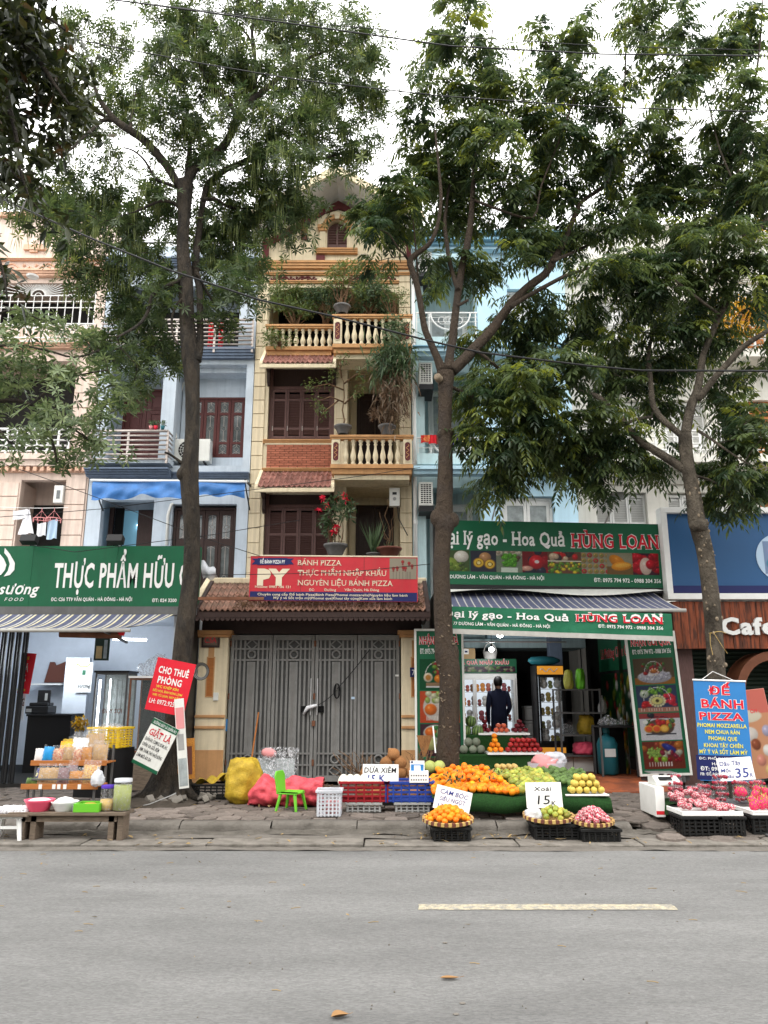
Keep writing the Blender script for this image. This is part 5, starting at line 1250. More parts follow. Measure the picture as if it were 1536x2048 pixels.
# "NHẬN GÓI QUÀ" panels on the fruit shop's shutters
def basket_pic(k, w=70, h=60):
 im = Img(w, h, [(150, 60, 40), (60, 50, 70), (90, 90, 110), (120, 70, 45), (30, 70, 45)][k%5]);W = im.W;g = np.random.default_rng(100+k)
 if k == 0:
  im.a[:] = (90, 75, 55);im.rect(0, 0, W, .25, (150, 100, 40));im.ell(W*.5, .28, W*.42, .24, (190, 190, 200), .25);im.speck(.2, .15, W-.2, .4, 30, .06, [(200, 200, 210), (170, 170, 185)], 1)
  im.ring(W*.5, .45, .36, .42, .03, (215, 215, 215), True);im.speck(.35, .42, W-.35, .78, 34, .07, [(70, 110, 50), (170, 30, 35), (110, 60, 70), (90, 130, 80)], 2);im.ell(W*.5, .5, .13, .09, (190, 110, 50));
  for t in np.linspace(0, 6.3, 11):im.ell(W*.5+.17*cos(t), .47+.12*sin(t), .03, .03, (235, 225, 200), 0)
 if k == 1:
  im.a[:] = (50, 60, 90);im.rect(0, 0, W, .16, (170, 120, 100));im.speck(.2, .62, W-.2, .92, 34, .07, [(90, 150, 50), (120, 170, 60), (60, 110, 50)], 3);im.ell(.3, .68, .17, .15, (190, 200, 180));im.ell(.3, .66, .06, .05, (70, 100, 60), 0)
  im.speck(.05, .18, .55, .36, 16, .08, [(190, 35, 40)], 4);im.speck(W-.45, .25, W-.08, .6, 16, .09, [(200, 40, 60)], 5)
  for t in np.linspace(0, 6.3, 17):im.ell(W*.5+.28*cos(t), .42+.2*sin(t), .05, .04, (225, 220, 170), 0)
  im.ell(W*.5, .42, .23, .15, (215, 210, 130), .1);im.ell(W*.5, .42, .07, .06, (60, 50, 30), 0);im.ring(W*.5, .4, .52, .52, .02, (210, 210, 215), True)
  for i in range(16):im.rect(.03+i*W/16, .04, .05+i*W/16, .14, (210, 190, 180))
 if k == 2:
  im.a[:] = (205, 205, 210);im.rect(0, .8, W, 1, (150, 60, 60));im.ell(.45, .93, .14, .1, (40, 40, 50));im.ell(W*.5, .48, .52, .3, (90, 70, 60), .1);im.speck(.3, .5, W-.3, .72, 16, .1, [(180, 40, 40), (90, 120, 60), (210, 120, 50)], 6);im.ring(W*.5, .5, .5, .38, .03, (30, 30, 60), True)
  for x in(.32, .62, .92):im.ell(x, .42, .17, .14, (225, 160, 60));im.ell(x, .42, .12, .1, (215, 90, 50)if x!=.92 else(235, 190, 90), .1)
  im.rect(.2, .2, W-.2, .25, (60, 60, 70));im.ell(.22, .68, .1, .08, (235, 235, 230), 0)
 if k == 3:
  im.a[:] = (110, 45, 30);im.speck(0, .7, W, 1, 12, .13, [(170, 100, 40), (140, 60, 40)], 7);im.ell(W*.65, .75, .3, .12, (40, 50, 130), .3, -.5);im.speck(.2, .42, .7, .75, 40, .055, [(140, 170, 80), (110, 150, 60)], 8);im.speck(.6, .4, W-.15, .62, 14, .09, [(120, 30, 50), (170, 170, 150)], 9)
  im.ell(.5, .34, .12, .11, (140, 170, 50));im.ell(.78, .34, .12, .11, (130, 165, 50));im.speck(.15, .28, W-.15, .4, 8, .07, [(130, 20, 30)], 11)
  for i in range(26):im.rect(.2+i*.035, .08, .215+i*.035, .26, (205, 190, 185))
 if k == 4:
  im.a[:] = (14, 82, 48);im.ring(.62, .42, .44, .5, .025, (225, 225, 220), True);im.speck(.45, .5, .9, .85, 26, .07, [(110, 150, 60), (150, 40, 40), (90, 40, 50)], 12);im.ell(.28, .4, .15, .15, (230, 215, 190));im.ell(.28, .4, .09, .09, (190, 130, 60), .1);im.ell(.62, .36, .14, .13, (225, 130, 40));im.ell(.9, .38, .12, .12, (190, 40, 40));im.rect(.2, .12, 1.05, .24, (150, 120, 90));im.rect(.2, .08, 1.05, .12, (225, 225, 225))
 if k == 5:
  im.a[:] = (190, 75, 40);im.ell(.6, .5, .5, .45, (205, 195, 185), .1);im.speck(.25, .55, .95, .95, 26, .09, [(90, 140, 50), (150, 170, 90), (205, 205, 170)], 13);im.ell(.35, .42, .2, .18, (225, 115, 40));im.ell(.85, .35, .2, .19, (235, 225, 215));im.ell(.85, .35, .14, .13, (170, 30, 60), .2)
  for i in range(18):im.rect(.2+i*.05, .08, .225+i*.05, .2, (225, 215, 205))
 if k == 6:
  im.a[:] = (70, 40, 50);im.ell(.5, .72, .4, .26, (190, 190, 180), .1);im.ell(.35, .75, .2, .15, (225, 110, 40));im.speck(.5, .6, .9, .95, 14, .09, [(60, 120, 60), (150, 170, 120)], 14);im.ell(.35, .38, .22, .2, (175, 175, 110));im.speck(.6, .1, 1.05, .45, 12, .1, [(160, 25, 45), (225, 225, 225)], 15)
 im.noise(.1, k);return im
def gift_panel(name, label, u0, v0, u1, v1, Y, rot, pics, title=(0, 0), order=None, tail=True):
 b = Board(name, label, u0, v0, u1, v1, Y, 'sign_green', thick=.05, rot=rot, frame='ac_plastic');W, H = b.W, b.H
 lettering('NHẬN GÓI QUÀ', .05, W-.05, H*.915, H*.052, 'sign_red', b.e, -.006, off=.01, serif=True, outline='sign_white', oo=.03)
 lettering('ĐT: 0975 794 972 - 0988 304 356', .06, W-.06, H*.855, H*.034, 'sign_white', b.e, -.006, off=.01)
 z = H*.835;hh = H*.165
 hh = (H*.83-.05)/len(pics)-.025
 for i, k in enumerate(pics):
  zz = H*.83-(i+1)*(hh+.02);basket_pic(k, 60, int(60*hh/(W-.1))).build('printed_picture', .05, W-.05, zz, zz+hh, b.e, -.004)
 return b
GL = gift_panel('gift_banner', 'green gift wrapping panel with fruit basket photographs, half hidden by the middle trunk', 834, 1262, 926, 1590, 13.0, (0, 0, 0), [4, 5, 6, 0])
GR = gift_panel('gift_banner', 'green gift wrapping panel with four fruit basket photographs at the right of the fruit shop', 1274, 1270, 1364, 1548, 12.85, (0, R(-2.2), R(-8)), [0, 1, 2, 3])
for b, n_ in((GL, 5), (GR, 4)):
 ft = MB()
 for k in range(n_):ft.cyl((.1+k*(b.W-.2)/(n_-1), .02, -.14), (.1+k*(b.W-.2)/(n_-1), .02, .0), .03, n=8)
 ft.box(-.01, b.W, .051, .09, -.12, b.H+.04);ft.build('shutter_edge', 'grey_metal', b.e)
sp = thing('side_banner', 'narrow banner strip of fruit pictures on the shutter edge inside the right panel', 'banner', (4.0, 13.35, .3), (0, 0, R(60)))
im = Img(16, 170, (14, 70, 40));im.speck(.02, .02, .09, .7, 50, .035, [(190, 40, 40), (200, 150, 50), (90, 140, 60), (200, 200, 190)], 5);im.build('printed_picture', 0, .26, 0, 2.4, sp)
# fruit shop room
rm = thing('shop_room', 'dark interior of the fruit shop behind its displays', 'shop interior')
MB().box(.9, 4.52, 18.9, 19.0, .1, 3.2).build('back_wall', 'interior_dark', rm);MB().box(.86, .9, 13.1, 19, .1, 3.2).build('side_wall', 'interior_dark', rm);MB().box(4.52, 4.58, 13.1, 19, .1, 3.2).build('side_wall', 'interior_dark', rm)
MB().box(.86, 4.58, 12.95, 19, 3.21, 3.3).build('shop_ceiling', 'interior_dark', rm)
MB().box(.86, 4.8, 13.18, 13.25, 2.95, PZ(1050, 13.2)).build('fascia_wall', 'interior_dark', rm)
MB().box(PX(1100, 1300, 16), PX(1124, 1300, 16), 16.0, 16.3, .1, 3.2).build('pillar', 'navy_trim', rm)
def side_board(label, y0, y1, z0, z1, x):
 t = thing('motto_banner', label, 'banner', (x, y1, z0), (0, 0, R(-90)));W, H = y1-y0, z1-z0
 MB().box(0, W, 0, .03, 0, H).build('panel', 'sign_green', t);return t, W, H
t, W, H = side_board('dark green motto banner on the right inner wall of the fruit shop', 13.1, 16.4, 2.05, 3.1, 4.50)
lettering('Uy Tín - Chất Lượng', .35, W-.9, H*.66, .17, 'sign_white', t, -.006, off=.01)
lettering('Là Phương Châm Của Cửa Hàng', .2, W-.2, H*.24, .2, 'sign_red', t, -.006, off=.01, serif=True, outline='sign_white', oo=.02)
t2 = thing('fruit_poster', 'long poster of fruit photographs under the motto banner', 'poster', (4.49, 16.3, .5), (0, 0, R(-90)))
im = Img(120, 60, (20, 70, 45));im.speck(.1, .3, 1.9, .95, 70, .06, [(150, 160, 60), (60, 120, 40), (200, 190, 60), (170, 60, 60), (200, 200, 190)], 8);im.build('printed_picture', 0, 3.1, 0, 1.5, t2)
for(u, v, Y, r, lab)in((1000, 1269, 13.6, .055, 'bare white bulb hanging high in the fruit shop'), (983, 1299, 15.2, .05, 'second white bulb lower down in front of the white basket')):
 p = P(u, v, Y);t = thing('light_bulb', lab, 'lamp', p);MB().ball((0, 0, 0), r, 14, 10).build('bulb', 'bulb', t, smooth=True)
 MB().cyl((0, 0, r*.9), (0, 0, r*.9+.06), .02, n=8).build('socket', 'black_plastic', t);MB().cyl((0, 0, r+.05), (0, 0, 3.2-p.z), .005, n=5).build('cord', 'black_plastic', t)
 l_ = bpy.data.lights.new('bulb_light', 'POINT');l_.energy = 19;l_.shadow_soft_size = .08;lo_ = bpy.data.objects.new('bulb_light', l_);col.objects.link(lo_);lo_.parent = t;lo_.location = (0, -.0, -.16)
tag(MB().cyl((.9, 14.6, PZ(1283, 14.6)), (3.42, 14.6, PZ(1284, 14.6)), .012, n=6).build('hanging_rail', 'steel'), 'thin metal rail crossing under the fruit shop ceiling', 'rail')
def fridge(name, label, u0, v0, u1, v1, Y, d, head_h, foot_h, doors, shell, headm, contents, lit='panel_light', seed=1):
 x0, x1, z0, z1 = RC(u0, v0, u1, v1, Y);z0 = .27;W, H = x1-x0, z1-z0;t = thing(name, label, 'fridge', (x0, Y, z0));w = .04
 MB().box(0, w, 0, d, 0, H).box(W-w, W, 0, d, 0, H).box(w, W-w, 0, d, 0, foot_h).box(w, W-w, .0, d, H-head_h, H).box(w, W-w, d-.04, d, foot_h, H-head_h).build('cabinet', shell, t, bevel=.006)
 MB().box(w+.002, W-w-.002, d-.05, d-.042, foot_h+.01, H-head_h-.01).build('back_panel', lit, t)
 n = 5;g = np.random.default_rng(seed);Hi = H-head_h-foot_h
 for k in range(1, n):
  z = foot_h+Hi*k/n;MB().box(w+.003, W-w-.003, .06, d-.06, z-.008, z).build('shelf', 'white_plastic', t)
 for k in range(n):
  z = foot_h+Hi*k/n+.004;x = w+.05;gm = MB()
  while x<W-w-.09:
   c, r = contents[g.integers(len(contents))]
   r_0 = r;r = r*g.uniform(.85, 1.5);o = MB().ball((x+r, .14, z+r), r, 8, 6).ball((x+r, .16, z+2.4*r), r*.95, 8, 6).build('stock', c, t, smooth=True);x += 2*r+g.uniform(.0, .01)
 dw = (W-2*w)/doors
 for k in range(doors):
  a, b = w+k*dw+.003, w+(k+1)*dw-.003;z2, z3 = foot_h, H-head_h
  q = MB().box(a, a+.035, -.03, -.002, z2, z3).box(b-.035, b, -.03, -.002, z2, z3).box(a+.035, b-.035, -.03, -.002, z2, z2+.04).box(a+.035, b-.035, -.03, -.002, z3-.04, z3).build('door', shell if shell!='black_plastic' else 'dark_metal', t)
  MB().box(a+.036, b-.036, -.018, -.012, z2+.041, z3-.041).build('glass', 'glass_clear', q);MB().bar((b-.05, -.045, (z2+z3)/2-.15), (b-.05, -.045, (z2+z3)/2+.15), .015).build('handle', 'steel', q)
 return t, W, H
f1, W, H = fridge('display_fridge', 'wide glass door fridge full of fruit with a green header in the fruit shop', 905, 1318, 1035, 1470, 16.2, .6, .38, .22, 3, 'white_paint', None, [('orange_fruit', .04), ('apple_red', .04), ('net_fruit', .045), ('foam_white', .05), ('apple_pale', .04)], seed=3)
MB().box(.0, W, -.03, -.001, H-.29, H).build('header', 'sign_green', f1)
lettering('HOA QUẢ NHẬP KHẨU', .04, W-.16, H-.11, .075, 'sign_red', f1, -.036, off=.01, outline='sign_white')
im = Img(90, 12, (20, 70, 40));im.speck(0, .1, 7.4, .9, 90, .25, [(90, 130, 60), (80, 30, 60), (150, 150, 120), (60, 40, 60)], 4);im.build('printed_picture', .03, W-.03, H-.27, H-.15, f1, -.034)
f2, W2, H2 = fridge('drinks_fridge', 'narrow black drinks fridge with an orange lit header', 1074, 1330, 1132, 1480, 15.3, .55, .2, .42, 1, 'black_plastic', None, [('foam_white', .05), ('mango_green', .05), ('white_plastic', .06), ('guava_yellow', .04)], seed=5)
MB().box(.03, W2-.03, -.02, -.001, H2-.18, H2-.02).build('header', 'orange_light', f2)
lettering('Cà phê', .06, W2-.06, H2-.135, .07, 'sign_white', f2, -.024, shear=.3)if False else MB().tube([(.08+.34*a, -.026, H2-.1+.03*sin(14*a))for a in np.linspace(0, 1, 22)], .009, 4).build('scribble_logo', 'sign_white', f2)
MB().box(.05, W2-.05, -.015, -.001, .08, .34).build('lower_panel', 'orange_light', f2);MB().lathe([(.001, 0), (.07, 0), (.07, .012), (.001, .012)], (W2/2+.03, -.03, .21), 14, axis='Y').build('badge', 'black_plastic', f2)
def carton(label, x, y, z, w, d, h, m='cardboard', rz=0):
 t = thing('cardboard_box', label, 'box', (x, y, z), (0, 0, rz));MB().box(0, w, 0, d, 0, h).build('carton', m, t, bevel=.004)
 MB().box(w*.42, w*.58, -.002, 0, .0, h).build('tape', 'cardboard', t)if False else None
 MB().box(w*.2, w*.55, -.004, -.001, h*.45, h*.95).build('paper_label', 'sign_white', t);MB().box(w*.28, w*.47, -.006, -.0042, h*.6, h*.78).build('label_print', 'sign_navy', t);return t
zt_ = f1.location.z+H+.001
carton('tan cardboard box on top of the wide fridge beside the trunk', PX(921, 1305, 16.3), 16.25, zt_, .30, .3, .22, 'cardboard')
t = thing('gift_basket', 'white handled gift basket on top of the wide fridge', 'basket', (PX(982, 1310, 16.3), 16.45, zt_))
MB().lathe([(.12, 0), (.155, .16), (.145, .16), (.11, .02)], n=16, cap=False).build('bowl', 'foam_white', t, smooth=True)
for dy in(-.05, .05):MB().tube([(.13*cos(a), dy, .14+.2*sin(a))for a in np.linspace(0, pi, 13)], .008, 5).build('handle', 'foam_white', t)
for k, (z, h)in enumerate(((.1, .45), (.56, .2), (.78, .2))):
 p = P(1050, 1440, 16.6);o = thing('foam_box', ['tall', 'middle', 'upper'][k]+' grey white box in the dark stack between the two fridges', 'box', (p.x, p.y, .27+[0, .5, .8][k]-.0));MB().box(0, .32, 0, .3, 0, [.48, .28, .28][k]).build('carton', 'grey_plastic', o, bevel=.01);MB().box(-.01, .33, -.01, .31, [.44, .24, .24][k], [.49, .29, .29][k]).build('lid', 'grey_plastic', o, bevel=.01)
bb = thing('plastic_bundle', 'teal plastic bundle lying on top of the drinks fridge', 'bundle', (f2.location.x-.1, 15.5, f2.location.z+H2+.002))
MB().lathe([(.02, 0), (.07, .06), (.09, .3), (.08, .5), (.03, .62)], n=10, cap=True).build('bag', 'plastic_blue_pot', bb, smooth=True);bb.rotation_euler = (0, R(90), 0);bb.location.z += .09
rk = thing('storage_rack', 'four tier steel rack loaded with bags at the right of the fruit shop', 'rack', (PX(1122, 1460, 14.0), 14.0, .27))
Hr = 1.42;Wr = .72
for(a, b)in((0, 0), (Wr, 0), (0, .5), (Wr, .5)):MB().box(a-.015, a+.015, b-.015, b+.015, 0, Hr).build('post', 'grey_metal', rk)
for z in(.28, .62, 1.0, Hr-.02):MB().box(-.01, Wr+.01, -.01, .51, z-.012, z+.012).build('shelf', 'grey_metal', rk)
def folded(o, amt, sc_=9.0, seed=0):
 from mathutils import noise as nz
 for v in o.data.vertices:
  p = v.co*sc_+Vector((seed*3.1, 1.7, seed));k = 1-abs(nz.noise(p))*3+.5*nz.noise(p*2.7);v.co += v.normal*amt*k
 o.data.update();return o
def sack(label, loc, r, h, m, name='plastic_bag', cat='bag', seed=1, knot=True, sx=1.0):
 g = np.random.default_rng(seed);t = thing(name, label, cat, loc);n = 30;ph = g.uniform(0, 6, 6)
 prof = [(.55, 0), (.92, .1), (1.0, .3), (.9, .52), (.62, .72), (.3, .84), (.14, .9), (.2, 1.0)]if knot else[(.75, 0), (1.0, .12), (1.0, .45), (.92, .75), (.7, .95), (.45, 1.0), (.02, .97)]
 zz = np.linspace(0, len(prof)-1, 22);prof = [(np.interp(q, range(len(prof)), [a for a, _ in prof]), np.interp(q, range(len(prof)), [b for _, b in prof]))for q in zz]
 vs = [];
 for k, (a, z)in enumerate(prof):
  for j in range(n):
   th = 2*pi*j/n;q = a*r*(1+.07*sin(3*th+ph[0]+z*4)+.06*sin(7*th+ph[1]-z*6));vs.append((q*cos(th)*sx, q*sin(th), z*h))
 fs = [(k*n+j, k*n+(j+1)%n, (k+1)*n+(j+1)%n, (k+1)*n+j)for k in range(len(prof)-1)for j in range(n)]+[tuple(range(n-1, -1, -1))]
 folded(MB().add(vs, fs).build('sack', m, t, smooth=True), r*.10, 2.2/r, seed);return t
rx = rk.location.x
sack('yellow shopping bag on the third shelf of the steel rack', (rx+.5, 14.25, .27+1.013-.38), .13, .33, 'plastic_yellow', seed=4, knot=False, sx=1.1)
sack('bright green leafy snack bag on top of the steel rack', (rx+.45, 14.25, .27+Hr-.01+.002), .1, .36, 'plastic_green', seed=5, knot=False, sx=.8)
sack('pale green snack bag standing left on the steel rack top', (rx+.24, 14.25, .27+Hr-.01+.002), .08, .34, 'mango_green', seed=6, knot=False)
sack('clear bag tied up on the second shelf of the rack', (rx+.2, 14.25, .27+.633), .12, .24, 'bag_clear', seed=7)
sack('magenta basket of goods on the lower shelf of the rack', (rx+.45, 14.22, .27+.293), .2, .2, 'plastic_bright_pink', seed=8, knot=False)
sack('dark grey bag hanging at the right end of the rack', (rx+.78, 14.1, 1.25), .08, .32, 'grey_plastic', seed=9)
tb = thing('work_table', 'black metal table with pots and pans beside the right gift panel', 'table', (PX(1200, 1480, 13.3), 13.3, .27))
MB().box(0, .62, 0, .5, .78, .81).build('tabletop', 'dark_metal', tb)
for a, b in((.02, .02), (.6, .02), (.02, .48), (.6, .48)):MB().box(a-.015, a+.015, b-.015, b+.015, 0, .78).build('leg', 'grey_metal', tb)
MB().box(0, .62, .5, .52, 0, .78).build('side_panel', 'black_plastic', tb)
sack('crumpled clear bag of packaging on the black metal table', (tb.location.x+.2, 13.5, 1.082), .15, .16, 'plastic_film', seed=10)
sack('second clear bag lying on the black metal table at its right end', (tb.location.x+.45, 13.5, 1.082), .1, .12, 'plastic_film', seed=11)
gb = thing('gas_bottle', 'teal gas bottle with a white label under the black metal table', 'gas bottle', (PX(1214, 1530, 13.7), 13.62, .272))
MB().lathe([(.12, 0), (.17, .03), (.17, .5), (.13, .6), (.05, .64), (.05, .68)], n=18, cap=True).build('bottle', 'plastic_blue_pot', gb, smooth=True)
MB().box(-.09, .09, -.176, -.16, .3, .43).build('paper_label', 'sign_white', gb);MB().lathe([(.06, .68), (.06, .76), (.05, .76), (.05, .68)], n=12).build('collar', 'plastic_blue_pot', gb)
fb = thing('foam_box', 'stack of white foam boxes below the steel rack', 'box', (rx+.05, 14.2, .27));MB().box(0, .18, 0, .3, 0, .26).box(.19, .6, 0, .3, 0, .25).build('carton', 'foam_white', fb, bevel=.01)
st = thing('plastic_stool', 'small blue plastic stool left of the steel rack', 'stool', (rx-.22, 14.1, .27))
MB().box(0, .2, 0, .2, .26, .29).build('seat', 'crate_blue', st, bevel=.01)
for a in(0, .17):
 for b in(0, .17):MB().box(a, a+.03, b, b+.03, 0, .26).build('leg', 'crate_blue', st)
# person in the fruit shop, seen from behind
def person(label, loc, rz, h=1.66):
 t = thing('person', label, 'person', loc, (0, 0, rz));s = h/1.7
 V = [(0, 0, .95), (0, 0, 1.15), (0, 0, 1.38), (0, 0, 1.46), (0, 0, 1.52), (.17, 0, 1.40), (.22, .02, 1.12), (.2, -.08, .88), (.19, -.12, .80), (-.17, 0, 1.40), (-.22, .04, 1.13), (-.16, -.14, .96), (-.12, -.2, .92), (.09, 0, .90), (.1, .0, .5), (.1, .01, .1), (.1, -.13, .04), (-.09, 0, .90), (-.1, -.02, .5), (-.1, .0, .1), (-.1, -.13, .04)]
 E_ = [(0, 1), (1, 2), (2, 3), (3, 4), (2, 5), (5, 6), (6, 7), (7, 8), (2, 9), (9, 10), (10, 11), (11, 12), (0, 13), (13, 14), (14, 15), (15, 16), (0, 17), (17, 18), (18, 19), (19, 20)]
 Rr = [.15, .145, .155, .07, .055, .075, .052, .038, .028, .075, .052, .038, .028, .095, .065, .045, .035, .095, .065, .045, .035]
 me = bpy.data.meshes.new('body');me.from_pydata([(a*s, b*s, c*s)for a, b, c in V], E_, []);o = link('body', me, t)
 sk = o.modifiers.new('skin', 'SKIN');sk.use_smooth_shade = True
 for i, r in enumerate(Rr):me.skin_vertices[0].data[i].radius = (r*s*(1.12 if i in(0, 1, 2)else 1), r*s*(.72 if i in(0, 1, 2)else 1));me.skin_vertices[0].data[i].use_root = (i==0)
 su = o.modifiers.new('sub', 'SUBSURF');su.levels = 2;su.render_levels = 2;me.materials.append(M['cloth_navy'])
 hd = MB()
 hd.lathe([(.02, -.12), (.055, -.105), (.072, -.05), (.078, .01), (.072, .06), (.045, .1), (.002, .115)], n=16, sx=.95, sy=1.15)
 hd.ball((0, -.092, -.015), .016, 8, 6, (.8, 1.3, 1.5));
 for q in(-1, 1):hd.ball((q*.076, .0, -.01), .022, 8, 6, (.35, .8, 1.2));hd.ball((q*.03, -.083, .012), .011, 6, 5)
 hd.box(-.022, .022, -.088, -.080, -.062, -.054)
 h_ = hd.build('head', 'skin', t, smooth=True);h_.location = (0, -.01, 1.62*s+.0)
 hr = MB().lathe([(.066, -.06), (.086, -.02), (.09, .03), (.08, .08), (.05, .118), (.002, .13)], n=16, sx=.96, sy=1.12).build('hair', 'hair', t, smooth=True);hr.location = (0, .016, 1.62*s)
 MB().cyl((0, 0, 1.47*s), (0, -.005, 1.56*s), .048, n=12).build('neck', 'skin', t, smooth=True)
 MB().lathe([(.085, 1.42*s), (.062, 1.50*s), (.058, 1.50*s), (.07, 1.42*s)], n=14).build('collar', 'cloth_navy', t, smooth=True)
 for sd, (x, y, z)in((1, (.19, -.12, .80)), (-1, (-.12, -.2, .92))):
  hb = MB();hb.ball((x*s, y*s-.01, z*s-.03), .032, 10, 8, (.75, .6, 1.2))
  for k in range(4):fx = x*s+(k-1.5)*.014;hb.tube([(fx, y*s-.012, z*s-.055), (fx, y*s-.03, z*s-.085), (fx, y*s-.045, z*s-.105+.004*abs(k-1.5))], [.0085, .008, .006], 6)
  hb.tube([(x*s-sd*.02, y*s-.015, z*s-.03), (x*s-sd*.04, y*s-.035, z*s-.05), (x*s-sd*.04, y*s-.045, z*s-.072)], [.01, .009, .007], 6)
  hb.build('hand', 'skin', t, smooth=True)
 for sd in(-1, 1):MB().ball((sd*.1*s, -.06, .045), .06, 10, 7, (.75, 1.9, .7)).build('shoe', 'black_plastic', t, smooth=True)
 return t
pp = P(997, 1400, 15.3)
person('person with short black hair and navy jacket, back to the street, at the open fridge', (pp.x, 15.3, .27), pi, 1.62)
# walled gate of the cream house
GY_ = 13.5;GX0, GX1 = PX(457, 1400, GY_), PX(800, 1400, GY_);gtop = PZ(1270, GY_)
gate = thing('metal_gate', 'grey four leaf iron gate with vertical bars, diamonds and rings between the cream pillars', 'gate')
lw = (GX1-GX0)/4;zb = KZ+.03
dia = MB();r1, r2 = .085, .055
for a, b in((0, 1), (1, 2), (2, 3), (3, 0)):
 q = [(0, r1), (r1*1.15, 0), (0, -r1), (-r1*1.15, 0)];dia.bar((q[a][0], 0, q[a][1]), (q[b][0], 0, q[b][1]), .022, .02)
dia_me = dia.mesh('diamond', [M['gate_grey']])
ring_me = MB().tube([(.065*cos(a), 0, .065*sin(a))for a in np.linspace(0, 2*pi, 21)], .02, 6).mesh('ring', [M['gate_grey']], True)
Ht = gtop-zb
bar_me = {}
def gbar(x, z0, z1, par, w=.034, nm='bar'):
 k = (round(w, 4), round(z1-z0, 3))
 if k not in bar_me:bar_me[k] = MB().box(-w/2, w/2, -.02, .0, 0, z1-z0).mesh(nm, [M['gate_grey']])
 link(nm, bar_me[k], par, loc=(x, -.0, z0))
for i in range(4):
 a, b = GX0+i*lw+.006, GX0+(i+1)*lw-.006;fw = .055
 lf = MB().box(0, fw, -.03, .02, 0, Ht).box(b-a-fw, b-a, -.03, .02, 0, Ht).box(fw, b-a-fw, -.03, .02, 0, .09).box(fw, b-a-fw, -.03, .02, Ht-.09, Ht).build('gate_leaf', 'gate_grey', gate, bevel=.004, loc=(a, GY_, zb))
 w = b-a;cxl = w/2
 MB().box(fw, w-fw, .012, .02, .09, Ht-.09).build('backing_sheet', 'gate_back', lf)
 zz = [.30, .48, Ht-.47, Ht-.29];zz[0] = PZ(1530, GY_)-zb;zz[1] = PZ(1507, GY_)-zb;zz[2] = PZ(1320, GY_)-zb;zz[3] = PZ(1298, GY_)-zb
 for z in zz:MB().box(fw, w-fw, -.026, .0, z-.014, z+.014).build('cross_rail', 'gate_grey', lf)
 xs = np.linspace(fw+.035, w-fw-.035, 8)
 for k, x in enumerate(xs):
  if k in(3, 4):continue
  gbar(x, zz[1]+.014, zz[2]-.014, lf, .036)
  gbar(x, zz[3]+.014, Ht-.09, lf, .03);gbar(x, zz[2]+.014, zz[3]-.014, lf, .03);gbar(x, .09, zz[0]-.014, lf, .03);gbar(x, zz[0]+.014, zz[1]-.014, lf, .03)
 MB().box(cxl-.07, cxl+.07, -.012, .01, zz[1]+.014, zz[2]-.03).build('centre_panel', 'gate_grey', lf)
 for me, z in((dia_me, (zz[3]+Ht-.09)/2), (ring_me, (zz[2]+zz[3])/2), (ring_me, (zz[0]+zz[1])/2), (dia_me, (.09+zz[0])/2)):
  o = link(me.name, me, lf, loc=(cxl, -.012, z));
 for z in(.25, Ht*.55, Ht-.2):MB().cyl((0 if i%2==0 else w, -.04, z), (0 if i%2==0 else w, -.04, z+.1), .014, n=8).build('hinge', 'rust', lf)
gm = GX0+2*lw
bl = MB();
for dx in(-.055, .055):bl.cyl((gm+dx, GY_-.05, PZ(1430, GY_)), (gm+dx, GY_-.05, PZ(1357, GY_)), .012, n=8)
bl.build('bolt_rod', 'steel', gate)
for dx in(-.16, .1):MB().box(gm+dx-.06, gm+dx+.07, GY_-.036, GY_-.031, PZ(1425, GY_), PZ(1412, GY_)).build('latch_hole', 'black_void', gate)
MB().tube([(gm-.17, GY_-.07, PZ(1428, GY_)), (gm-.1, GY_-.1, PZ(1415, GY_)), (gm, GY_-.09, PZ(1412, GY_)), (gm+.06, GY_-.08, PZ(1410, GY_))], [.02, .035, .03, .02], 7).build('rag', 'cloth_white', gate, smooth=True)
MB().box(gm-.03, gm+.03, GY_-.075, GY_-.035, PZ(1452, GY_), PZ(1441, GY_)).build('padlock', 'rust', gate, bevel=.006)
cb = thing('cable', 'black cable hanging across the gate with a coiled black bundle', 'cable')
MB().tube(curve_pts(P(740, 1298, GY_-.08), P(674, 1378, GY_-.08), 6, .02), .007, 5).tube(curve_pts(P(674, 1380, GY_-.08), P(632, 1412, GY_-.08), 5, .03), .006, 5).build('wire', 'black_plastic', cb)
p = P(674, 1382, GY_-.09)
for k in range(5):MB().tube([(p.x+(.035+.004*k)*cos(a), p.y-.01*k+.02, p.z+.12*sin(a))for a in np.linspace(0, 2*pi, 17)], .011, 5).build('coil', 'black_plastic', cb, smooth=True)
for(u, v, w, h, m_, lab)in((453, 1450, .03, .2, 'sign_blue', 'narrow pale blue sticker on the left gate post'), (794, 1351, .06, .03, 'sign_white', 'small white sticker on the right gate leaf'), (706, 1396, .06, .04, 'cloth_blue', 'small pale blue sticker on the third gate leaf')):
 p = P(u, v, GY_-.036);o = MB().box(-w/2, w/2, -.002, 0, -h/2, h/2).build('sticker', m_, gate);o.location = (p.x, GY_-.033, p.z)
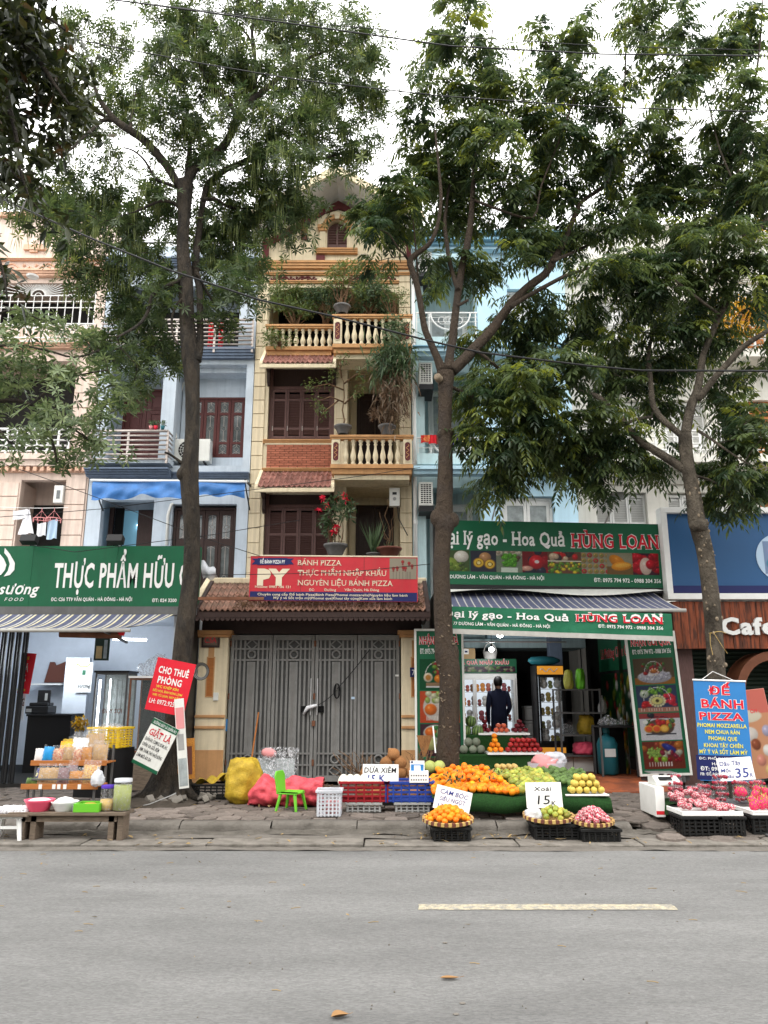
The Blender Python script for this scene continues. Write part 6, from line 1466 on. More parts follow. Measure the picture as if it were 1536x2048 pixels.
def gate_pillar(label, x0, x1, side):
 t = thing('gate_pillar', label, 'pillar');y0, y1 = GY_-.14, GY_+.3;zt = PZ(1275, y0)
 MB().box(x0, x1, y0, y1, .1, zt).build('shaft', 'cream', t, bevel=.008)
 MB().box(x0-.03, x1+.03, y0-.04, y1, zt, zt+.05).box(x0-.06, x1+.06, y0-.08, y1, zt+.05, zt+.12).build('capital', 'ochre', t, bevel=.005)
 for v in(1433, 1455):z = PZ(v, y0);MB().box(x0-.005, x1+.005, y0-.03, y0-.0005, z-.02, z+.025).build('band', 'ochre', t, bevel=.004)
 MB().box(x0-.004, x1+.004, y0-.012, y0-.0005, .12, PZ(1500, y0)).build('plinth', 'ochre', t)
 xc = PX(420, 1360, y0)if side<0 else PX(830, 1360, y0);z0_, z1_ = PZ(1392, y0), PZ(1316, y0);w = .05
 MB().box(xc-w, xc+w, y0-.003, y0-.0006, z0_, z1_).build('niche', 'shelf_wood', t)
 MB().box(xc-w-.02, xc-w, y0-.012, y0, z0_-.02, z1_+.02).box(xc+w, xc+w+.02, y0-.012, y0, z0_-.02, z1_+.02).box(xc-w, xc+w, y0-.012, y0, z1_, z1_+.02).box(xc-w, xc+w, y0-.012, y0, z0_-.02, z0_).build('niche_rim', 'ochre', t)
 MB().box(xc-w, xc+w, y0-.008, y0-.0005, z1_+.021, zt-.05 if side>0 else z1_+.2).build('pilaster_strip', 'ochre', t);return t, y0
t, y0 = gate_pillar('left cream gate pillar carrying a framed house plaque and a bell switch', -3.17, GX0-.02, -1)
pl = MB().box(*RC(404, 1266, 440, 1295, y0)[:2], y0-.035, y0-.001, *RC(404, 1266, 440, 1295, y0)[2:]).build('plaque', 'wood_dark', t, bevel=.006)
b0 = RC(408, 1270, 436, 1291, y0);MB().box(b0[0], b0[1], y0-.038, y0-.0352, b0[2], b0[3]).build('plaque_face', 'bench_wood', t)
e = thing('x', None, None);e.parent = t;e.location = (0, y0-.041, 0);e.name = 'plaque_lettering'
lettering('C5A', PX(410, 1287, y0), PX(434, 1287, y0), PZ(1286, y0), .1, 'sign_red', e, y=0, off=.01)
MB().box(*RC(427, 1385, 437, 1401, y0)[:2], y0-.03, y0-.001, *RC(427, 1385, 437, 1401, y0)[2:]).build('bell_switch', 'ac_plastic', t, bevel=.005)
gate_pillar('right cream gate pillar half covered by the green gift panel', GX1+.02, .66, 1)
np_ = Board('number_plate', 'dark blue house number plate on the right gate pillar', 820, 1335, 842, 1354, 13.30, 'sign_navy', 'number plate', thick=.01);np_.text('77', 824, 836, 1350, 1339, 'sign_white', off=.01)
por = thing('gate_roof', 'tiled porch roof over the grey gate, scattered with dry twigs', 'porch roof')
XA, XB = PX(392, 1200, 12.75), PX(860, 1200, 12.75);yE, zE, yR = 12.7, PZ(1226, 12.7), 13.75;zR = PZ(1166, 13.75)
tiled_awning(XA, XB, yR, zR, yE, zE+.04, por, 'roof_tile_old', nx=40, ny=4, slab='wood_dark')
MB().xprism([(yR, zR), (yR+.9, zR-.45), (yR+.9, zR-.55), (yR, zR-.12)], XA, XB).build('rear_slope', 'roof_tile_old', por)
MB().box(XA, XB, yR-.06, yR+.06, zR-.02, zR+.09).build('ridge', 'cream', por, bevel=.02)
MB().xprism([(yR+.02, zR+.1), (yE+.02, zE+.16), (yE-.02, zE-.02), (yR+.02, zR-.15)], XA-.08, XA+.01).build('gable_cheek', 'cream', por, bevel=.008)
sc_ = MB();n = 46;w_ = (XB-XA)/n
for k in range(n):
 a = XA+k*w_;sc_.prism([(a, zE-.05), (a, zE-.07)]+[(a+w_*(.5-.5*cos(t)), zE-.07-.06*sin(t))for t in np.linspace(.3, pi-.3, 5)]+[(a+w_, zE-.07), (a+w_, zE-.05)], yE+.01, yE+.03)
sc_.build('scalloped_fascia', 'wood_dark', por)
MB().box(-3.17, .66, GY_+.0, GY_+.2, gtop+.02, zE-.0).build('lintel', 'wood_dark', por);MB().box(XA, XB, yE+.05, yR+.9, zE-.02, zE+.0).build('soffit', 'wood_dark', por)
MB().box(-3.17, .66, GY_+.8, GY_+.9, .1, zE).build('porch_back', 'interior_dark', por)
tw = MB();g_ = np.random.default_rng(8)
for _ in range(420):
 k = g_.random();x = g_.uniform(XA+.6, XB-.1);b_ = g_.uniform(0, .55)**1.2;y = yE+(yR-yE)*b_;z = zE+.07+(zR-zE)*b_
 d = g_.normal(0, 1, 3)*(1, .8, .25);d = d/np.linalg.norm(d)*g_.uniform(.03, .1)
 tw.tube([(x, y, z+.01), (x+d[0]*.5, y+d[1]*.5, z+.03+abs(d[2])*.3), (x+d[0], y+d[1], z+.01)], .007, 4)
q = tw.build('twig_litter', 'twig_brown', por);q['kind'] = 'stuff'
tag(MB().box(*[PX(395, 1195, 12.6), PX(528, 1200, 12.6)], 12.58, 12.66, PZ(1200, 12.6), PZ(1194, 12.6)).build('metal_batten', 'rust'), 'dark red metal batten lying on the left end of the porch roof', 'batten')
o = MB().sheet(lambda a, b:(PX(402, 1140, 12.9)+.25*a+.05*b, 12.9-.1*sin(3*b), PZ(1158, 12.9)+.32*(1-b)*(1-.5*a)+.03*sin(9*a)), 8, 6).build('plastic_scrap', 'plastic_white_clear', smooth=True);tag(o, 'torn white and red plastic scrap beside the left trunk on the porch roof', 'scrap')
# red sign on the porch roof
PY = Board('shop_sign', 'red and navy pizza base supplier sign standing on the porch roof', 499, 1112, 835, 1201, 12.6, 'sign_red_bg', thick=.06, rot=(0, R(.5), 0))
PY.rect(499, 1185.5, 834, 1200.5, 'sign_navy')
PY.text('BÁNH PIZZA', 595, 683, 1131, 1119.5, 'sign_cream', off=.0, serif=True)
PY.text('THỰC PHẨM NHẬP KHẨU', 595, 773, 1151.5, 1140, 'sign_cream', off=.0, serif=True)
PY.text('NGUYÊN LIỆU BÁNH PIZZA', 595, 786, 1171.5, 1160, 'sign_cream', off=.0, serif=True)
PY.text('ĐC:', 618, 629, 1182, 1177, 'sign_cream', off=.01);PY.text('Đường', 648, 672, 1182, 1177, 'sign_cream', off=.01);PY.text('Văn Quán, Hà Đông', 689, 758, 1182, 1177, 'sign_cream', off=.01)
PY.text('Hotline: 0983 786 131', 510, 581, 1176, 1171, 'sign_cream', off=.01);PY.text('PY', 514, 579, 1168, 1139, 'sign_cream', off=.085)
PY.text('Chuyên cung cấp Đế bánh Pizza|Bánh Pizza|Phomai mozzarella|Nguyên liệu làm bánh', 515, 815, 1192, 1187, 'sign_cream', off=.01, y=-.009)
PY.text('Mỳ ý và Sốt trộn mỳ|Phomai que|Khoai tây cọng|Kem sữa làm bánh', 547, 784, 1199, 1194, 'sign_cream', off=.01, y=-.009)
for q in(0, 1):
 b_ = [(503, 1117), (588, 1117), (582, 1122), (588, 1129), (503, 1129), (510, 1122)];MB().prism([PY.xy(u, v)for u, v in b_], -.006, -.002).build('ribbon', 'sign_navy', PY.e);break
MB().prism([PY.xy(u, v)for u, v in[(516, 1116), (575, 1116), (577, 1130), (514, 1130)]], -.008, -.0062).build('ribbon', 'sign_navy', PY.e)
PY.text('ĐẾ BÁNH PIZZA PY', 520, 570, 1127, 1120, 'sign_white', off=.02, y=-.010)
im = Img(60, 44, (170, 160, 140));
for k in range(7):g_ = np.random.default_rng(k);x, z = g_.uniform(.1, 1.2), g_.uniform(.4, .85);im.ell(x, z, .08, .08, (175, 50, 50), .2);im.ell(x, z-.12, .05, .04, (150, 60, 60), .1)
for k in range(14):im.rect(.08*k+.1, .0, .08*k+.115, .35, (120, 110, 100))
PY.pic(im, 779, 1117, 833, 1158)
for u in(602, 728):a, _ = PY.xy(u, 1150);MB().box(a-.003, a+.003, -.004, -.001, 0, PY.H).build('seam', 'maroon', PY.e)
MB().box(.0, PY.W, -.01, .07, PY.H, PY.H+.02).build('top_rail', 'sign_cream', PY.e)
for x in(.3, PY.W-.3):MB().bar((x, .07, .05), (x, .6, -.1), .03).build('stay', 'dark_metal', PY.e)
# café at the right
cf = thing('cafe_front', 'cafe front with a wood plank fascia, dark roller shutter and brown arch', 'shop front')
cy = 12.95;xa = PX(1347, 1250, cy);zt, zb = PZ(1203, cy), PZ(1297, cy);x = xa;g_ = np.random.default_rng(2)
while x<8.8:w = g_.uniform(.12, .17);MB().box(x+.002, x+w-.002, cy-g_.uniform(0, .008), cy+.06, zb-g_.uniform(0, .006), zt).build('plank', 'wood_cafe', cf, bevel=.003);x += w
MB().box(xa, 9, cy+.061, cy+.5, zb, zt).build('fascia_back', 'wood_dark', cf)
e = thing('x', None, None);e.parent = cf;e.name = 'cafe_lettering';e.location = (0, 0, 0)
lettering('Cafe', PX(1441, 1250, cy-.05), PX(1549, 1250, cy-.05), PZ(1268, cy-.05), (PZ(1235, cy)-PZ(1268, cy)), 'sign_white', e, y=cy-.07, off=.04, thick=.05)
xs_ = PX(1372, 1400, 13.6)
MB().box(PX(1352, 1400, 13.3), PX(1388, 1400, 13.3), 13.2, 13.6, .1, zb).build('pillar', 'wood_shutter', cf)
ru = MB();z = .16
while z<zb+.2:ru.xprism([(13.62, z), (13.60, z+.02), (13.60, z+.05), (13.62, z+.07)], xs_, 9.0);z += .072
q = ru.build('roller_shutter_slats', 'rollup_green', cf);q['kind'] = 'stuff'
MB().box(xs_, 9.0, 13.63, 13.7, .1, 3.2).build('roller_back', 'black_void', cf)
acx, acz, ar_ = PX(1552, 1400, 13.1), PZ(1385, 13.1), .62
arc = MB();ts = np.linspace(0, pi, 25)
for t0, t1 in zip(ts, ts[1:]):
 ra, rb_ = ar_-.09, ar_+.05;arc.prism([(acx+ra*cos(t0), acz+ra*sin(t0)), (acx+rb_*cos(t0), acz+rb_*sin(t0)), (acx+rb_*cos(t1), acz+rb_*sin(t1)), (acx+ra*cos(t1), acz+ra*sin(t1))], 13.0, 13.5)
for sx in(-1, 1):arc.box(*sorted((acx+sx*(ar_-.09), acx+sx*(ar_+.05))), 13.0, 13.5, .1, acz)
arc.build('arch', 'arch_brown', cf)
CB = Board('shop_sign', 'large blue cafe sign in a white frame with a pale round emblem', 1336, 1028, 1700, 1188, 12.95, 'cafe_blue', thick=.12)
W, H = CB.W, CB.H;w = .1
for k, (a, b, c, d)in enumerate(((-w, W+w, H, H+w), (-w, W+w, -w, 0), (-w, 0, 0, H), (W, W+w, 0, H))):MB().box(a, b, -.1, .14, c, d).build('frame', 'white_paint', CB.e, bevel=.005)
MB().box(.0, W, -.02, -.001, .0, .14).build('bottom_strip', 'sign_navy', CB.e)
cx_, cz_ = CB.xy(1560, 1115);pts = [(cx_+.41*cos(a), cz_+.41*sin(a))for a in np.linspace(0, 2*pi, 40)[:-1]];MB().prism(pts, -.012, -.002).build('emblem', 'cloth_blue', CB.e)
im = Img(40, 40, (150, 175, 215));im.ell(.5, .3, .45, .25, (90, 160, 190), .1);im.ell(.4, .7, .3, .16, (170, 175, 220), .1)
im.build('emblem_print', cx_-.28, cx_+.28, cz_-.28, cz_+.28, CB.e, -.014)
# left shop interior
ls = thing('shop_room', 'white walled interior of the left food shop', 'shop interior')
MB().box(-9.6, -3.45, 16.4, 16.5, .2, 3.4).build('back_wall', 'interior_white', ls);MB().box(-9.6, -3.42, 12.9, 16.5, 3.0, 3.1).build('shop_ceiling', 'interior_white', ls)
MB().box(-7.75, -7.68, 13.4, 16.4, .2, 3.0).build('side_wall', 'interior_white', ls);MB().box(-3.5, -3.42, 12.9, 16.4, .2, 3.0).build('side_wall', 'interior_white', ls)
MB().box(-9.6, -3.3, 12.85, 13.0, 2.9, PZ(1095, 12.7)).build('fascia_wall', 'interior_dark', ls)
MB().box(-3.42, -3.19, 12.9, 13.4, .1, 3.2).build('end_pillar', 'dark_metal', ls)
zs_ = PZ(1367, 15.8);MB().box(PX(65, 1370, 15.9), PX(130, 1370, 15.9), 15.7, 16.39, zs_-.03, zs_).build('wall_shelf', 'white_plastic', ls)
MB().prism([(PX(88, 1365, 16.3), PZ(1365, 16.3)), (PX(128, 1365, 16.3), PZ(1365, 16.3)), (PX(131, 1323, 16.3), PZ(1323, 16.3)), (PX(122, 1327, 16.3), PZ(1327, 16.3)), (PX(111, 1331, 16.3), PZ(1331, 16.3)), (PX(108, 1324, 16.3), PZ(1324, 16.3)), (PX(100, 1324, 16.3), PZ(1324, 16.3))], 16.3, 16.36).build('red_brown_drape', 'pot_brown', ls)
MB().box(PX(129, 1400, 15.4), PX(176, 1400, 15.4), 15.3, 15.42, .2, PZ(1316, 15.4)).build('partition', 'interior_white', ls)
pb_ = Board('wall_poster', 'white partition poster with a small green leaf logo in the left shop', 152, 1325, 184, 1385, 15.25, 'sign_white', 'poster', thick=.01)
pb_.text('sương', 155, 181, 1375, 1368, 'ink_black', off=.01, shear=.2);MB().tube([pb_.xy(u, v)[:1]+(-.004, )+pb_.xy(u, v)[1:]for u, v in((154, 1328), (162, 1333), (174, 1333), (182, 1327))], .012, 5).build('leaf_print', 'mango_green', pb_.e);pb_.rect(164, 1340, 172, 1350, 'sign_green')
hp = Board('hanging_poster', 'green grey poster hanging under the left awning ceiling', 189, 1272, 219, 1321, 14.2, 'rollup_green', 'poster', thick=.01);hp.rect(191, 1292, 205, 1317, 'leaf_dry');hp.rect(206, 1280, 216, 1317, 'glass_frost')
lc = thing('ceiling_lamp', 'slim lit tube lamp under the ceiling of the left shop', 'lamp', P(260, 1279, 14.6), (0, 0, .25));MB().box(-.3, .3, -.03, .03, -.02, .02).build('tube', 'tube_light', lc)
l_ = bpy.data.lights.new('tube_glow', 'POINT');l_.energy = 55;l_.color = (.85, .93, 1);l_.shadow_soft_size = .25;lo_ = bpy.data.objects.new('tube_glow', l_);col.objects.link(lo_);lo_.parent = lc;lo_.location = (-1.2, .2, -.3)
fg = thing('folding_gate', 'dark folding steel gate pushed to the left edge of the left shop', 'gate');xa, xb = PX(-120, 1400, 12.95), PX(42, 1400, 12.95)
x = xa;k = 0
while x<xb:MB().box(x, x+.035, 12.9+(.03 if k%2 else 0), 12.94+(.03 if k%2 else 0), .2, 2.95).build('gate_bar', 'dark_metal', fg);x += .06;k += 1
rp = Board('sale_poster', 'dark red sale poster with yellow and white letters beside the folding gate', 38, 1305, 62, 1386, 13.0, 'banner_red', 'poster', thick=.01, rot=(0, R(5), 0))
rp.text('TUẦN', 43, 58, 1319, 1312, 'sign_yellow', off=.02);rp.text('GIẢ', 39, 56, 1343, 1330, 'sign_white', off=.02);rp.text('%', 39, 51, 1363, 1349, 'sign_white', off=.02);rp.text('N PHẨM', 33, 50, 1382, 1377, 'sign_yellow', off=.02)
wp = Board('window_sticker', 'white strip with dark red capitals below the sale poster', 31, 1388, 49, 1440, 13.05, 'interior_white', 'sticker', thick=.01);wp.text('ONG', 32, 48, 1412, 1396, 'maroon', off=.02)
dk = thing('counter_desk', 'black counter desk inside the left shop', 'desk', (PX(50, 1450, 14.6), 14.6, .21));w_ = PX(142, 1450, 14.6)-dk.location.x;hd_ = PZ(1428, 14.6)-.21
MB().box(0, w_, 0, .6, hd_-.04, hd_).build('desktop', 'black_plastic', dk, bevel=.005);MB().box(.02, w_-.02, .03, .06, 0, hd_-.04).box(.02, .06, .06, .58, 0, hd_-.04).box(w_-.06, w_-.02, .06, .58, 0, hd_-.04).build('front_panel', 'black_plastic', dk)
mn = thing('monitor', 'black computer monitor seen from behind on the counter desk', 'monitor', (PX(88, 1400, 14.85), 14.85, .21+hd_));hm = PZ(1380, 14.85)-mn.location.z
MB().box(-.12, .12, -.02, .02, .12, hm).build('screen_back', 'black_plastic', mn, bevel=.01);MB().box(-.02, .02, -.01, .03, 0, .14).box(-.1, .1, -.08, .08, 0, .012).build('stand', 'black_plastic', mn);MB().box(.02, .07, -.024, -.021, .24, hm-.06).build('ventilation_plate', 'grey_plastic', mn)
pr = thing('printer', 'black printer on the left part of the counter desk', 'printer', (PX(62, 1430, 14.7), 14.7, .212+hd_));MB().box(-.12, .3, 0, .4, 0, .14).box(-.08, .26, .05, .35, .14, .2).build('casing', 'black_plastic', pr, bevel=.015);MB().box(-.1, -.0, -.008, -.001, .03, .09).build('paper_tray', 'grey_plastic', pr)
vp = thing('artificial_plant', 'small pot with yellow flowers at the right end of the counter desk', 'potted plant', (PX(163, 1430, 14.2), 14.2, .21));
MB().box(-.15, .15, -.1, .2, 0, .66).build('pedestal', 'grey_plastic', vp);MB().lathe([(.05, .66), (.07, .76), (.06, .76)], n=10).build('pot', 'grey_plastic', vp);plant_leaves('flowers', rng, [(0, 0, .88)], .13, 140, .07, .04, 'leaf_yellow', vp)
def show_case(name, label, u0, v0, u1, v1, Y, d, top, frame, zbase=None, inner='interior_dark'):
 x0, x1, z0, z1 = RC(u0, v0, u1, v1, Y);z0 = zbase if zbase else z0;t = thing(name, label, 'display case', (x0, Y, z0));W, H = x1-x0, z1-z0;w = .025
 f = MB()
 for a in(0, W-w):
  for b in(0, d-w):f.box(a, a+w, b, b+w, 0, H)
 for z in(0, H*.33, H-w):f.box(w, W-w, 0, w, z, z+w).box(w, W-w, d-w, d, z, z+w).box(0, w, w, d-w, z, z+w).box(W-w, W, w, d-w, z, z+w)
 f.build('frame', frame, t);MB().box(-.02, W+.02, -.02, d+.02, H, H+.03).build('top_board', top, t)
 MB().box(w, W-w, .008, .014, H*.33+w, H-w).build('glass', 'glass_clear', t);MB().box(w, W-w, d-.02, d-.012, w, H-w).build('back_panel', inner, t);MB().box(w, W-w, .006, .02, w, H*.33).build('lower_panel', 'wood_dark', t);return t, W, H
s1, W, H = show_case('glass_display_case', 'tall glass display case lit by a bright tube along its left edge', 184, 1345, 250, 1515, 13.2, .5, 'dark_metal', 'grey_metal', .21, 'glass_frost')
MB().cyl((.07, .06, H*.36), (.07, .06, H-.12), .018, n=8).cyl((.16, .3, H*.36), (.16, .3, H-.1), .01, n=8).build('light_tube', 'tube_light', s1);lettering('ĐAY SỢI', .16, W-.06, H*.62, .07, 'pot_brown', s1, .004, off=.02);lettering('-- 35K --', .2, W-.12, H*.56, .04, 'pot_brown', s1, .004, off=.02)if False else None
for k in range(4):MB().bar((.22+k*.08, .25, H*.4), (.22+k*.08, .25, H-.1), .012).build('hanging_strip', 'glass_frost', s1)
s2, W, H = show_case('glass_display_case', 'low dark glass stall case with a white top behind the red banner', 252, 1356, 338, 1572, 12.35, .6, 'white_plastic', 'rust', .17)
sack('big clear bag of produce heaped on the white topped stall case', (s2.location.x+.35, 12.7, .17+H+.035), .28, .34, 'plastic_film', seed=12, knot=True, sx=1.1)
wb = MB().box(.03, W-.0, -.015, .0, .0, .5).build('wood_board', 'bench_wood', s2)
for nm, m_ in(('green_bottle', 'plastic_blue_pot'), ('jar', 'grey_plastic'), ('box', 'interior_dark')):MB().lathe([(.05, 0), (.055, .2), (.02, .26), (.02, .3)], (.15+rng.uniform(0, .5), .3, H*.33+.03), 10, cap=True).build('stored_'+nm, m_, s2)
# street trees and overhead cables
def limb_pts(L, Y0, dY=0.0):
 """L: (u, v, width_px[, dY]) -> smoothed points and radii"""
 P_, r_ = [], [];n = len(L)
 for i, q in enumerate(L):
  y = Y0+(q[3]if len(q)>3 else dY*i/max(1, n-1));p = P(q[0], q[1], y);P_.append(p);r_.append(q[2]/2/F*(y/(CP-(1024-q[1])/F*SP)))
 out, rr = [], []
 for i in range(n-1):
  a = P_[max(i-1, 0)];b = P_[i];c = P_[i+1];d = P_[min(i+2, n-1)]
  for k in range(3):
   t = k/3;out.append(.5*((2*b)+(c-a)*t+(2*a-5*b+4*c-d)*t*t+(3*b-a-3*c+d)*t**3));rr.append(r_[i]*(1-t)+r_[i+1]*t)
 out.append(P_[-1]);rr.append(r_[-1]);return out, rr
def bark_tube(pts, rad, name, m, parent, n=14, amp=.07, seed=1):
 mb = MB().tube(pts, rad, n);g = np.random.default_rng(seed);ph = g.uniform(0, 6, 4);vs = []
 for i, v in enumerate(mb.v):
  k, j = divmod(i, n);c = pts[k];w = 1+amp*(sin(3*2*pi*j/n+ph[0]+k*.5)*.5+sin(5*2*pi*j/n+ph[1]-k*.3)*.4)+amp*.5*g.normal()*.5
  vs.append(tuple(Vector(c)+(Vector(v)-Vector(c))*w))
 mb.v = vs;return mb.build(name, m, parent, smooth=True)
def fill(ells, Y0, scale=1.0, g=None, per=1.0):
 """ellipsoids (u, v, ru, rv[, dY[, density]]) -> twig end points"""
 out = []
 for e in ells:
  u, v, ru, rv = e[:4];dy = e[4]if len(e)>4 else g.uniform(-.7, .7);dn = e[5]if len(e)>5 else 1.0;dy += .25;y = Y0+dy;c = P(u, v, y)
  k = y/(CP-(1024-v)/F*SP)/F;n = int(per*dn*ru*rv/260)+2
  q = rand_dirs(g, n)*(g.random((n, 1))**.4)*(ru*k, .75, rv*k);out.append(q+np.array(c))
 return np.concatenate(out)
def grow(t, skel, ends, g, m, r0=.02, steps=5):
 """thin branches from the nearest wood to each end; returns leaf-bearing points with directions"""
 S = np.array([tuple(p)for p in skel]);order = np.argsort(np.min(np.linalg.norm(ends[:, None]-S[None], axis=2), 1));mb = MB();pts, dirs = [], [];lst = list(S)
 A = S.copy()
 for i in order:
  e = ends[i];d2 = np.linalg.norm(A-e, axis=1)+.5*np.maximum(0, A[:, 2]-e[2]);a = A[np.argmin(d2)];D = np.linalg.norm(e-a)
  if D<.05:continue
  mid = (a+e)/2+g.normal(0, .07*D, 3)+(0, 0, .10*D);ts = np.linspace(0, 1, steps)
  cv = [(1-s)**2*a+2*s*(1-s)*mid+s*s*e for s in ts]
  r = min(r0, .004+.011*D);mb.tube([Vector(c)for c in cv], list(np.linspace(r, .0035, steps)), 4, cap=False)
  A = np.concatenate([A, np.array(cv[1:4])]);dr = unit(cv[-1]-cv[-2])
  for s in(1.0, .86, .72, .55):
   j = s*(steps-1);k = int(min(j, steps-2));p = cv[k]+(cv[k+1]-cv[k])*(j-k)
   for _ in range(2 if s>.8 else 1):pts.append(p+g.normal(0, .085, 3));dirs.append(dr)
 mb.build('twigs', m, t, smooth=True)['kind'] = 'stuff'
 return np.array(pts), np.array(dirs)
def whorls(name, pts, dirs, g, L, W, m, parent, k=7, droop=.18, up=.6, tone=0.5, share=1.0, lift=.25):
 N = len(pts);ax = unit(dirs*.5+rand_dirs(g, N)*.55+(0, 0, up));a = unit(np.cross(ax, rand_dirs(g, N)));b = np.cross(ax, a)
 ph = g.uniform(0, 6.28, N);tn = np.clip(g.normal(tone, .22, N), 0, 1);B, D, Nn, T_ = [], [], [], []
 for j in range(k):
  th = ph+2*pi*j/k+g.normal(0, .12, N);d = a*np.cos(th)[:, None]+b*np.sin(th)[:, None]+ax*(lift+g.normal(0, .12, N))[:, None]
  B.append(pts);D.append(d);Nn.append(ax+g.normal(0, .15, (N, 3)));T_.append(tn+g.normal(0, .08, N))
 B, D, Nn, T_ = map(np.concatenate, (B, D, Nn, T_));sz = np.tile(g.uniform(.7, 1.2, N), k)*g.uniform(.85, 1.1, N*k)
 return link(name, leaves_mesh('leaves', B, D, Nn, L*sz, W*sz, T_, [m], droop, .6), parent)
def fronds(name, pts, dirs, g, L, lf, wf, m, parent, per=4, pairs=6, droop=.55, tone=.45):
 P0 = np.repeat(pts, per, 0);N = len(P0);az = rand_dirs(g, N);az[:, 2]*=.35;d = unit(az+np.repeat(dirs, per, 0)*.3+(0, 0, .12));Ls = L*g.uniform(.6, 1.15, N)
 tn = np.clip(np.repeat(g.normal(tone, .3, len(pts)), per)+g.normal(0, .08, N), 0, 1);s = unit(np.cross(d, (0, 0, 1.0)));dr = droop*g.uniform(.5, 1.3, N)
 B, D, Nn, T_, S_ = [], [], [], [], []
 for i in range(pairs+1):
  t = .22+.78*i/pairs;p = P0+d*(Ls*t)[:, None]*.95+np.array([0, 0, -1.0])*(Ls*dr*t*t)[:, None];tg = unit(d+np.array([0, 0, -1.0])*(2*dr*t)[:, None])
  for sd in((-1, 1)if i<pairs else(0, )):
   dd = tg*(.5 if sd else 1)+s*sd*.85+np.array([0, 0, -.35])+g.normal(0, .1, (N, 3));B.append(p);D.append(dd);Nn.append(np.cross(s, tg)*1.0+g.normal(0, .15, (N, 3))+s*sd*.2);T_.append(tn+g.normal(0, .06, N));S_.append(g.uniform(.8, 1.15, N)*(1-.25*abs(t-.6)))
 B, D, Nn, T_, S_ = map(np.concatenate, (B, D, Nn, T_, S_))
 return link(name, leaves_mesh('leaves', B, D, Nn, lf*S_, wf*S_, T_, [m], .22, .5), parent)
def tree(name, label, trunk, limbs, Y0, bark, ells, kind, seed, per=1.0, dY=None, n=16, **kw):
 g = np.random.default_rng(seed);t = thing(name, label, 'tree');skel = []
 tp, tr = limb_pts(trunk, Y0);bark_tube(tp, tr, 'trunk', bark, t, n, .06, seed);skel += tp[len(tp)//2:]
 for i, L in enumerate(limbs):
  lp, lr = limb_pts([(q[0], q[1], q[2]*.88)for q in L], Y0, (dY[i]if dY else g.uniform(-.9, .9)));bark_tube(lp, lr, 'limb', bark, t, 9, .05, seed+i);skel += lp[2:]
 ends = fill(ells, Y0, 1, g, per);pts, dirs = grow(t, skel, ends, g, bark);kind(t, pts, dirs, g);return t, skel, pts, g
# left tree with whorled leaves and hanging pods
YL = 11.45
trunkL = [(332, 1606, 118), (338, 1575, 92), (344, 1530, 62), (350, 1460, 46), (360, 1350, 39), (370, 1250, 37), (382, 1160, 35), (384, 1060, 31), (380, 985, 36), (378, 945, 38), (383, 900, 29), (385, 850, 28), (384, 770, 29), (380, 710, 36), (375, 650, 30), (373, 600, 29), (370, 545, 30), (365, 492, 24), (368, 440, 23), (369, 400, 30), (369, 365, 34)]
limbsL = [[(393, 722, 22), (400, 690, 16), (400, 640, 15), (399, 580, 15), (391, 540, 17), (393, 500, 16), (399, 458, 14), (405, 410, 14), (414, 372, 14), (427, 358, 14), (454, 338, 13), (491, 322, 13), (543, 292, 12), (568, 246, 10), (590, 228, 8), (612, 214, 5)], [(543, 292, 9), (575, 310, 8), (614, 317, 7), (650, 316, 5), (682, 306, 4)], [(369, 372, 24), (355, 366, 18), (338, 338, 19), (320, 315, 18), (305, 298, 18), (283, 276, 18), (261, 261, 18), (230, 240, 15), (212, 218, 13), (201, 202, 11), (192, 182, 8), (186, 162, 6)], [(228, 240, 12), (205, 241, 9), (183, 261, 8), (160, 280, 7), (140, 300, 5), (98, 318, 3)], [(216, 236, 9), (190, 222, 6), (172, 205, 5), (165, 180, 3)], [(261, 261, 9), (262, 240, 7), (266, 220, 6), (271, 188, 4)], [(372, 372, 26), (378, 356, 22), (389, 338, 20), (405, 325, 20), (423, 312, 20), (445, 295, 19), (462, 268, 17), (470, 245, 15), (477, 223, 14), (492, 205, 12), (505, 180, 11), (512, 150, 9), (508, 100, 8), (504, 60, 7), (512, 20, 5), (515, -20, 4)], [(492, 205, 14), (520, 188, 13), (552, 160, 12), (582, 138, 10), (614, 117, 7), (660, 100, 4)], [(512, 133, 6), (506, 100, 6), (498, 75, 5), (480, 55, 4)], [(472, 235, 12), (464, 215, 10), (452, 198, 9), (430, 179, 9), (412, 155, 8), (399, 132, 7), (385, 112, 6), (366, 102, 5), (330, 90, 4)], [(371, 375, 16), (376, 345, 14), (379, 305, 11), (382, 270, 7), (386, 235, 4)], [(362, 418, 10), (345, 405, 8), (322, 402, 7), (300, 410, 6), (270, 424, 4)], [(354, 375, 9), (330, 366, 7), (312, 358, 6), (290, 322, 5), (268, 302, 4), (247, 295, 3)], [(406, 400, 9), (430, 398, 8), (455, 413, 7), (485, 417, 5), (520, 414, 4)], [(372, 556, 14), (352, 563, 10), (325, 578, 10), (305, 590, 9), (297, 620, 8), (282, 645, 7), (258, 662, 6), (234, 674, 4)], [(388, 600, 8), (362, 600, 7), (345, 630, 6), (345, 665, 5), (356, 690, 4)], [(393, 545, 8), (412, 580, 6), (430, 610, 5), (450, 640, 3)], [(379, 925, 10), (368, 928, 8), (352, 917, 6), (338, 908, 5), (330, 905, 5)]]
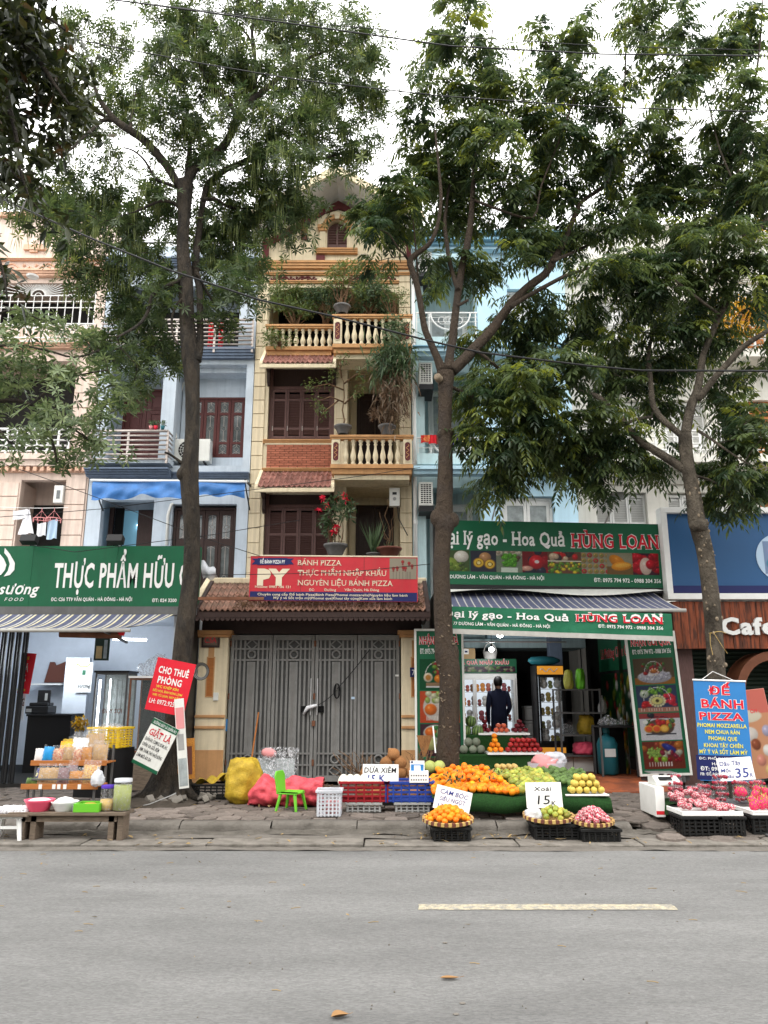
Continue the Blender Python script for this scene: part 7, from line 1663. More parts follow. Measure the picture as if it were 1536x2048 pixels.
ellL = [(200, 95, 75, 42), (330, 48, 70, 40), (430, 36, 80, 42), (560, 55, 90, 50), (655, 60, 70, 48), (725, 95, 55, 42), (120, 165, 55, 45), (255, 195, 60, 42), (350, 150, 66, 55), (435, 135, 66, 55), (525, 150, 76, 56), (620, 165, 76, 56), (700, 205, 66, 42), (742, 165, 40, 46), (160, 262, 50, 34), (335, 250, 55, 45), (405, 265, 55, 42), (500, 262, 66, 46), (590, 265, 66, 46), (660, 268, 55, 40), (120, 370, 66, 42), (215, 412, 66, 36), (290, 400, 46, 36), (240, 345, 50, 26, 0, .5), (450, 350, 66, 46), (545, 350, 66, 42), (615, 335, 50, 26), (700, 315, 40, 26), (745, 300, 35, 30, 0, .5), (90, 440, 76, 46), (175, 478, 56, 36), (255, 462, 56, 36), (330, 440, 46, 36), (430, 452, 56, 44), (500, 440, 56, 44), (560, 420, 50, 36), (485, 525, 46, 38), (425, 505, 36, 36), (300, 540, 46, 40), (160, 535, 50, 24), (225, 556, 46, 26), (320, 600, 34, 30, -.3), (255, 640, 56, 46), (205, 690, 46, 36), (300, 672, 46, 40), (470, 592, 46, 36), (505, 560, 30, 36), (440, 640, 30, 30, 0, .5), (330, 715, 46, 26), (255, 745, 44, 38, 0, .7), (290, 780, 30, 24, 0, .5), (400, 560, 20, 30, .4), (560, 455, 26, 26, 0, .6), (520, 400, 40, 30, 0, .8), (595, 405, 40, 34, 0, .7)]
def kindL(t, pts, dirs, g):
 pts = np.concatenate([pts, pts+g.normal(0, .16, pts.shape)]);dirs = np.concatenate([dirs, dirs]);whorls('crown', pts, dirs, g, .128, .034, 'leaf_whorl', t)['kind'] = 'stuff'
 up = pts[:, 2]>P(0, 560, YL).z;q = pts[up];q = q[g.random(len(q))<.16];K = 6;b = np.repeat(q, K, 0)+g.normal(0, .035, (len(q)*K, 3));n = len(b)
 d = g.normal(0, .09, (n, 3))+(0, 0, -1);link('seed_pods', leaves_mesh('pods', b, d, rand_dirs(g, n), .34*g.uniform(.6, 1.2, n), .012, g.normal(.97, .02, n), ['leaf_whorl'], .0, .5, .3), t)['kind'] = 'stuff'
TL, skL, ptsL, g_ = tree('street_tree', 'left street tree with dark forked trunk, whorled leaves and hanging green pods', trunkL, limbsL, YL, 'bark_dark', ellL, kindL, 31, per=1.75, dY=[.5, .8, -.6, -1.0, -.3, .2, .5, .9, .3, -.5, .4, -.4, -.8, .7, -.8, -.4, .5, -.2])
bz = P(340, 1600, YL)
for k, (a, L)in enumerate(((-2.9, .62), (-2.5, .5), (-2.0, .55), (-1.5, .45), (-1.0, .5), (-.4, .62), (.4, .4), (2.6, .4), (1.4, .4))):
 c, s = cos(a), sin(a);mb = MB().tube([(bz.x+.10*c, YL+.10*s, .95), (bz.x+.15*c, YL+.15*s, .6), (bz.x+.23*c, YL+.23*s, .34), (bz.x+.38*c, YL+.38*s, .2), (bz.x+L*c, YL+L*s, .13)], [.03, .06, .075, .06, .025], 8);mb.build('root', 'bark_dark', TL, smooth=True)
for(u, v, r)in((372, 948, .15), (366, 520, .10)):
 p = P(u, v, YL-.04);MB().ball(p, r, 10, 8, (1, .8, .9)).build('burl', 'bark_dark', TL, smooth=True)
pd = MB();g2_ = np.random.default_rng(3);pd.sheet(lambda a, b:(-3.65+1.1*a, 10.6+1.1*b, .145+.07*sin(pi*a)*sin(pi*b)+.012*sin(19*a+7*b)), 16, 16);q = pd.build('tree_pit', 'dirt');struct(q)
for k in range(14):
 a = g2_.uniform(-2.6, .3);r = g2_.uniform(.35, .6);s = g2_.uniform(.04, .09);o = MB().obox((0, 0, 0), (s*1.8, s*1.3, s), Euler(tuple(g2_.uniform(-1, 1, 3))).to_matrix()).build('rubble_stone', 'concrete_light' if k%3 else 'concrete', None, bevel=.012);o.location = (bz.x+r*cos(a)+.12, YL+r*sin(a), .19)
 tag(o, 'broken paving stone lying round the roots of the left tree', 'stone', 'stones at the foot of the left tree')
# pinnate leaved trees
def kindR(per, fm='leaf_feather', L=.42):
 def f(t, pts, dirs, g):fronds('crown', pts, dirs, g, L, .135, .044, fm, t, per=per)['kind'] = 'stuff'
 return f
YM = 11.3
trunkM = [(892, 1608, 50), (894, 1560, 47), (896, 1500, 46), (898, 1450, 42), (899, 1400, 41), (899, 1340, 43), (892, 1310, 44), (888, 1270, 36), (885, 1210, 36), (882, 1150, 33), (884, 1100, 32), (888, 1060, 34), (889, 1020, 34), (890, 960, 31), (891, 900, 28), (890, 840, 27), (891, 780, 29), (891, 745, 36)]
limbsM = [[(884, 742, 24), (874, 715, 18), (862, 687, 16), (850, 658, 15), (843, 620, 14), (835, 575, 14), (826, 545, 14), (820, 522, 14), (834, 506, 12), (858, 488, 11), (874, 455, 9), (882, 400, 8), (878, 340, 6), (870, 260, 4)], [(836, 575, 6), (834, 530, 5), (831, 490, 4), (826, 440, 3)], [(819, 524, 6), (808, 508, 5), (799, 500, 4), (780, 470, 3)], [(896, 742, 28), (900, 710, 20), (905, 680, 19), (910, 635, 18), (914, 598, 17), (918, 572, 18), (924, 534, 16), (931, 502, 16), (939, 462, 15), (944, 410, 12), (948, 340, 9), (960, 260, 7), (975, 150, 5), (985, 60, 3)], [(916, 580, 12), (908, 555, 10), (899, 522, 10), (894, 488, 10), (890, 440, 8), (900, 360, 5)], [(914, 612, 8), (926, 606, 7), (936, 600, 6)], [(903, 742, 28), (925, 722, 25), (953, 692, 24), (970, 675, 23), (985, 658, 22), (1010, 623, 21), (1028, 601, 20), (1060, 571, 19), (1089, 549, 18), (1107, 520, 16), (1130, 480, 13), (1150, 430, 11), (1165, 402, 10), (1215, 364, 9), (1273, 273, 8), (1314, 219, 6), (1350, 150, 4), (1400, 90, 3)], [(1022, 614, 12), (1045, 598, 10), (1066, 586, 10), (1122, 556, 9), (1150, 545, 7), (1200, 530, 5), (1240, 515, 4)], [(1105, 522, 10), (1130, 512, 8), (1156, 500, 7), (1200, 480, 5)], [(948, 400, 7), (1000, 420, 6), (1066, 435, 5), (1082, 373, 4), (1115, 290, 4), (1148, 199, 3), (1169, 132, 2)], [(1215, 364, 6), (1240, 260, 5), (1250, 150, 4), (1252, 20, 3)], [(885, 760, 14), (905, 775, 8), (960, 800, 7), (1010, 830, 5), (1060, 850, 4)], [(953, 700, 8), (1000, 740, 7), (1040, 790, 5), (1060, 880, 4), (1075, 950, 3)]]
ellM = [(925, 50, 45, 55, 0, .6), (872, 110, 40, 45, 0, .6), (880, 200, 55, 45, 0, .8), (960, 140, 46, 66, 0, .8), (1010, 200, 46, 56, 0, .9), (860, 290, 56, 46), (940, 275, 56, 46), (1090, 90, 50, 50, 0, .5), (1180, 60, 56, 46, 0, .5), (1255, 60, 60, 50, 0, .6), (1150, 180, 50, 46, 0, .6), (1060, 255, 56, 46, 0, .9), (1120, 290, 46, 40), (800, 400, 46, 36), (768, 400, 34, 26, 0, .7), (745, 425, 34, 22, -.2, .6), (790, 455, 34, 22, 0, .7), (760, 495, 30, 14, -.4, .5), (862, 375, 56, 56), (930, 370, 56, 56), (900, 440, 56, 36), (985, 335, 50, 46), (1050, 350, 56, 46), (1010, 430, 56, 36), (1000, 520, 46, 36, 0, .7), (1060, 470, 46, 36), (945, 530, 26, 30, 0, .5), (1105, 420, 56, 46), (1150, 470, 56, 36), (1170, 350, 56, 46), (1232, 310, 56, 46, 0, .8), (1250, 400, 66, 46), (1270, 475, 66, 40), (1205, 540, 56, 36), (1290, 555, 60, 36), (1345, 520, 50, 36), (860, 540, 26, 26, .5, .5), (1030, 640, 66, 40, .8), (960, 680, 40, 26, .8, .7), (1105, 620, 56, 36, .8), (1170, 650, 56, 46, .6), (1060, 710, 66, 36, .7), (1000, 765, 60, 46), (955, 840, 40, 50), (1050, 800, 66, 56), (1120, 770, 56, 50), (1100, 860, 66, 56), (1010, 890, 46, 36), (985, 940, 40, 34), (1075, 935, 60, 40), (1150, 905, 56, 50), (1210, 200, 56, 56, 0, .5), (1290, 130, 50, 60, 0, .5), (1110, 190, 46, 50, 0, .6), (1300, 300, 50, 50, 0, .7), (1185, 850, 46, 46), (935, 790, 26, 40)]
TM, skM, ptsM, g_ = tree('street_tree', 'middle street tree with burled trunk forking into three limbs in front of the turquoise house', trunkM, limbsM, YM, 'bark_brown', ellM, kindR(3), 41, per=.5, dY=[-.5, -.3, -.6, .2, .5, 0, .7, .3, 1.0, .1, .9, .5, .7])
for(u, v, r, sq)in((876, 1036, .13, 1.0), (904, 1040, .12, .9), (889, 1046, .17, 1.1), (884, 1020, .12, 1), (886, 868, .10, .9), (897, 864, .095, .8), (885, 1130, .12, 1.0), (904, 1308, .11, 1.5), (886, 1316, .12, 1.3), (888, 915, .10, 1), (893, 975, .10, 1), (896, 1475, .15, .8)):
 p = P(u, v, YM-.03);MB().ball(p, r*.92, 12, 9, (1, .75, sq*1.25)).build('burl', 'bark_brown', TM, smooth=True)
p = P(873, 752, YM-.2);o = MB().lathe([(.001, 0), (.045, .002), (.06, -.02), (.065, -.1)], n=14).build('cut_stub', 'bark_scar', TM, smooth=True);o.location = p;o.rotation_euler = (R(80), 0, R(-30))
sc2 = MB();g_ = np.random.default_rng(6)
for _ in range(70):
 v = g_.uniform(1230, 1520);a = g_.uniform(-1.2, 1.2);p = P(896-(1400-v)*.03, v, YM);r = .145;q = Vector((p.x+r*sin(a), YM-r*cos(a), p.z));s = g_.uniform(.006, .018);sc2.obox(q, (s*g_.uniform(1, 3), .012, s), Euler((0, g_.uniform(-1, 1), a)).to_matrix())
sc2.build('bark_flakes', 'bark_scar', TM)['kind'] = 'stuff'
YR = 11.2
trunkR = [(1442, 1608, 46), (1440, 1500, 42), (1436, 1400, 37), (1433, 1348, 35), (1429, 1278, 34), (1424, 1220, 33), (1418, 1160, 32), (1410, 1100, 32), (1400, 1062, 34), (1393, 1040, 33), (1386, 990, 29), (1377, 940, 26), (1372, 900, 26), (1370, 868, 26)]
limbsR = [[(1374, 942, 22), (1355, 930, 20), (1327, 912, 19), (1305, 898, 18), (1285, 886, 18), (1272, 874, 16), (1259, 860, 15), (1245, 838, 14), (1225, 821, 14), (1199, 796, 12), (1171, 784, 10), (1151, 774, 8), (1110, 745, 5), (1060, 740, 3)], [(1368, 875, 16), (1350, 860, 15), (1327, 841, 14), (1314, 825, 13), (1305, 805, 13), (1302, 770, 12), (1299, 740, 11), (1297, 715, 10), (1300, 690, 8), (1310, 650, 6)], [(1252, 848, 7), (1275, 838, 7), (1303, 834, 7)], [(1371, 870, 24), (1376, 840, 22), (1385, 805, 21), (1395, 780, 18), (1401, 742, 16), (1407, 708, 14), (1421, 674, 14), (1438, 632, 14), (1452, 608, 14), (1466, 570, 14), (1481, 538, 15), (1492, 510, 15), (1490, 480, 9), (1478, 443, 8), (1474, 400, 7), (1472, 373, 6), (1484, 290, 6), (1496, 207, 5), (1513, 145, 5), (1522, 60, 4), (1526, -10, 3)], [(1494, 508, 13), (1508, 478, 12), (1525, 450, 10), (1545, 420, 8), (1570, 380, 6)], [(1395, 800, 16), (1412, 778, 15), (1436, 748, 15), (1463, 719, 15), (1480, 700, 14), (1500, 684, 12), (1536, 661, 10), (1580, 630, 8)], [(1397, 862, 8), (1425, 880, 6), (1460, 905, 5), (1500, 930, 4)], [(1472, 373, 5), (1440, 300, 4), (1420, 220, 3), (1400, 150, 2)], [(1380, 950, 8), (1420, 960, 6), (1460, 985, 4)], [(1440, 630, 7), (1400, 600, 6), (1350, 560, 4)]]
ellR = [(1250, 700, 56, 46, .4), (1235, 770, 46, 36, .5), (1330, 680, 56, 46), (1295, 620, 50, 36), (1385, 620, 60, 46), (1430, 560, 56, 46), (1350, 735, 46, 36, .6), (1230, 885, 46, 40, .5), (1200, 945, 56, 40, .5), (1275, 925, 46, 32, .6), (1460, 765, 40, 34), (1505, 860, 40, 70), (1445, 850, 36, 46, .4), (1450, 935, 46, 46), (1505, 970, 40, 36), (1430, 1000, 40, 20, .5), (1510, 580, 36, 40), (1500, 500, 40, 36), (1330, 240, 50, 46, 0, .7), (1380, 170, 56, 50, 0, .7), (1445, 120, 56, 56, 0, .8), (1500, 60, 46, 50, 0, .8), (1380, 60, 50, 46, 0, .5), (1480, 225, 56, 56), (1420, 300, 56, 46), (1515, 330, 46, 56), (1350, 335, 56, 46), (1440, 395, 56, 46), (1365, 420, 56, 46), (1510, 410, 46, 40), (1400, 480, 50, 36), (1310, 400, 40, 36), (1400, 700, 30, 30, .6), (1320, 800, 40, 36, .7), (1560, 700, 50, 60), (1580, 250, 50, 100), (1420, 690, 30, 30, .7)]
TR, skR, ptsR, g_ = tree('street_tree', 'right street tree with pale mottled trunk rising behind the blue pizza banner', trunkR, limbsR, YR, 'bark_pale', ellR, kindR(3), 51, per=.46, dY=[.6, .4, .5, .3, -.3, -.6, -.5, .3, .2, -.7])
p = P(1397, 1052, YR-.1);MB().ball(p, .13, 12, 9, (1.1, .8, .7)).ball(P(1410, 1047, YR-.12), .06, 8, 6).build('burl', 'bark_pale', TR, smooth=True)
sc3 = MB();g_ = np.random.default_rng(16)
for _ in range(46):
 v = g_.uniform(960, 1340);a = g_.uniform(-1.2, 1.2);tpt = min(zip(*limb_pts(trunkR, YR)), key=lambda q:abs(q[0].z-P(1400, v, YR).z));r = tpt[1]*1.02;q = Vector((tpt[0].x+r*sin(a), YR-r*cos(a), P(1400, v, YR).z));s = g_.uniform(.01, .03);sc3.ball(q, s, 6, 4, (g_.uniform(.6, 1.2), .5, g_.uniform(.8, 1.6)))
sc3.build('bark_scars', 'bark_scar', TR, smooth=True)['kind'] = 'stuff'
yt = thing('tree_tie', 'yellow cord tied round the trunk of the right tree', 'cord')
c0 = P(1431, 1266, YR);MB().tube([(c0.x+.135*cos(a), YR+.135*sin(a), c0.z+.01*sin(3*a))for a in np.linspace(0, 2*pi, 25)], .004, 5).tube([(c0.x-.12, YR-.1, c0.z), (c0.x-.14, YR-.12, c0.z-.15), (c0.x-.12, YR-.12, c0.z-.32)], .003, 5).tube([(c0.x-.08, YR-.12, c0.z), (c0.x+.02, YR-.14, c0.z-.2), (c0.x+.1, YR-.1, c0.z-.3)], .003, 5).build('cord', 'pear_tan', yt)
# pale leaved branches from the tree beyond the left edge
YE = 9.6
limbsE = [[(-140, 830, 26), (-60, 806, 17), (0, 801, 11), (51, 805, 10), (78, 832, 8), (96, 862, 7), (108, 895, 6), (114, 925, 4)], [(51, 805, 6), (100, 830, 5), (150, 860, 5), (190, 885, 4), (240, 905, 3)], [(-140, 740, 14), (-40, 700, 9), (20, 690, 7), (90, 700, 5), (150, 715, 4), (200, 700, 3)], [(-100, 720, 10), (-20, 640, 7), (30, 620, 5), (80, 640, 3)], [(60, 812, 6), (110, 770, 5), (160, 750, 4), (215, 740, 3)], [(-60, 806, 8), (-10, 850, 6), (30, 900, 4)]]
ellE = [(30, 650, 56, 36, 0, .8), (60, 720, 56, 40, 0, .9), (130, 775, 56, 40, 0, .9), (175, 700, 56, 30, .3, .7), (35, 800, 50, 46, 0, .9), (120, 850, 66, 40), (195, 880, 50, 34), (50, 905, 56, 30, 0, .6), (235, 850, 30, 40, .3, .7), (120, 905, 50, 20, 0, .5), (240, 915, 46, 16, 0, .6), (220, 790, 34, 46, .3, .7), (10, 740, 40, 40), (-50, 780, 60, 120), (110, 640, 50, 20, .3, .5)]
def kindE(t, pts, dirs, g):whorls('crown', pts, dirs, g, .14, .042, 'leaf_edge', t, k=6)['kind'] = 'stuff'
tree('street_tree', 'pale leaved branches reaching in from a tree beyond the left edge of the photo', [(-170, 1700, 46), (-168, 1400, 42), (-160, 1100, 38), (-150, 900, 34), (-140, 740, 28), (-130, 500, 16)], limbsE, YE, 'bark_dark', ellE, kindE, 61, per=1.0, dY=[.2, .3, .2, .1, .4, .0])
YN = 5.2
limbsN = [[(-160, 60, 60), (-60, 40, 34), (20, 60, 20), (70, 110, 12), (110, 170, 8), (140, 210, 4)], [(-60, 40, 20), (0, 160, 14), (30, 260, 10), (40, 340, 7), (60, 400, 4)], [(20, 60, 12), (80, 30, 8), (130, 60, 5)], [(-160, 200, 20), (-60, 380, 12), (-20, 470, 8), (5, 540, 6), (15, 600, 4)]]
ellN = [(40, 40, 75, 60, -.1, .5), (85, 120, 60, 45, 0, .5), (25, 190, 45, 60, 0, .5), (105, 180, 34, 30, .1, .5), (10, 310, 26, 56, 0, .5), (55, 395, 16, 22, 0, .5), (115, 60, 40, 46, .1, .4), (-60, 150, 80, 150, 0, .3), (4, 560, 12, 46, 0, .4), (30, 270, 36, 30, 0, .4)]
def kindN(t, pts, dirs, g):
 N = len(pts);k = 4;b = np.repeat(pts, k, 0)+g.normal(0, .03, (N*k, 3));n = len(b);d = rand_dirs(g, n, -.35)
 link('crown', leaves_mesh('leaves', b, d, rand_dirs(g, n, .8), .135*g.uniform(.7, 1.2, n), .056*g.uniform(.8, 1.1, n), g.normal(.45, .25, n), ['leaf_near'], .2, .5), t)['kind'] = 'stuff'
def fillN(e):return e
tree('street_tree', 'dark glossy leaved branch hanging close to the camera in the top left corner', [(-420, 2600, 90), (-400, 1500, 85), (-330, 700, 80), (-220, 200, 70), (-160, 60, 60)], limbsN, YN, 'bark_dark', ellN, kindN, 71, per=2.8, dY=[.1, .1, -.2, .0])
# cables
def cable(label, pts, Y, w, sag=0):
 q = [P(u, v, Y+dy)for u, v, dy in pts];d0, d1 = (q[0]-q[1]), (q[-1]-q[-2]);q = [q[0]+d0*2.5]+q+[q[-1]+d1*2.5]
 o = MB().tube(q, w*.75, 6).build('overhead_cable', 'black_plastic', smooth=True);return tag(o, label, 'cable')
cable('thick black cable sagging in front of the house storeys from upper left to right', [(0, 396, 0), (176, 474, 0), (339, 540, 0), (520, 600, 0), (659, 631, 0), (860, 682, 0), (961, 705, 0), (1180, 732, 0), (1284, 741, 0), (1536, 742, 0)], 9.2, .017)
cable('uppermost black cable crossing the tree tops', [(260, 4, 0), (560, 44, 0), (900, 92, 0), (1200, 108, 0), (1536, 112, 0)], 8.6, .013)
cable('thin grey cable just above the uppermost black cable', [(300, 8, 0), (600, 44, 0), (900, 72, 0), (1200, 92, 0), (1536, 101, 0)], 8.9, .007)
cable('thin black cable crossing the crowns below the uppermost pair', [(58, 61, 0), (414, 129, 0), (600, 160, 0), (885, 192, 0), (1200, 214, 0), (1536, 224, 0)], 8.7, .010)
for k, (lab, pp_)in enumerate((('thin wire slanting down from the left past the pink house to the gate', [(0, 925, 0), (100, 960, 0), (260, 1020, 0), (420, 1080, 0), (520, 1112, 0)]), ('thin wire rising from the left sign towards the cream house', [(0, 1034, 0), (200, 1018, 0), (360, 998, 0), (540, 975, 0), (700, 955, 0), (840, 935, 0)]), ('thin wire sagging between the left shop and the porch sign', [(60, 1090, 0), (150, 1104, 0), (260, 1090, 0), (420, 1070, 0), (600, 1040, 0)]), ('thin wire crossing the porch sign towards the middle tree', [(400, 1150, 0), (560, 1148, 0), (700, 1144, 0), (860, 1128, 0)]))):
 q = [P(u, v, 12.3)for u, v, _ in pp_];tag(MB().tube(q, .006, 5).build('wire', 'black_plastic'), lab, 'wire')
for i, (u0, v0, u1, v1, lab)in enumerate(((1001, 975, 984, 1040, 'flood lamp on a bent steel arm above the left end of the big green sign'), (1235, 992, 1210, 1046, 'flood lamp on a steel arm above the right end of the big green sign'), (60, 1080, 72, 1092, 'black box flood lamp on top of the left green sign'), (232, 1080, 240, 1092, 'black box flood lamp behind the middle of the left green sign'))):
 Yf = 12.3 if i<2 else 12.45;a, b = P(u0, v0, Yf), P(u1, v1, 12.9);t = thing('flood_lamp', lab, 'lamp', a)
 MB().obox((0, -.02, 0), (.24, .16, .06)if i<2 else(.26, .14, .13), Euler((R(-20), 0, 0)).to_matrix()).build('housing', 'grey_plastic' if i<2 else 'black_plastic', t, bevel=.01)
 MB().bar((0, .05, -.02), tuple(b-a), .022).build('arm', 'steel', t)
 MB().obox((0, -.03, -.035), (.2, .12, .01), Euler((R(-20), 0, 0)).to_matrix()).build('lens', 'glass_frost', t)
# goods on the pavement
def fruit(name, me, loc, lab, grp, sc=1.0, rot=None, cat='fruit'):
 o = link(name, me, loc=loc, rot=rot if rot is not None else tuple(rng.uniform(-.6, .6, 2))+(rng.uniform(0, 6.3), ));o.scale = (sc, )*3;return tag(o, lab, cat, grp)
def fmesh(prof, m, n=12, stem=None):
 mb = MB().lathe(prof, n=n);
 mats = [M[m]]
 if stem:mb.mat(1);mb.cyl((0, 0, stem[0]), (0, 0, stem[1]), stem[2], n=5);mats.append(M['twig_brown'])
 return mb.mesh('fruit', mats, True)
def sph(r, sz=.93, dim=.12, k=8):return[(max(.0006, r*sin(pi*i/k)), -r*sz*cos(pi*i/k)*(1-dim*(1 if i in(0, k)else 0)))for i in range(k+1)]
F_or = fmesh(sph(1), 'orange_fruit', 12, (.78, .88, .1));F_ap = fmesh(sph(1, .9, .3), 'apple_red', 12, (.55, 1.0, .05));F_ad = fmesh(sph(1, .9, .3), 'apple_dark', 10);F_pl = fmesh(sph(1, .9, .3), 'apple_pale', 10)
F_gu = fmesh(sph(1, .95), 'guava_yellow', 10, (.8, .96, .14));F_pe = fmesh(sph(1, .9), 'pear_tan', 10);F_me = fmesh(sph(1, 1), 'melon_skin', 14, (.9, 1.03, .12));F_wm = fmesh(sph(1, 1.05), 'watermelon', 18)
F_cg = fmesh(sph(1, 1.05), 'coconut_green', 12);F_cb = fmesh([(.001, -1), (.5, -.9), (.95, -.3), (1, .1), (.8, .55), (.35, .95), (.12, 1.2), (.001, 1.22)], 'coconut_brown', 12)
F_cp = fmesh([(.001, -.8), (.8, -.75), (1, -.2), (.9, .2), (.45, .8), (.001, .95)], 'coconut_peeled', 9)
def bent(m, L=1.5):
 mb = MB();k = 9;pts = [(.28*(t/k-.5)**2*4*.6, 0, L*(t/k-.5)*2*.75)for t in range(k+1)];rr = [.02+.98*sin(pi*min(max(t/k, .02), .98))**.6*(1-.18*t/k)for t in range(k+1)];mb.tube(pts, rr, 10);return mb.mesh('mango', [M[m]], True)
F_mg = bent('mango_green', 1.25);F_md = bent('mango_dark', .95)
def netf():
 mb = MB().lathe(sph(1, .95), n=14);mb.v = [(x*(1+.07*sin(13*x+9*z)), y*(1+.07*sin(11*y+z*12)), z)for x, y, z in mb.v];return mb.mesh('fruit', [M['net_fruit']], True)
F_nf = netf()
def dragon():
 mb = MB().lathe(sph(1, 1.2), n=12);mb.mat(1)
 for k in range(22):a, z = k*2.4, -1.0+2.1*k/22;r = math.sqrt(max(.05, 1-(z/1.2)**2));c = Vector((r*cos(a), r*sin(a), z));mb.add([tuple(c+Vector((-.16*sin(a), .16*cos(a), 0))), tuple(c-Vector((-.16*sin(a), .16*cos(a), 0))), tuple(c*1.32+Vector((0, 0, .42)))], [(0, 1, 2)])
 return mb.mesh('fruit', [M['dragon_pink'], M['dragon_tip']], True)
F_dr = dragon()
def crate(label, loc, W, D, H, m, rz=0, slats=5, group=None, name='plastic_crate'):
 t = thing(name, label, 'crate', loc, (0, 0, rz), group);b = MB();w = .012
 for z in np.linspace(.01, H-.03, slats):h = (H/slats)*.42;b.box(-W/2, W/2, -D/2, -D/2+w, z, z+h).box(-W/2, W/2, D/2-w, D/2, z, z+h).box(-W/2, -W/2+w, -D/2+w, D/2-w, z, z+h).box(W/2-w, W/2, -D/2+w, D/2-w, z, z+h)
 b.build('slats', m, t)['kind'] = 'stuff';p = MB()
 for k in range(7):x = -W/2+W*k/6;x = min(max(x, -W/2+.012), W/2-.012);p.box(x-.01, x+.01, -D/2-.006, -D/2-.0005, 0, H-.03)
 for k in range(5):y = -D/2+D*k/4;y = min(max(y, -D/2+.012), D/2-.012);p.box(-W/2-.006, -W/2-.0005, y-.01, y+.01, 0, H-.03).box(W/2+.0005, W/2+.006, y-.01, y+.01, 0, H-.03)
 p.build('ribs', m, t);r = .022
 MB().box(-W/2-r, W/2+r, -D/2-r, -D/2, H-.03, H).box(-W/2-r, W/2+r, D/2, D/2+r, H-.03, H).box(-W/2-r, -W/2, -D/2, D/2, H-.03, H).box(W/2, W/2+r, -D/2, D/2, H-.03, H).build('rim', m, t, bevel=.004)
 MB().box(-W/2+w, W/2-w, -D/2+w, D/2-w, 0, .01).build('base', m, t);return t
def card(label, u0, v0, u1, v1, Y, roll, lines, pitch=-.18, m='foam_white', name='price_card'):
 b = Board(name, label, u0, v0, u1, v1, Y, m, 'price card', thick=.008, rot=(pitch, roll, 0));W, H = b.W, b.H
 for s, x0, x1, z, cap, r, th, mm in lines:lettering(s, x0*W, x1*W, z*H, cap*H, mm, b.e, -.003, off=th+.014, rot=r, shear=.12)
 return b
def basket(label, loc, R_):
 t = thing('wicker_basket', label, 'basket', loc, (R(6), 0, 0));MB().lathe([(R_*.55, -.055), (R_*.8, -.04), (R_*.98, .0), (R_*.94, .004), (R_*.75, -.03), (.001, -.045)], n=28).build('tray', 'wicker', t, smooth=True)
 a = MB();b = MB();n = 44
 for k in range(n):th = 2*pi*k/n;(a if k%2 else b).obox((R_*cos(th), R_*sin(th), .004), (.03, 2*pi*R_/n*.96, .034), Euler((0, 0, th)).to_matrix())
 a.build('rim_weave', 'pear_tan', t);b.build('rim_binding', 'pot_brown', t);return t
def dome(me, name, c, R_, H, r, n, lab, grp, sq=1.0, flat_=False):
 g = np.random.default_rng(int(abs(c[0]*997+n)))
 for k in range(n):
  q = math.sqrt((k+.4)/n);th = k*2.39996;d = R_*q;fruit(name, me, (c[0]+d*cos(th)+g.uniform(-.2, .2)*r, c[1]+d*sin(th)*sq, c[2]+r*.8+H*(1-q*q)+g.uniform(-.15, .15)*r), lab, grp, r*g.uniform(.9, 1.08))
def pyramid(me, name, x0, x1, y, z0, r, rows, lab, grp, depth=2, rot=None):
 for j in range(rows):
  n = max(1, int((x1-x0)/(2*r))-j)
  for i in range(n):
   for d in range(depth):fruit(name, me, ((x0+x1)/2+(i-(n-1)/2)*2*r+rng.uniform(-.1, .1)*r, y+d*1.8*r+j*.5*r, z0+r+j*1.62*r), lab, grp, r*rng.uniform(.93, 1.04), rot)
# terraced stand inside the fruit shop
stn = thing('display_stand', 'turf covered stepped stand with melons, oranges and apples at the fruit shop entrance', 'display stand')
X0, X1 = PX(915, 1500, 12.7), PX(1066, 1500, 12.7);zb1, zb2 = PZ(1505, 12.62), PZ(1466, 13.0)
MB().box(X0, X1, 12.6, 13.0, .2, zb1-.03).box(X0, X1-.1, 13.001, 13.5, .2, zb2-.03).box(X0, PX(985, 1550, 12.3), 12.3, 12.599, .2, PZ(1532, 12.3)).build('turf_steps', 'turf', stn, bevel=.02)
for a, b, y0, y1, z in((975, 1087, 12.56, 12.98, zb1), (958, 1061, 12.98, 13.45, zb2)):MB().box(PX(a, 1490, y0), PX(b, 1490, y0), y0, y1, z-.03, z).build('white_board', 'white_plastic', stn)
k_ = 12.2/F
pyramid(F_me, 'melon', PX(920, 1495, 12.7), PX(972, 1495, 12.7), 12.75, zb1-.03, .068, 2, 'grey green netted melon in the stack at the foot of the watermelons', 'melons by the middle trunk', 1)
pyramid(F_wm, 'watermelon', PX(918, 1465, 13), PX(972, 1465, 13), 13.1, zb2-.07, .095, 2, 'striped dark green watermelon behind the netted melons', 'watermelons in the fruit shop', 1, rot=(.1, .1, .3))
pyramid(F_ad, 'apple', PX(959, 1460, 13), PX(985, 1460, 13), 13.1, zb2, .042, 3, 'dark maroon apple in the left pile on the top board', 'dark apples on the top board, left')
pyramid(F_pl, 'apple', PX(988, 1460, 13), PX(1022, 1460, 13), 13.1, zb2, .042, 2, 'pale orange red apple in the low middle pile on the top board', 'pale apples on the top board')
pyramid(F_ad, 'apple', PX(1024, 1460, 13), PX(1062, 1460, 13), 13.1, zb2, .041, 3, 'deep red apple in the right pile on the top board', 'deep red apples on the top board, right')
pyramid(F_or, 'orange', PX(972, 1490, 12.6), PX(1012, 1490, 12.6), 12.66, zb1, .042, 4, 'orange in the pyramid beside the melons', 'oranges on the lower board')
pyramid(F_ap, 'apple', PX(1012, 1490, 12.6), PX(1087, 1490, 12.6), 12.66, zb1, .042, 3, 'glossy red apple in the broad pile on the lower board', 'red apples on the lower board')
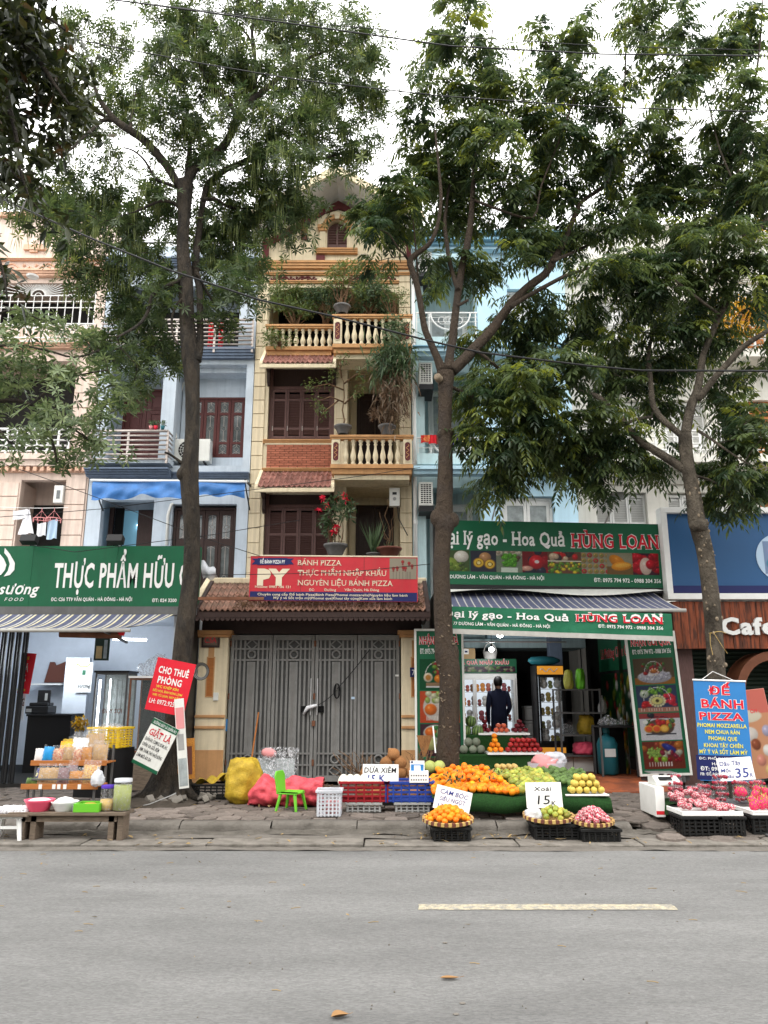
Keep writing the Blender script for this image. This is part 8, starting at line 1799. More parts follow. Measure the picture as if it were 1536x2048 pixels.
# big sloping table of oranges and mangoes
tb = thing('fruit_table', 'sloping fruit table draped in green turf on the pavement before the middle tree', 'table')
def ztab(x, y):q = (y-9.72)/1.4;return.375+.13*q+.045*sin(pi*min(1, max(0, (x-.6)/.95)))+(.05*sin(pi*min(1, max(0, (x-1.5)/1.2))))
MB().sheet(lambda a, b:(.58+2.12*a, 9.72+1.38*b, ztab(.58+2.12*a, 9.72+1.38*b)), 40, 16).sheet(lambda a, b:(.95+1.75*a, 9.72-.03*sin(9*a)*b-.05*b*(1-b)*4, ztab(.95+1.75*a, 9.72)*(1-b)+(.215+.012*sin(17*a))*b), 60, 8).sheet(lambda a, b:(2.7+.03*b, 9.72+1.38*a, ztab(2.7, 9.72+1.38*a)*(1-b)+.2*b), 20, 6).build('turf_cloth', 'turf', tb, smooth=True)
for x in(.7, 1.6, 2.5):
 for y in(9.9, 10.9):MB().box(x, x+.05, y, y+.05, .15, .4).build('leg', 'bench_wood', tb)
def field(me, name, inside, r, lab, grp, seed, sq=1.85, lift=0.0, tilt=False):
 g = np.random.default_rng(seed);y = 9.76;row = 0
 while y<11.08:
  x = .5+(r if row%2 else 0)
  while x<2.75:
   if inside(x, y):fruit(name, me, (x+g.uniform(-.3, .3)*r, y+g.uniform(-.3, .3)*r, ztab(x, y)+r*.75+g.uniform(0, .035)+lift), lab, grp, r*g.uniform(.88, 1.08), (g.uniform(.8, 1.6), g.uniform(-.5, .5), g.uniform(0, 6.3))if tilt else None)
   x += r*sq
  y += r*sq*.84;row += 1
lim = lambda y:1.62-.14*(y-9.76)
field(F_or, 'orange', lambda x, y:.60<x<lim(y)and not(x<.75 and y>10.7), .044, 'orange in the big loose heap in front of the middle trunk', 'oranges heaped on the turf table', 1, sq=1.8)
field(F_or, 'orange', lambda x, y:.72<x<lim(y)-.12 and 9.85<y<10.95 and rng.random()<.42, .043, 'orange in the big loose heap in front of the middle trunk', 'oranges heaped on the turf table', 2, sq=2.2, lift=.062)
field(F_mg, 'mango', lambda x, y:lim(y)+.04<x<2.14, .050, 'yellow green mango in the middle heap of the turf table', 'mangoes heaped on the turf table', 3, sq=2.12, tilt=True)
field(F_md, 'mango', lambda x, y:2.14<=x<2.68 and y>10.05, .047, 'small dark green mango in the right heap of the turf table', 'dark mangoes on the turf table', 4, sq=2.15, tilt=True)
lv_ = plant_leaves('orange_leaves', rng, [(rng.uniform(.7, 1.5), rng.uniform(9.85, 10.9), .56)for _ in range(40)], .05, 160, .075, .025, 'leaf_pot', None, up=.3);tag(lv_, 'green leaves tucked among the heaped oranges', 'leaves', kind='stuff')
pl_ = thing('foam_tray', 'white tray of yellow guavas at the right front of the turf table', 'tray');MB().box(2.16, 2.68, 9.68, 9.98, .40, .42).build('tray', 'foam_white', pl_, bevel=.006)
pyramid(F_gu, 'guava', 2.18, 2.67, 9.73, .422, .043, 3, 'pale yellow guava on the white tray', 'guavas on the white tray', 2)
c = crate('red crate carrying a white tray of tan pears in front of the turf steps', (PX(1012, 1545, 11.9), 11.9, .152), .33, .3, .26, 'crate_red');zc = .152+.26
o = MB().box(-.23, .23, -.18, .18, 0, .03).build('tray', 'foam_white', None, bevel=.006);o.location = (c.location.x, 11.88, zc+.001);tag(o, 'white foam tray of pears on the red crate', 'tray')
pyramid(F_pe, 'pear', c.location.x-.22, c.location.x+.22, 11.76, zc+.032, .042, 2, 'round tan pear on the tray above the red crate', 'pears above the red crate', 3)
t = thing('plastic_tub', 'translucent blue tub stuffed with pink and white plastic bags', 'tub', (PX(1094, 1530, 11.7), 11.75, .3));MB().sheet(lambda a, b:((.2+.04*b)*(1 if abs(cos(2*pi*a))>.7 else 1)*cos(2*pi*a)*1.15, (.15+.03*b)*sin(2*pi*a)*1.15, .32*b), 20, 4).build('wall', 'plastic_white_clear', t, smooth=True);MB().zprism([(.22*cos(a), .16*sin(a))for a in np.linspace(0, 2*pi, 13)[:-1]], -.15, .0).build('base', 'crate_blue', t)
sack('bundle of pink and white plastic bags filling the blue tub', (t.location.x, 11.75, .46), .2, .26, 'cloth_pink', seed=31, knot=False, sx=1.1);sack('white plastic bag on top at the right of the blue tub', (t.location.x+.12, 11.72, .6), .12, .16, 'plastic_white_clear', seed=32, knot=False, sx=1.3)
for(u, v, w, y, cu0, cu1, cv, lab, clab)in((896, 1638, 98, 9.12, 864, 936, 1682, 'round wicker tray of oranges on a black crate by the kerb', 'black crate under the orange tray by the kerb'), (1097, 1632, 97, 9.2, 1064, 1150, 1677, 'round wicker tray of green mangoes below the mango price card', 'black crate under the mango tray'), (1185, 1641, 80, 9.08, 1157, 1230, 1684, 'round wicker tray of net wrapped fruit at the end of the turf table', 'black crate under the net wrapped fruit')):
 t_ = y/(CP+.4*SP);R_ = w/F*t_/2;p = P(u, v, y);z = p.z;cw = (cu1-cu0)/F*t_;cx_ = PX((cu0+cu1)/2, 1660, y)
 crate(clab, (cx_, y, .03), cw, .36, z-.03-.06, 'crate_black', rng.uniform(-.04, .04));basket(lab, (p.x, y, z), R_)
 if u<900:dome(F_or, 'orange', (p.x, y, z-.03), R_*.82, .13, .036, 52, 'orange piled on the wicker tray by the kerb', 'oranges on the wicker tray')
 elif u<1150:
  dome(F_mg, 'mango', (p.x+.06, y, z-.03), R_*.66, .09, .036, 24, 'green mango on the wicker tray', 'mangoes on the wicker tray');sack('crumpled white plastic bag at the left of the mango tray', (p.x-.17, y-.02, z-.02), .09, .1, 'plastic_white_clear', seed=33, knot=False)
 else:dome(F_nf, 'wrapped_fruit', (p.x, y, z-.03), R_*.8, .13, .034, 44, 'pink fruit in a white foam net on the wicker tray', 'net wrapped fruit on the wicker tray')
card('tilted white card reading CAM BÓC SIÊU NGỌT behind the orange tray', 865, 1567, 938, 1615, 9.38, .24, [('CAM BÓC', .12, .9, .68, .2, -.02, -.008, 'ink_blue'), ('SIÊU NGỌT', .14, .86, .38, .18, .02, -.008, 'ink_blue'), ('130K', .12, .5, .08, .18, .02, -.008, 'ink_blue')])
card('white card reading Xoài 15K above the mango tray', 1053, 1565, 1125, 1616, 9.42, -.01, [('Xoài', .22, .72, .66, .17, .0, -.006, 'ink_black'), ('15', .3, .66, .14, .36, .0, -.008, 'ink_black'), ('K', .68, .82, .08, .2, .0, -.006, 'ink_black')])
# coconuts, crates and card in front of the gate
yc = 10.35
cr_ = crate('red crate with peeled white coconuts on top, beside the blue crate', (PX(729, 1610, yc), yc, .27), .60, .38, .25, 'crate_red');cb_ = crate('blue crate beside the red crate, holding the payment stand', (PX(818, 1610, yc), yc, .27), .60, .38, .25, 'crate_blue')
for u, lab in((728, 'low grey crate under the red crate'), (824, 'low grey crate under the blue crate')):crate(lab, (PX(u, 1630, yc), yc, .155), .42, .34, .113, 'grey_plastic', slats=3)
for k in range(11):fruit('peeled_coconut', F_cp, (cr_.location.x-.27+(k%6)*.085, yc-.1+(k//6)*.14, .27+.25+.0), 'white peeled coconut lined up in the red crate', 'peeled coconuts in the red crate', .07, (0, 0, k))
g_ = np.random.default_rng(12);sp_ = thing('x', None, None);bpy.data.objects.remove(sp_)
ccx = PX(775, 1540, 10.9)
for(dx, dy, z)in[(-.33+.17*i, 0+.02*(i%2), .27)for i in range(6)]+[(-.36+.165*i, .05, .40)for i in range(6)]+[(-.12+.15*i, .06, .54)for i in range(4)]+[(.0+.16*i, .08, .67)for i in range(2)]+[(-.28, .05, .53), (.1, .1, .78)]:
 fruit('coconut', F_cb, (ccx+dx+g_.uniform(-.02, .02), 10.9+dy, z), 'brown husked coconut in the heap behind the coconut price card', 'husked coconuts behind the price card', .086*g_.uniform(.9, 1.1), (g_.uniform(-.9, .9), g_.uniform(-.9, .9), g_.uniform(0, 6)))
o = thing('coconut_crate', 'low black crate under the heap of husked coconuts', 'crate', (ccx+.1, 10.95, .155));MB().box(-.5, .5, -.14, .2, 0, .05).build('base', 'crate_black', o)
for dx, lab in((-.06, 'left one of two green coconuts beside the middle trunk'), (.065, 'right one of two green coconuts beside the middle trunk')):p = P(869, 1534, 11.0);fruit('coconut', F_cg, (p.x+dx, 11.0, p.z), lab, None, .085)
o = MB().box(-.14, .14, -.1, .12, 0, .44).build('support', 'crate_black');o.location = (PX(869, 1540, 11.0), 11.05, .155);tag(o, 'dark box propping the two green coconuts', 'box')
br = thing('coconut_stalks', 'bunch of dry coconut stalks sticking up left of the husked coconuts', 'stalks', (ccx-.42, 10.95, .4))
stems('stalk', [curve_pts((rng.uniform(-.1, .25), 0, 0), (rng.uniform(-.35, .25), rng.uniform(-.1, .1), rng.uniform(.1, .46)), 4, 0, .03)for _ in range(34)], .008, .003, 'twig_brown', br)
b2 = thing('coconut_stalks', 'dry stalks and fronds between the green coconuts and the fan', 'stalks', P(845, 1515, 11.2));stems('stalk', [curve_pts((rng.uniform(-.15, .15), 0, -.2), (rng.uniform(-.25, .2), rng.uniform(-.1, .1), rng.uniform(0, .16)), 4, 0, .03)for _ in range(22)], .008, .003, 'twig_brown', b2)
card('white card reading DỪA XIÊM 15 K in front of the coconuts', 725, 1528, 797, 1567, 10.2, .01, [('DỪA XIÊM', .04, .94, .56, .28, 0, .0, 'ink_black'), ('15 K', .14, .62, .08, .38, .02, .004, 'ink_blue')])
qs = Board('payment_stand', 'small blue and white payment display standing in the blue crate', 820, 1521, 849, 1551, 10.15, 'sign_white', 'payment stand', thick=.012, rot=(-.12, .01, 0));qs.rect(822, 1529, 847, 1549, 'sign_blue');qs.rect(828, 1531, 841, 1546, 'sign_white', y=-.006);qs.rect(822, 1522.5, 826, 1526, 'sign_navy')
wb = thing('white_carton', 'white printed box with dark marks under the payment display', 'box', (PX(838, 1566, 10.15), 10.18, .505));MB().box(-.12, .12, -.06, .06, 0, .14).build('carton', 'foam_white', wb, bevel=.004)
for k in range(14):MB().box(-.1+(k%7)*.03, -.088+(k%7)*.03, -.063, -.0605, .03+(k//7)*.05, .045+(k//7)*.05).build('print_mark', 'ink_black', wb)
wbk = crate('white open plastic basket with pink packaging inside, left of the red crate', (PX(659, 1620, 9.95), 9.95, .155), .28, .28, .30, 'plastic_white_clear', slats=7);sack('pink and white packets in the white plastic basket', (wbk.location.x+.04, 9.93, .17), .09, .16, 'cloth_pink', seed=41, knot=False)
ps = thing('sack', 'long pink woven sack lying on the pavement with dry fronds at its mouth', 'sack');a, b = P(497, 1592, 10.9), P(645, 1575, 10.6);ph = rng.uniform(0, 6, 4)
def sackf(s, q):
 th = 2*pi*q;r = .185*(.25+.75*min(1, s*5)**.6)*(1-.25*math.exp(-((s-.42)/.1)**2))*(1-.1*s);w = 1+.07*sin(5*th+9*s)+.06*sin(17*s+2*th+ph[0])+.04*sin(9*th-21*s)
 return(a.x+(b.x-a.x)*s, 10.85-.1*s+r*w*cos(th)*1.1, .15+max(0, r*(1+w*sin(th)))*(1.0 if s<.9 else 1.05))
folded(MB().sheet(sackf, 80, 44).build('sack_cloth', 'plastic_pink', ps, smooth=True), .017, 6, 3);stems('fronds', [curve_pts((b.x-.05, 10.72, .35), (b.x+rng.uniform(0, .14), 10.7+rng.uniform(-.15, .15), rng.uniform(.2, .5)), 3, 0, .02)for _ in range(20)], .008, .003, 'twig_brown', ps)
ch = thing('childs_chair', "child's bright green plastic chair in front of the pink sack", 'chair', (PX(583, 1590, 10.35), 10.35, .155), (0, 0, R(70)))
MB().sheet(lambda a, b:(-.15+.3*a, -.14+.28*b, .25+.012*cos(2*pi*a)), 8, 8).sheet(lambda a, b:(-.15+.3*a, -.14+.28*b, .235+.012*cos(2*pi*a)), 8, 8).build('seat', 'plastic_green', ch, smooth=True);MB().box(-.155, .155, -.145, .145, .225, .243).build('seat_frame', 'plastic_green', ch, bevel=.008)
for yy in(0, .02):pass
bk = MB().prism([(-.13, .24), (.13, .24), (.15, .5), (.10, .56), (-.10, .56), (-.15, .5)], .12, .145).build('backrest', 'plastic_green', ch, bevel=.01);bk.rotation_euler = (R(-8), 0, 0);ch.scale = (.88, .88, .88)
for sx in(-1, 1):
 for sy in(-1, 1):MB().tube([(sx*.12, sy*.11, .24), (sx*.165, sy*.16, 0)], [.028, .02], 6).build('leg', 'plastic_green', ch)
ys = sack('bulging yellow woven sack leaning by the left gate pillar', (PX(488, 1585, 11.2), 11.2, .155), .25, .56, 'plastic_yellow', 'sack', 'sack', seed=44, knot=False)
cbk = crate('black crate with crumpled yellow sacking beside the left trunk', (PX(428, 1565, 11.6), 11.6, .155), .5, .36, .2, 'crate_black')
yl = MB().sheet(lambda a, b:(cbk.location.x-.24+.6*a, 11.45+.3*b, .36+.06*sin(11*a+2*b)*sin(7*b+1)+.11*a), 18, 10).build('sacking', 'plastic_yellow', smooth=True);tag(yl, 'crumpled yellow sacking spilling over the black crate', 'sacking')
bf = thing('bubble_wrap_bundle', 'big clear bubble wrap bag with pink paper leaning against the gate', 'bag', (PX(540, 1560, 11.6), 11.75, .155), (R(-10), R(8), 0))
MB().add(*(lambda q:([tuple(v)for v in q.v], q.f))(MB().sheet(lambda a, b:((-.32+.64*a)*(1-.25*abs(b-.5)), -.10*sin(pi*a)-.02*sin(19*a+5*b), .64*b+.08*a), 20, 14))).build('film', 'plastic_film', bf, smooth=True)
MB().sheet(lambda a, b:((-.30+.58*a)*(1-.25*abs(b-.5)), .02-.03*sin(9*a), .05+.45*b+.06*a), 12, 10).build('bubble_sheet', 'glass_frost', bf, smooth=True);MB().ball((-.14, -.05, .58), .09, 8, 6, (1.3, .5, .8)).build('pink_paper', 'cloth_pink', bf, smooth=True)
o = MB().cyl(P(497, 1560, 12.9), P(517, 1425, 13.35), .014, n=8).build('broomstick', 'shelf_wood');tag(o, 'thin wooden broomstick leaning on the gate behind the yellow sack', 'broomstick')
fn = thing('palm_fan_broom', 'brown fan shaped broom hung upside down with a green grip by the gift panel', 'broom', P(850, 1500, 12.6));MB().prism([(-.13, .22), (.12, .22), (.0, -.12), (-.03, -.12)], -.015, .015).build('bristles', 'coconut_brown', fn);MB().tube([(-.01, -.02, -.1), (.02, -.02, -.2), (-.02, -.02, -.3)], [.04, .03, .012], 8).build('grip', 'plastic_green' if False else 'sign_green_cloth', fn)
o = MB().cyl(P(866, 1452, 12.4), P(871, 1506, 12.2), .012, n=8).build('white_pole', 'white_plastic');tag(o, 'thin white pole standing left of the middle trunk', 'pole')
# strawberries, scale and dragon fruit at the right
sy = 9.75
cd = [crate('black crate at the left under the white tray of net wrapped fruit', (PX(1393, 1655, 9.3), 9.32, .05), .42, .36, .2, 'crate_black'), crate('black crate at the right under the white tray of net wrapped fruit', (PX(1453, 1655, 9.3), 9.32, .05), .28, .36, .2, 'crate_black'), crate('black crate under the dragon fruit at the right edge', (PX(1535, 1655, 9.35), 9.38, .05), .46, .36, .2, 'crate_black')]
def tray(label, u0, u1, y, z, d=.5):x0, x1 = PX(u0, 1630, y), PX(u1, 1630, y);o = MB().box(x0, x1, y-.2, y+d-.2, 0, .03).box(x0, x1, y-.2, y-.18, .03, .05).box(x0, x0+.02, y-.18, y+d-.2, .03, .05).build('foam_tray', 'foam_white', bevel=.006);o.location.z = z;tag(o, label, 'tray');return x0, x1
x0, x1 = tray('white foam tray heaped with net wrapped fruit on two black crates', 1352, 1472, 9.33, .255)
g_ = np.random.default_rng(77)
for k in range(88):a, b = g_.random(), g_.random();fruit('wrapped_fruit', F_nf, (x0+.05+(x1-x0-.1)*a, 9.2+.46*b, .31+.14*b*sin(pi*min(1, .2+a))+g_.uniform(0, .04)), 'red fruit in white foam netting heaped on the long white tray', 'net wrapped fruit on the long tray', .034)
x0, x1 = tray('white foam tray of dragon fruit cut off by the right edge', 1490, 1585, 9.38, .255)
for k in range(26):a, b = g_.random(), g_.random();fruit('dragon_fruit', F_dr, (x0+.06+(x1-x0)*a, 9.28+.4*b, .33+.12*b+g_.uniform(0, .03)), 'magenta dragon fruit with green tips on the tray at the right edge', 'dragon fruit at the right edge', .047)
sb = thing('strawberry_stand', 'low dark stand under the clear boxes of strawberries', 'stand');x0, x1 = PX(1326, 1600, 9.9), PX(1545, 1600, 9.9);MB().box(x0, x1, 9.66, 10.3, .27, .30).build('board', 'grey_metal', sb)
MB().box(x0+.02, x1, 9.75, 10.25, .1, .268).build('dark_crates', 'crate_black', sb);MB().sheet(lambda a, b:(x0-.03+.36*a, 9.62+.66*b, .315+.01*sin(9*a)), 6, 6).sheet(lambda a, b:(x0-.03-.02*b, 9.62+.66*a, .315-.12*b), 6, 4).build('turf_strip', 'turf', sb)
def punnet(label, x, y, z, grp, w=.17, n=1):
 t = thing('strawberry_punnet', label, 'punnet', (x, y, z), (0, 0, g_.uniform(-.08, .08)), grp)
 MB().lathe([(w*.6, 0), (w*.68, .046), (w*.70, .048), (w*.66, .062), (.001, .063)], n=4, sy=.85).build('clear_box', 'bag_clear', t).rotation_euler = (0, 0, pi/4)
 s = MB()
 for k in range(14):s.ball((g_.uniform(-.4, .4)*w, g_.uniform(-.36, .36)*w, .02+g_.uniform(0, .018)), .02, 6, 4)
 s.build('strawberries', 'strawberry', t, smooth=True)['kind'] = 'stuff'
for(u, n, y, lab)in((1352, 4, 9.78, 'stack beside the scale'), (1352, 5, 10.0, 'stack behind the stack beside the scale'), (1388, 3, 9.8, 'second front stack from the scale'), (1408, 3, 10.05, 'rear stack under the blue banner'), (1412, 2, 9.78, 'low third front stack'), (1442, 5, 9.85, 'tall stack left below the strawberry card'), (1482, 4, 9.85, 'stack right below the strawberry card'), (1515, 4, 9.85, 'stack nearest the right edge')):
 for k in range(n):punnet('strawberry punnet, %s up in the %s'%(['first', 'second', 'third', 'fourth', 'fifth'][k], lab), PX(u, 1590, y), y, .317+.064*k, 'strawberry punnets')
fb = thing('foam_box', 'upright white foam box with red print beside the strawberry stand', 'box', (PX(1313, 1600, 9.9), 9.75, .155));MB().box(-.06, .05, 0, .6, 0, .34).build('carton', 'foam_white', fb, bevel=.008);MB().box(-.061, .051, -.003, -.001, .03, .07).build('print_band', 'cloth_red', fb)
sc_ = thing('weighing_scale', 'pale green electronic weighing scale on the foam box by the strawberries', 'scale', (PX(1332, 1575, 9.95), 10.0, .497));MB().xprism([(-.16, 0), (.16, 0), (.16, .09), (-.02, .11), (-.16, .04)], -.15, .15).build('housing', 'ac_plastic', sc_, bevel=.01);MB().box(-.16, .16, -.02, .22, .13, .142).build('weighing_plate', 'steel', sc_);MB().cyl((0, .08, .09), (0, .08, .13), .03).build('column', 'grey_plastic', sc_)
o = MB().obox((-.02, -.1, .082), (.16, .07, .004), Euler((R(27), 0, 0)).to_matrix()).build('keypad', 'black_plastic', sc_)
card('white card reading Dâu Tây Mộc Châu 35K behind the strawberry punnets', 1440, 1517, 1510, 1563, 10.1, -.06, [('Dâu Tây', .06, .68, .66, .2, .02, -.004, 'ink_blue'), ('Mộc', .06, .36, .38, .16, .0, -.004, 'ink_blue'), ('Châu', .08, .4, .12, .16, .02, -.004, 'ink_blue'), ('35', .44, .84, .12, .42, .0, -.006, 'ink_blue'), ('K', .86, .95, .12, .18, 0, -.004, 'ink_blue')])
bz_ = Board('hanging_banner', 'blue pizza base banner with red and yellow lettering hung on the right trunk', 1392, 1360, 1497, 1561, 10.75, 'sign_blue', 'banner', thick=.012, rot=(-.03, R(1.8), 0))
bz_.rect(1395, 1513, 1501, 1559, 'sign_navy')
for(s, a, b, vb, vt, m_, o_, th)in(('ĐẾ', 1417, 1461, 1389, 1373, 'sign_red', 'sign_white', .03), ('BÁNH', 1403, 1487, 1416, 1399, 'sign_red', 'sign_white', .03), ('PIZZA', 1399, 1487, 1440, 1425, 'sign_red', 'sign_white', .03), ('PHOMAI MOZZARELLA', 1395, 1493, 1455, 1447, 'sign_yellow', None, .02), ('NEM CHUA RÁN', 1410, 1479, 1468, 1460, 'sign_yellow', None, .02), ('PHOMAI QUE', 1417, 1474, 1481, 1473, 'sign_yellow', None, .02), ('KHOAI TÂY CHIÊN', 1408, 1486, 1495, 1487, 'sign_yellow', None, .02), ('MỲ Ý VÀ SỐT LÀM MỲ', 1399, 1495, 1508, 1500, 'sign_yellow', None, .02), ('ĐC: PHỐ DƯƠNG LÂM', 1398, 1490, 1520, 1515, 'sign_white', None, .01), ('HÀ ĐÔNG', 1424, 1470, 1531, 1525, 'sign_white', None, .01), ('ĐT: 098', 1401, 1440, 1541, 1533, 'sign_white', None, .02), ('FB: ĐẾ BÁNH', 1401, 1446, 1551, 1545, 'sign_white', None, .01)):bz_.text(s, a, b, vb, vt, m_, off=th, outline=o_)
MB().cyl((-.01, 0, bz_.H+.005), (bz_.W+.01, 0, bz_.H+.005), .012, n=8).build('top_rod', 'white_plastic', bz_.e);MB().tube([(.1, 0, bz_.H), (bz_.W*.42, .05, bz_.H+.13), (bz_.W-.12, 0, bz_.H)], .005, 5).build('hanging_cord', 'white_plastic', bz_.e)
dp = Board('drinks_poster', 'peach coloured drinks poster with cups leaning behind the blue banner', 1494, 1382, 1560, 1560, 11.6, 'sign_pink', 'poster', thick=.02, rot=(-.05, R(-6), 0));im = Img(34, 90, (222, 160, 120));im.rect(0, .72, 1, 1, (225, 120, 105));im.ell(.12, .7, .16, .07, (235, 225, 200), .05);im.ell(.1, .5, .09, .08, (235, 225, 215), .2)
for x, z, c_ in((.14, .38, (150, 80, 50)), (.26, .3, (240, 235, 225)), (.16, .2, (230, 150, 130)), (.3, .52, (180, 175, 200)), (.24, .08, (230, 200, 130))):im.ell(x, z, .055, .065, c_, .3)
im.build('printed_picture', .005, dp.W-.005, .005, dp.H-.005, dp.e, -.003);dp.text('OH', 1501, 1514, 1426, 1418, 'sign_red', off=.02, y=-.006)
# left stall: rack of snacks, bench with bowls
yb = 9.05
bn = thing('bench', 'long grey wooden bench by the left kerb carrying bowls and jars', 'bench');xa, xb, zt = PX(44, 1625, yb), PX(258, 1620, yb), PZ(1622, yb)
MB().box(xa-.1, xb, yb-.12, yb+.2, zt-.035, zt).build('seat_plank', 'bench_wood', bn, bevel=.005);MB().box(xa, xb-.1, yb-.08, yb-.05, zt-.1, zt-.036).build('apron', 'bench_wood', bn)
for x in(xa+.05, xa+.17, xb-.16, xb-.06):MB().box(x-.03, x+.03, yb-.08, yb+.14, .03, zt-.036).build('leg', 'bench_wood', bn)
def bowlt(name, label, u, v, r, h, m, fill_m, y=yb, heap=.05, lid=None, sq=1):
 p = P(u, v, y);t = thing(name, label, 'bowl', (p.x, y+.02, zt+.001));MB().lathe([(r*.62, 0), (r*.9, h*.8), (r, h), (r*.94, h), (r*.6, .012), (.001, .012)], n=24).build('shell', m, t, smooth=True);MB().lathe([(r*.88, h*.8), (r*.5, h+heap*.6), (.001, h+heap)], n=16).build('contents', fill_m, t, smooth=True);return t
bowlt('basin', 'pink plastic basin of pale grain at the left end of the bench', 77, 1610, .165, .12, 'plastic_bright_pink', 'cloth_white', heap=.01);bowlt('basin', 'white plastic basin heaped with white balls, second on the bench', 128, 1610, .15, .10, 'white_plastic', 'foam_white', heap=.05);bowlt('small_bowl', 'small clear white bowl between the white basin and green basket', 149, 1612, .07, .06, 'plastic_white_clear', 'plastic_white_clear', heap=0)
gb_ = thing('plastic_basket', 'bright green shallow basket on the bench', 'basket', (PX(180, 1612, yb), yb, zt+.001));MB().box(-.12, .12, -.1, .1, 0, .01).box(-.14, .14, -.12, -.105, 0, .09).box(-.14, .14, .105, .12, 0, .09).box(-.14, -.125, -.105, .105, 0, .09).box(.125, .14, -.105, .105, 0, .09).build('shell', 'plastic_green', gb_, bevel=.004);MB().ball((0, 0, .05), .08, 8, 6, (1.2, 1, .5)).build('contents', 'plastic_yellow', gb_, smooth=True)
def jar(label, u, r, h, lid, con, ch, y=yb):
 t = thing('glass_jar', label, 'jar', (PX(u, 1600, y), y+.02, zt+.001));MB().lathe([(r*.92, .004), (r, .02), (r, h*.85), (r*.85, h*.95), (r*.85, h)], n=20).build('glass', 'bag_clear', t, smooth=True);MB().lathe([(.001, .008), (r*.93, .01), (r*.95, ch), (.001, ch+.005)], n=16).build('contents', con, t, smooth=True);MB().lathe([(r*.98, h*.92), (r*.98, h+.01), (.001, h+.012)], n=20).build('lid', lid, t, smooth=True)
jar('glass jar of pale snacks with a purple lid on the bench', 214, .078, .26, 'towel_purple', 'pear_tan', .12);jar('tall jar of green pickles with a white lid at the right end of the bench', 243, .10, .33, 'plastic_white_clear', 'coconut_green', .27)
ws = thing('plastic_stool', 'white plastic stool under the left end of the bench', 'stool', (PX(20, 1650, yb), yb+.02, .03));hs_ = zt-.07;MB().box(-.17, .17, -.13, .13, hs_-.03, hs_).build('seat', 'white_plastic', ws, bevel=.01)
for sx in(-1, 1):
 for s2_ in(-1, 1):MB().tube([(sx*.13, s2_*.1, hs_-.02), (sx*.17, s2_*.13, 0)], [.03, .022], 6).build('leg', 'white_plastic', ws)
MB().box(-.15, .15, -.125, -.105, .12, .15).build('stretcher', 'white_plastic', ws)
o = MB().box(-.3, .28, -.18, .18, 0, .02).build('board', 'bench_wood');o.location = (PX(18, 1620, yb), yb+.02, hs_+.031);tag(o, 'thin board lying on the white stool at the left edge', 'board')
for k in range(9):p = (PX(2+k*6.5, 1610, yb), yb-.04+.1*(k%2), hs_+.05);sack('small white wrapped parcel, number %s from the left edge on the stool board'%['one', 'two', 'three', 'four', 'five', 'six', 'seven', 'eight', 'nine'][k], p, .045, .07, 'cloth_white', 'wrapped_parcel', 'parcel', seed=60+k, knot=False)
yk = 10.05;rk = thing('snack_rack', 'two tier orange edged snack rack on grey metal legs in front of the left shop', 'rack')
L0, L1, zl = PX(42, 1575, yk), PX(196, 1575, yk), PZ(1571, yk);U0, U1, zu = PX(62, 1525, yk+.35), PX(214, 1525, yk+.35), PZ(1524, yk+.35)
for a, b, y, z in((L0, L1, yk, zl), (U0, U1, yk+.35, zu)):MB().box(a, b, y, y+.34, z-.02, z).box(a, b, y-.015, y, z-.045, z+.02).build('shelf', 'shelf_wood', rk, bevel=.003)
for x in(L0+.05, L1-.08):MB().box(x, x+.025, yk+.05, yk+.075, .155, zl-.046).build('leg', 'grey_metal', rk)
for x in(U0+.05, U1-.03):MB().box(x, x+.025, yk+.6, yk+.625, .155, zu+.2).box(x, x+.025, yk+.36, yk+.385, .155, zu-.046).build('leg', 'grey_metal', rk)
MB().bar((L0+.1, yk+.04, .55), (L1-.1, yk+.04, .55), .02).build('stretcher', 'grey_metal', rk)
for u in(82, 109, 119, 131, 160):MB().box(PX(u, 1570, yk)-.02, PX(u, 1570, yk)+.02, yk-.019, yk-.0155, zl-.04, zl+.015).build('price_tag', 'sign_white', rk)
mat('sn_tan', (.40, .25, .11), .5, var=.35, vscale=30, stretch=(3, 3, .3), bump=.4);mat('sn_mauve', (.20, .12, .125), .5, var=.3, vscale=30, stretch=(3, 3, .3), bump=.4);mat('sn_gold', (.45, .19, .035), .5, var=.35, vscale=50, bump=.5);mat('sn_pop', (.62, .43, .15), .6, color2=(.4, .15, .06), c2scale=60, bump=.6, bscale=50);mat('sn_mix', (.45, .15, .08), .5, color2=(.65, .5, .32), c2scale=45, bump=.5);mat('sn_blue', (.02, .25, .55), .3, color2=(.75, .7, .2), c2scale=9, c2lo=.6, c2hi=.65);mat('sn_orange', (.75, .38, .02), .3, color2=(.6, .05, .03), c2scale=9, c2lo=.6, c2hi=.65);mat('sn_navy', (.03, .04, .15), .3, color2=(.75, .7, .3), c2scale=8, c2lo=.5, c2hi=.55);mat('sn_white', (.72, .70, .68), .3, color2=(.5, .1, .1), c2scale=12, c2lo=.6, c2hi=.65)
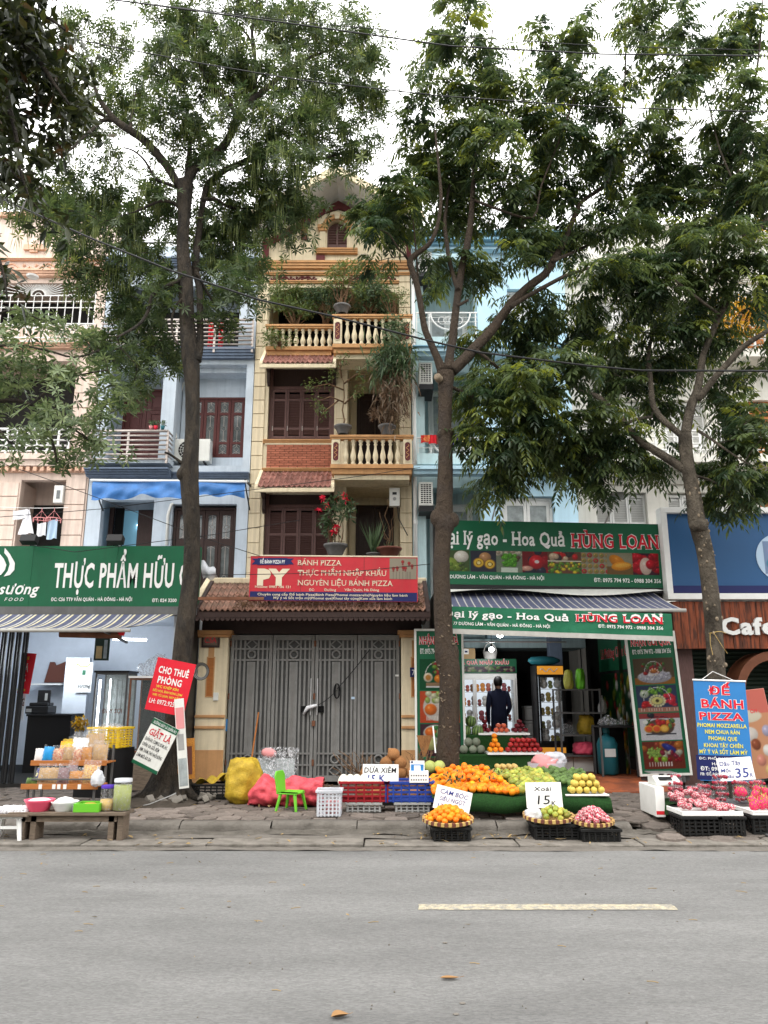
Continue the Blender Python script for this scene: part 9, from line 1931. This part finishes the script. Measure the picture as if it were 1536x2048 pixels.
def packet(label, x, y, z, w, h, m, lean=.25, d=.07, seed=1, film=True):
 g = np.random.default_rng(seed);t = thing('snack_packet', label, 'snack packet', (x, y, z), (-lean, g.uniform(-.08, .08), g.uniform(-.2, .2)), 'packets on the snack rack');s_ = lambda b, top:1 if b<top else max(.15, 1-(b-top)/(1-top)*.9)
 f = lambda sgn, hh, k:(lambda a, b:((a-.5)*w*(1-.08*b)*k, sgn*d*.5*(sin(pi*a)**.5)*(sin(pi*min(max(b, .03), .97))**.4)+.008*sin(19*a+23*b+seed), hh*b+.006*sin(21*a)*b))
 MB().sheet(f(-1, h*.8, 1), 8, 8).sheet(f(1, h*.8, 1), 8, 8).build('contents', m, t, smooth=True)
 if film:MB().sheet(f(-1.25, h, 1.08), 10, 10).sheet(f(1.1, h, 1.08), 10, 10).build('film', 'bag_clear', t, smooth=True)
px_ = lambda u, y, v = 1550:PX(u, v, y)
for k, (u, w, h, m_, lab, fm)in enumerate(((92, .27, .25, 'sn_tan', 'clear packet of pale beige snack sticks at the left of the lower shelf', 1), (120, .15, .25, 'sn_mauve', 'clear packet of mauve brown sticks, second on the lower shelf', 1), (146, .2, .2, 'sn_gold', 'clear packet of golden crisps leaning on the lower shelf', 1), (173, .22, .29, 'sn_pop', 'tall packet of yellow popcorn at the right of the lower shelf', 1), (60, .14, .10, 'mango_dark', 'flat dark green tub packet at the far left of the lower shelf', 0), (70, .15, .24, 'sn_navy', 'navy and yellow printed packet behind the beige sticks', 0), (133, .12, .28, 'sn_mauve', 'second mauve packet tucked behind the golden crisps', 1))):packet(lab, px_(u, yk), yk+(.09 if k<4 else.16 if k!=4 else.06), zl+.003, w, h, m_, .2, seed=k+1, film=fm)
for k, (u, w, h, m_, lab, fm, dy)in enumerate(((75, .13, .2, 'sn_white', 'white printed bag with red tabs at the left of the upper shelf', 0, .06), (92, .14, .23, 'sn_blue', 'bright blue and yellow snack bag on the upper shelf', 0, .05), (111, .17, .2, 'sn_mix', 'packet of brown swirled crisps right of the blue bag', 1, .06), (133, .16, .22, 'sn_tan', 'packet of pale yellow chips in the middle of the upper shelf', 1, .06), (151, .13, .19, 'sn_mix', 'packet of red brown nuts with a white label on the upper shelf', 1, .06), (169, .16, .22, 'sn_gold', 'packet of orange brown curls on the upper shelf', 1, .06), (195, .22, .26, 'sn_tan', 'wide packet of light brown sticks at the right of the upper shelf', 1, .06), (119, .22, .3, 'sn_orange', 'orange printed family bag at the back of the upper shelf', 0, .2), (145, .22, .36, 'foam_white', 'puffy clear bag of white puffs at the back of the upper shelf', 1, .2), (175, .26, .42, 'sn_tan', 'tall clear bag standing highest at the back of the upper shelf', 1, .24), (125, .3, .34, 'plastic_yellow', 'yellow basin edge behind the orange family bag', 0, .3))):packet(lab, px_(u, yk+.35, 1510), yk+.35+dy, zu+.003, w, h, m_, .15, seed=k+20, film=fm)
yc_ = crate('yellow ventilated crate standing on the end of the upper snack shelf', (PX(218, 1480, 10.95), 11.0, PZ(1495, 10.95)), .46, .34, .27, 'crate_yellow', rz=-.25, slats=8);MB().box(-.3, .2, -.3, .3, -.62, -.005).build('support_box', 'black_plastic', yc_);sack('grey white plastic filling the yellow crate', (yc_.location.x, 11.0, yc_.location.z+.12), .17, .18, 'plastic_film', seed=81, knot=False, sx=1.1)
sack('white knotted shopping bag hanging from the snack rack beside the jar', (PX(210, 1580, 10.3), 10.0, PZ(1572, 10.0)), .085, .22, 'plastic_white_clear', seed=82)
rb_ = Board('rental_banner', 'red rental banner with white lettering tied to the left trunk', 293, 1312, 372, 1418, 11.0, 'banner_red', 'banner', thick=.006, rot=(0, R(11), 0));W, H = rb_.W, rb_.H
L_ = lambda s, a, b, z, c_, m_, th = .02:lettering(s, a*W, b*W, z*H, c_*H, m_, rb_.e, -.004, off=th)
L_('CHO THUÊ', .1, .88, .72, .13, 'sign_white', .03);L_('PHÒNG', .14, .76, .53, .13, 'sign_white', .03);L_('WC KHÉP KÍN', .14, .72, .44, .05, 'sign_yellow', .01);L_('ĐIỀU HOÀ, BÌNH NÓNG LẠNH', .08, .84, .36, .045, 'sign_yellow', .01);L_('WIFI, TỦ LẠNH, MÁY GIẶT', .1, .8, .28, .045, 'sign_yellow', .01);L_('LH: 0972.925.288', .06, .92, .14, .09, 'sign_white', .01)
lb = Board('laundry_board', 'tilted white laundry board with a green top strip wedged against the left trunk', 266, 1426, 323, 1524, 10.95, 'ac_plastic', 'signboard', thick=.02, rot=(0, R(25), 0));W, H = lb.W, lb.H
L2 = lambda s, a, b, z, c_, m_, **k:lettering(s, a*W, b*W, z*H, c_*H, m_, lb.e, -.005, **k)
MB().box(0, W, -.003, -.0005, H*.87, H).build('top_strip', 'sign_green', lb.e);L2('XƯỞNG GIẶT LÀ QUẦN ÁO', .05, .95, .90, .06, 'sign_white', off=.01);L2('GIẶT LÀ', .08, .92, .66, .14, 'sign_red', off=.01, serif=True)
for k, s in enumerate(('QUẦN ÁO, COMPLE, SƠ MI, ÁO...', 'CHĂN, GA, GỐI, ĐỆM', 'RÈM, THẢM, THÚ NHỒI BÔNG', 'LÀM MỚI ÁO DA')):L2(s, .05, [.95, .7, .92, .6][k], .53-.12*k, .07, 'ink_black', off=.015)
MB().box(0, W, -.003, -.0005, .0, H*.07).build('bottom_strip', 'sign_green', lb.e)
st_ = Board('folded_poster', 'narrow folded white poster strip with red and green print leaning on the left trunk', 364, 1392, 388, 1578, 10.98, 'ac_plastic', 'poster', thick=.012, rot=(0, R(-7), 0));st_.p.scale = (.8, 1, .97);W, H = st_.W*.8, st_.H*.97;MB().box(.01, W-.01, -.003, -.001, H*.66, H*.9).build('red_print', 'cloth_pink', st_.e);MB().box(.01, W-.01, -.003, -.001, .03, H*.33).build('green_print', 'glass_frost', st_.e);MB().box(.02, W-.03, -.003, -.001, H*.42, H*.6).build('grey_print', 'grey_plastic', st_.e)
op = Board('old_poster', 'faded olive and brown board behind the folded poster strip', 358, 1478, 392, 1560, 11.25, 'sn_gold', 'poster', thick=.02, rot=(0, R(-4), 0));op.rect(362, 1492, 384, 1550, 'pot_brown')
wc = thing('cable_coil', 'coil of thin dark cable hanging on the wall beside the left gate pillar', 'cable', P(403, 1343, 12.9))
for k in range(6):MB().tube([((.085+.01*k)*cos(a), -.01*k, (.10+.008*k)*sin(a))for a in np.linspace(0, 2*pi, 19)], .006, 5).build('loop', 'black_plastic' if k%2 else 'grey_plastic', wc)
hs_ = MB().tube([P(352, 1586, 10.85), P(340, 1592, 10.8), P(300, 1608, 10.7), P(283, 1612, 10.7)], .007, 6).build('hose', 'grey_plastic', smooth=True);tag(hs_, 'thin pale hose curling over the roots of the left tree', 'hose')
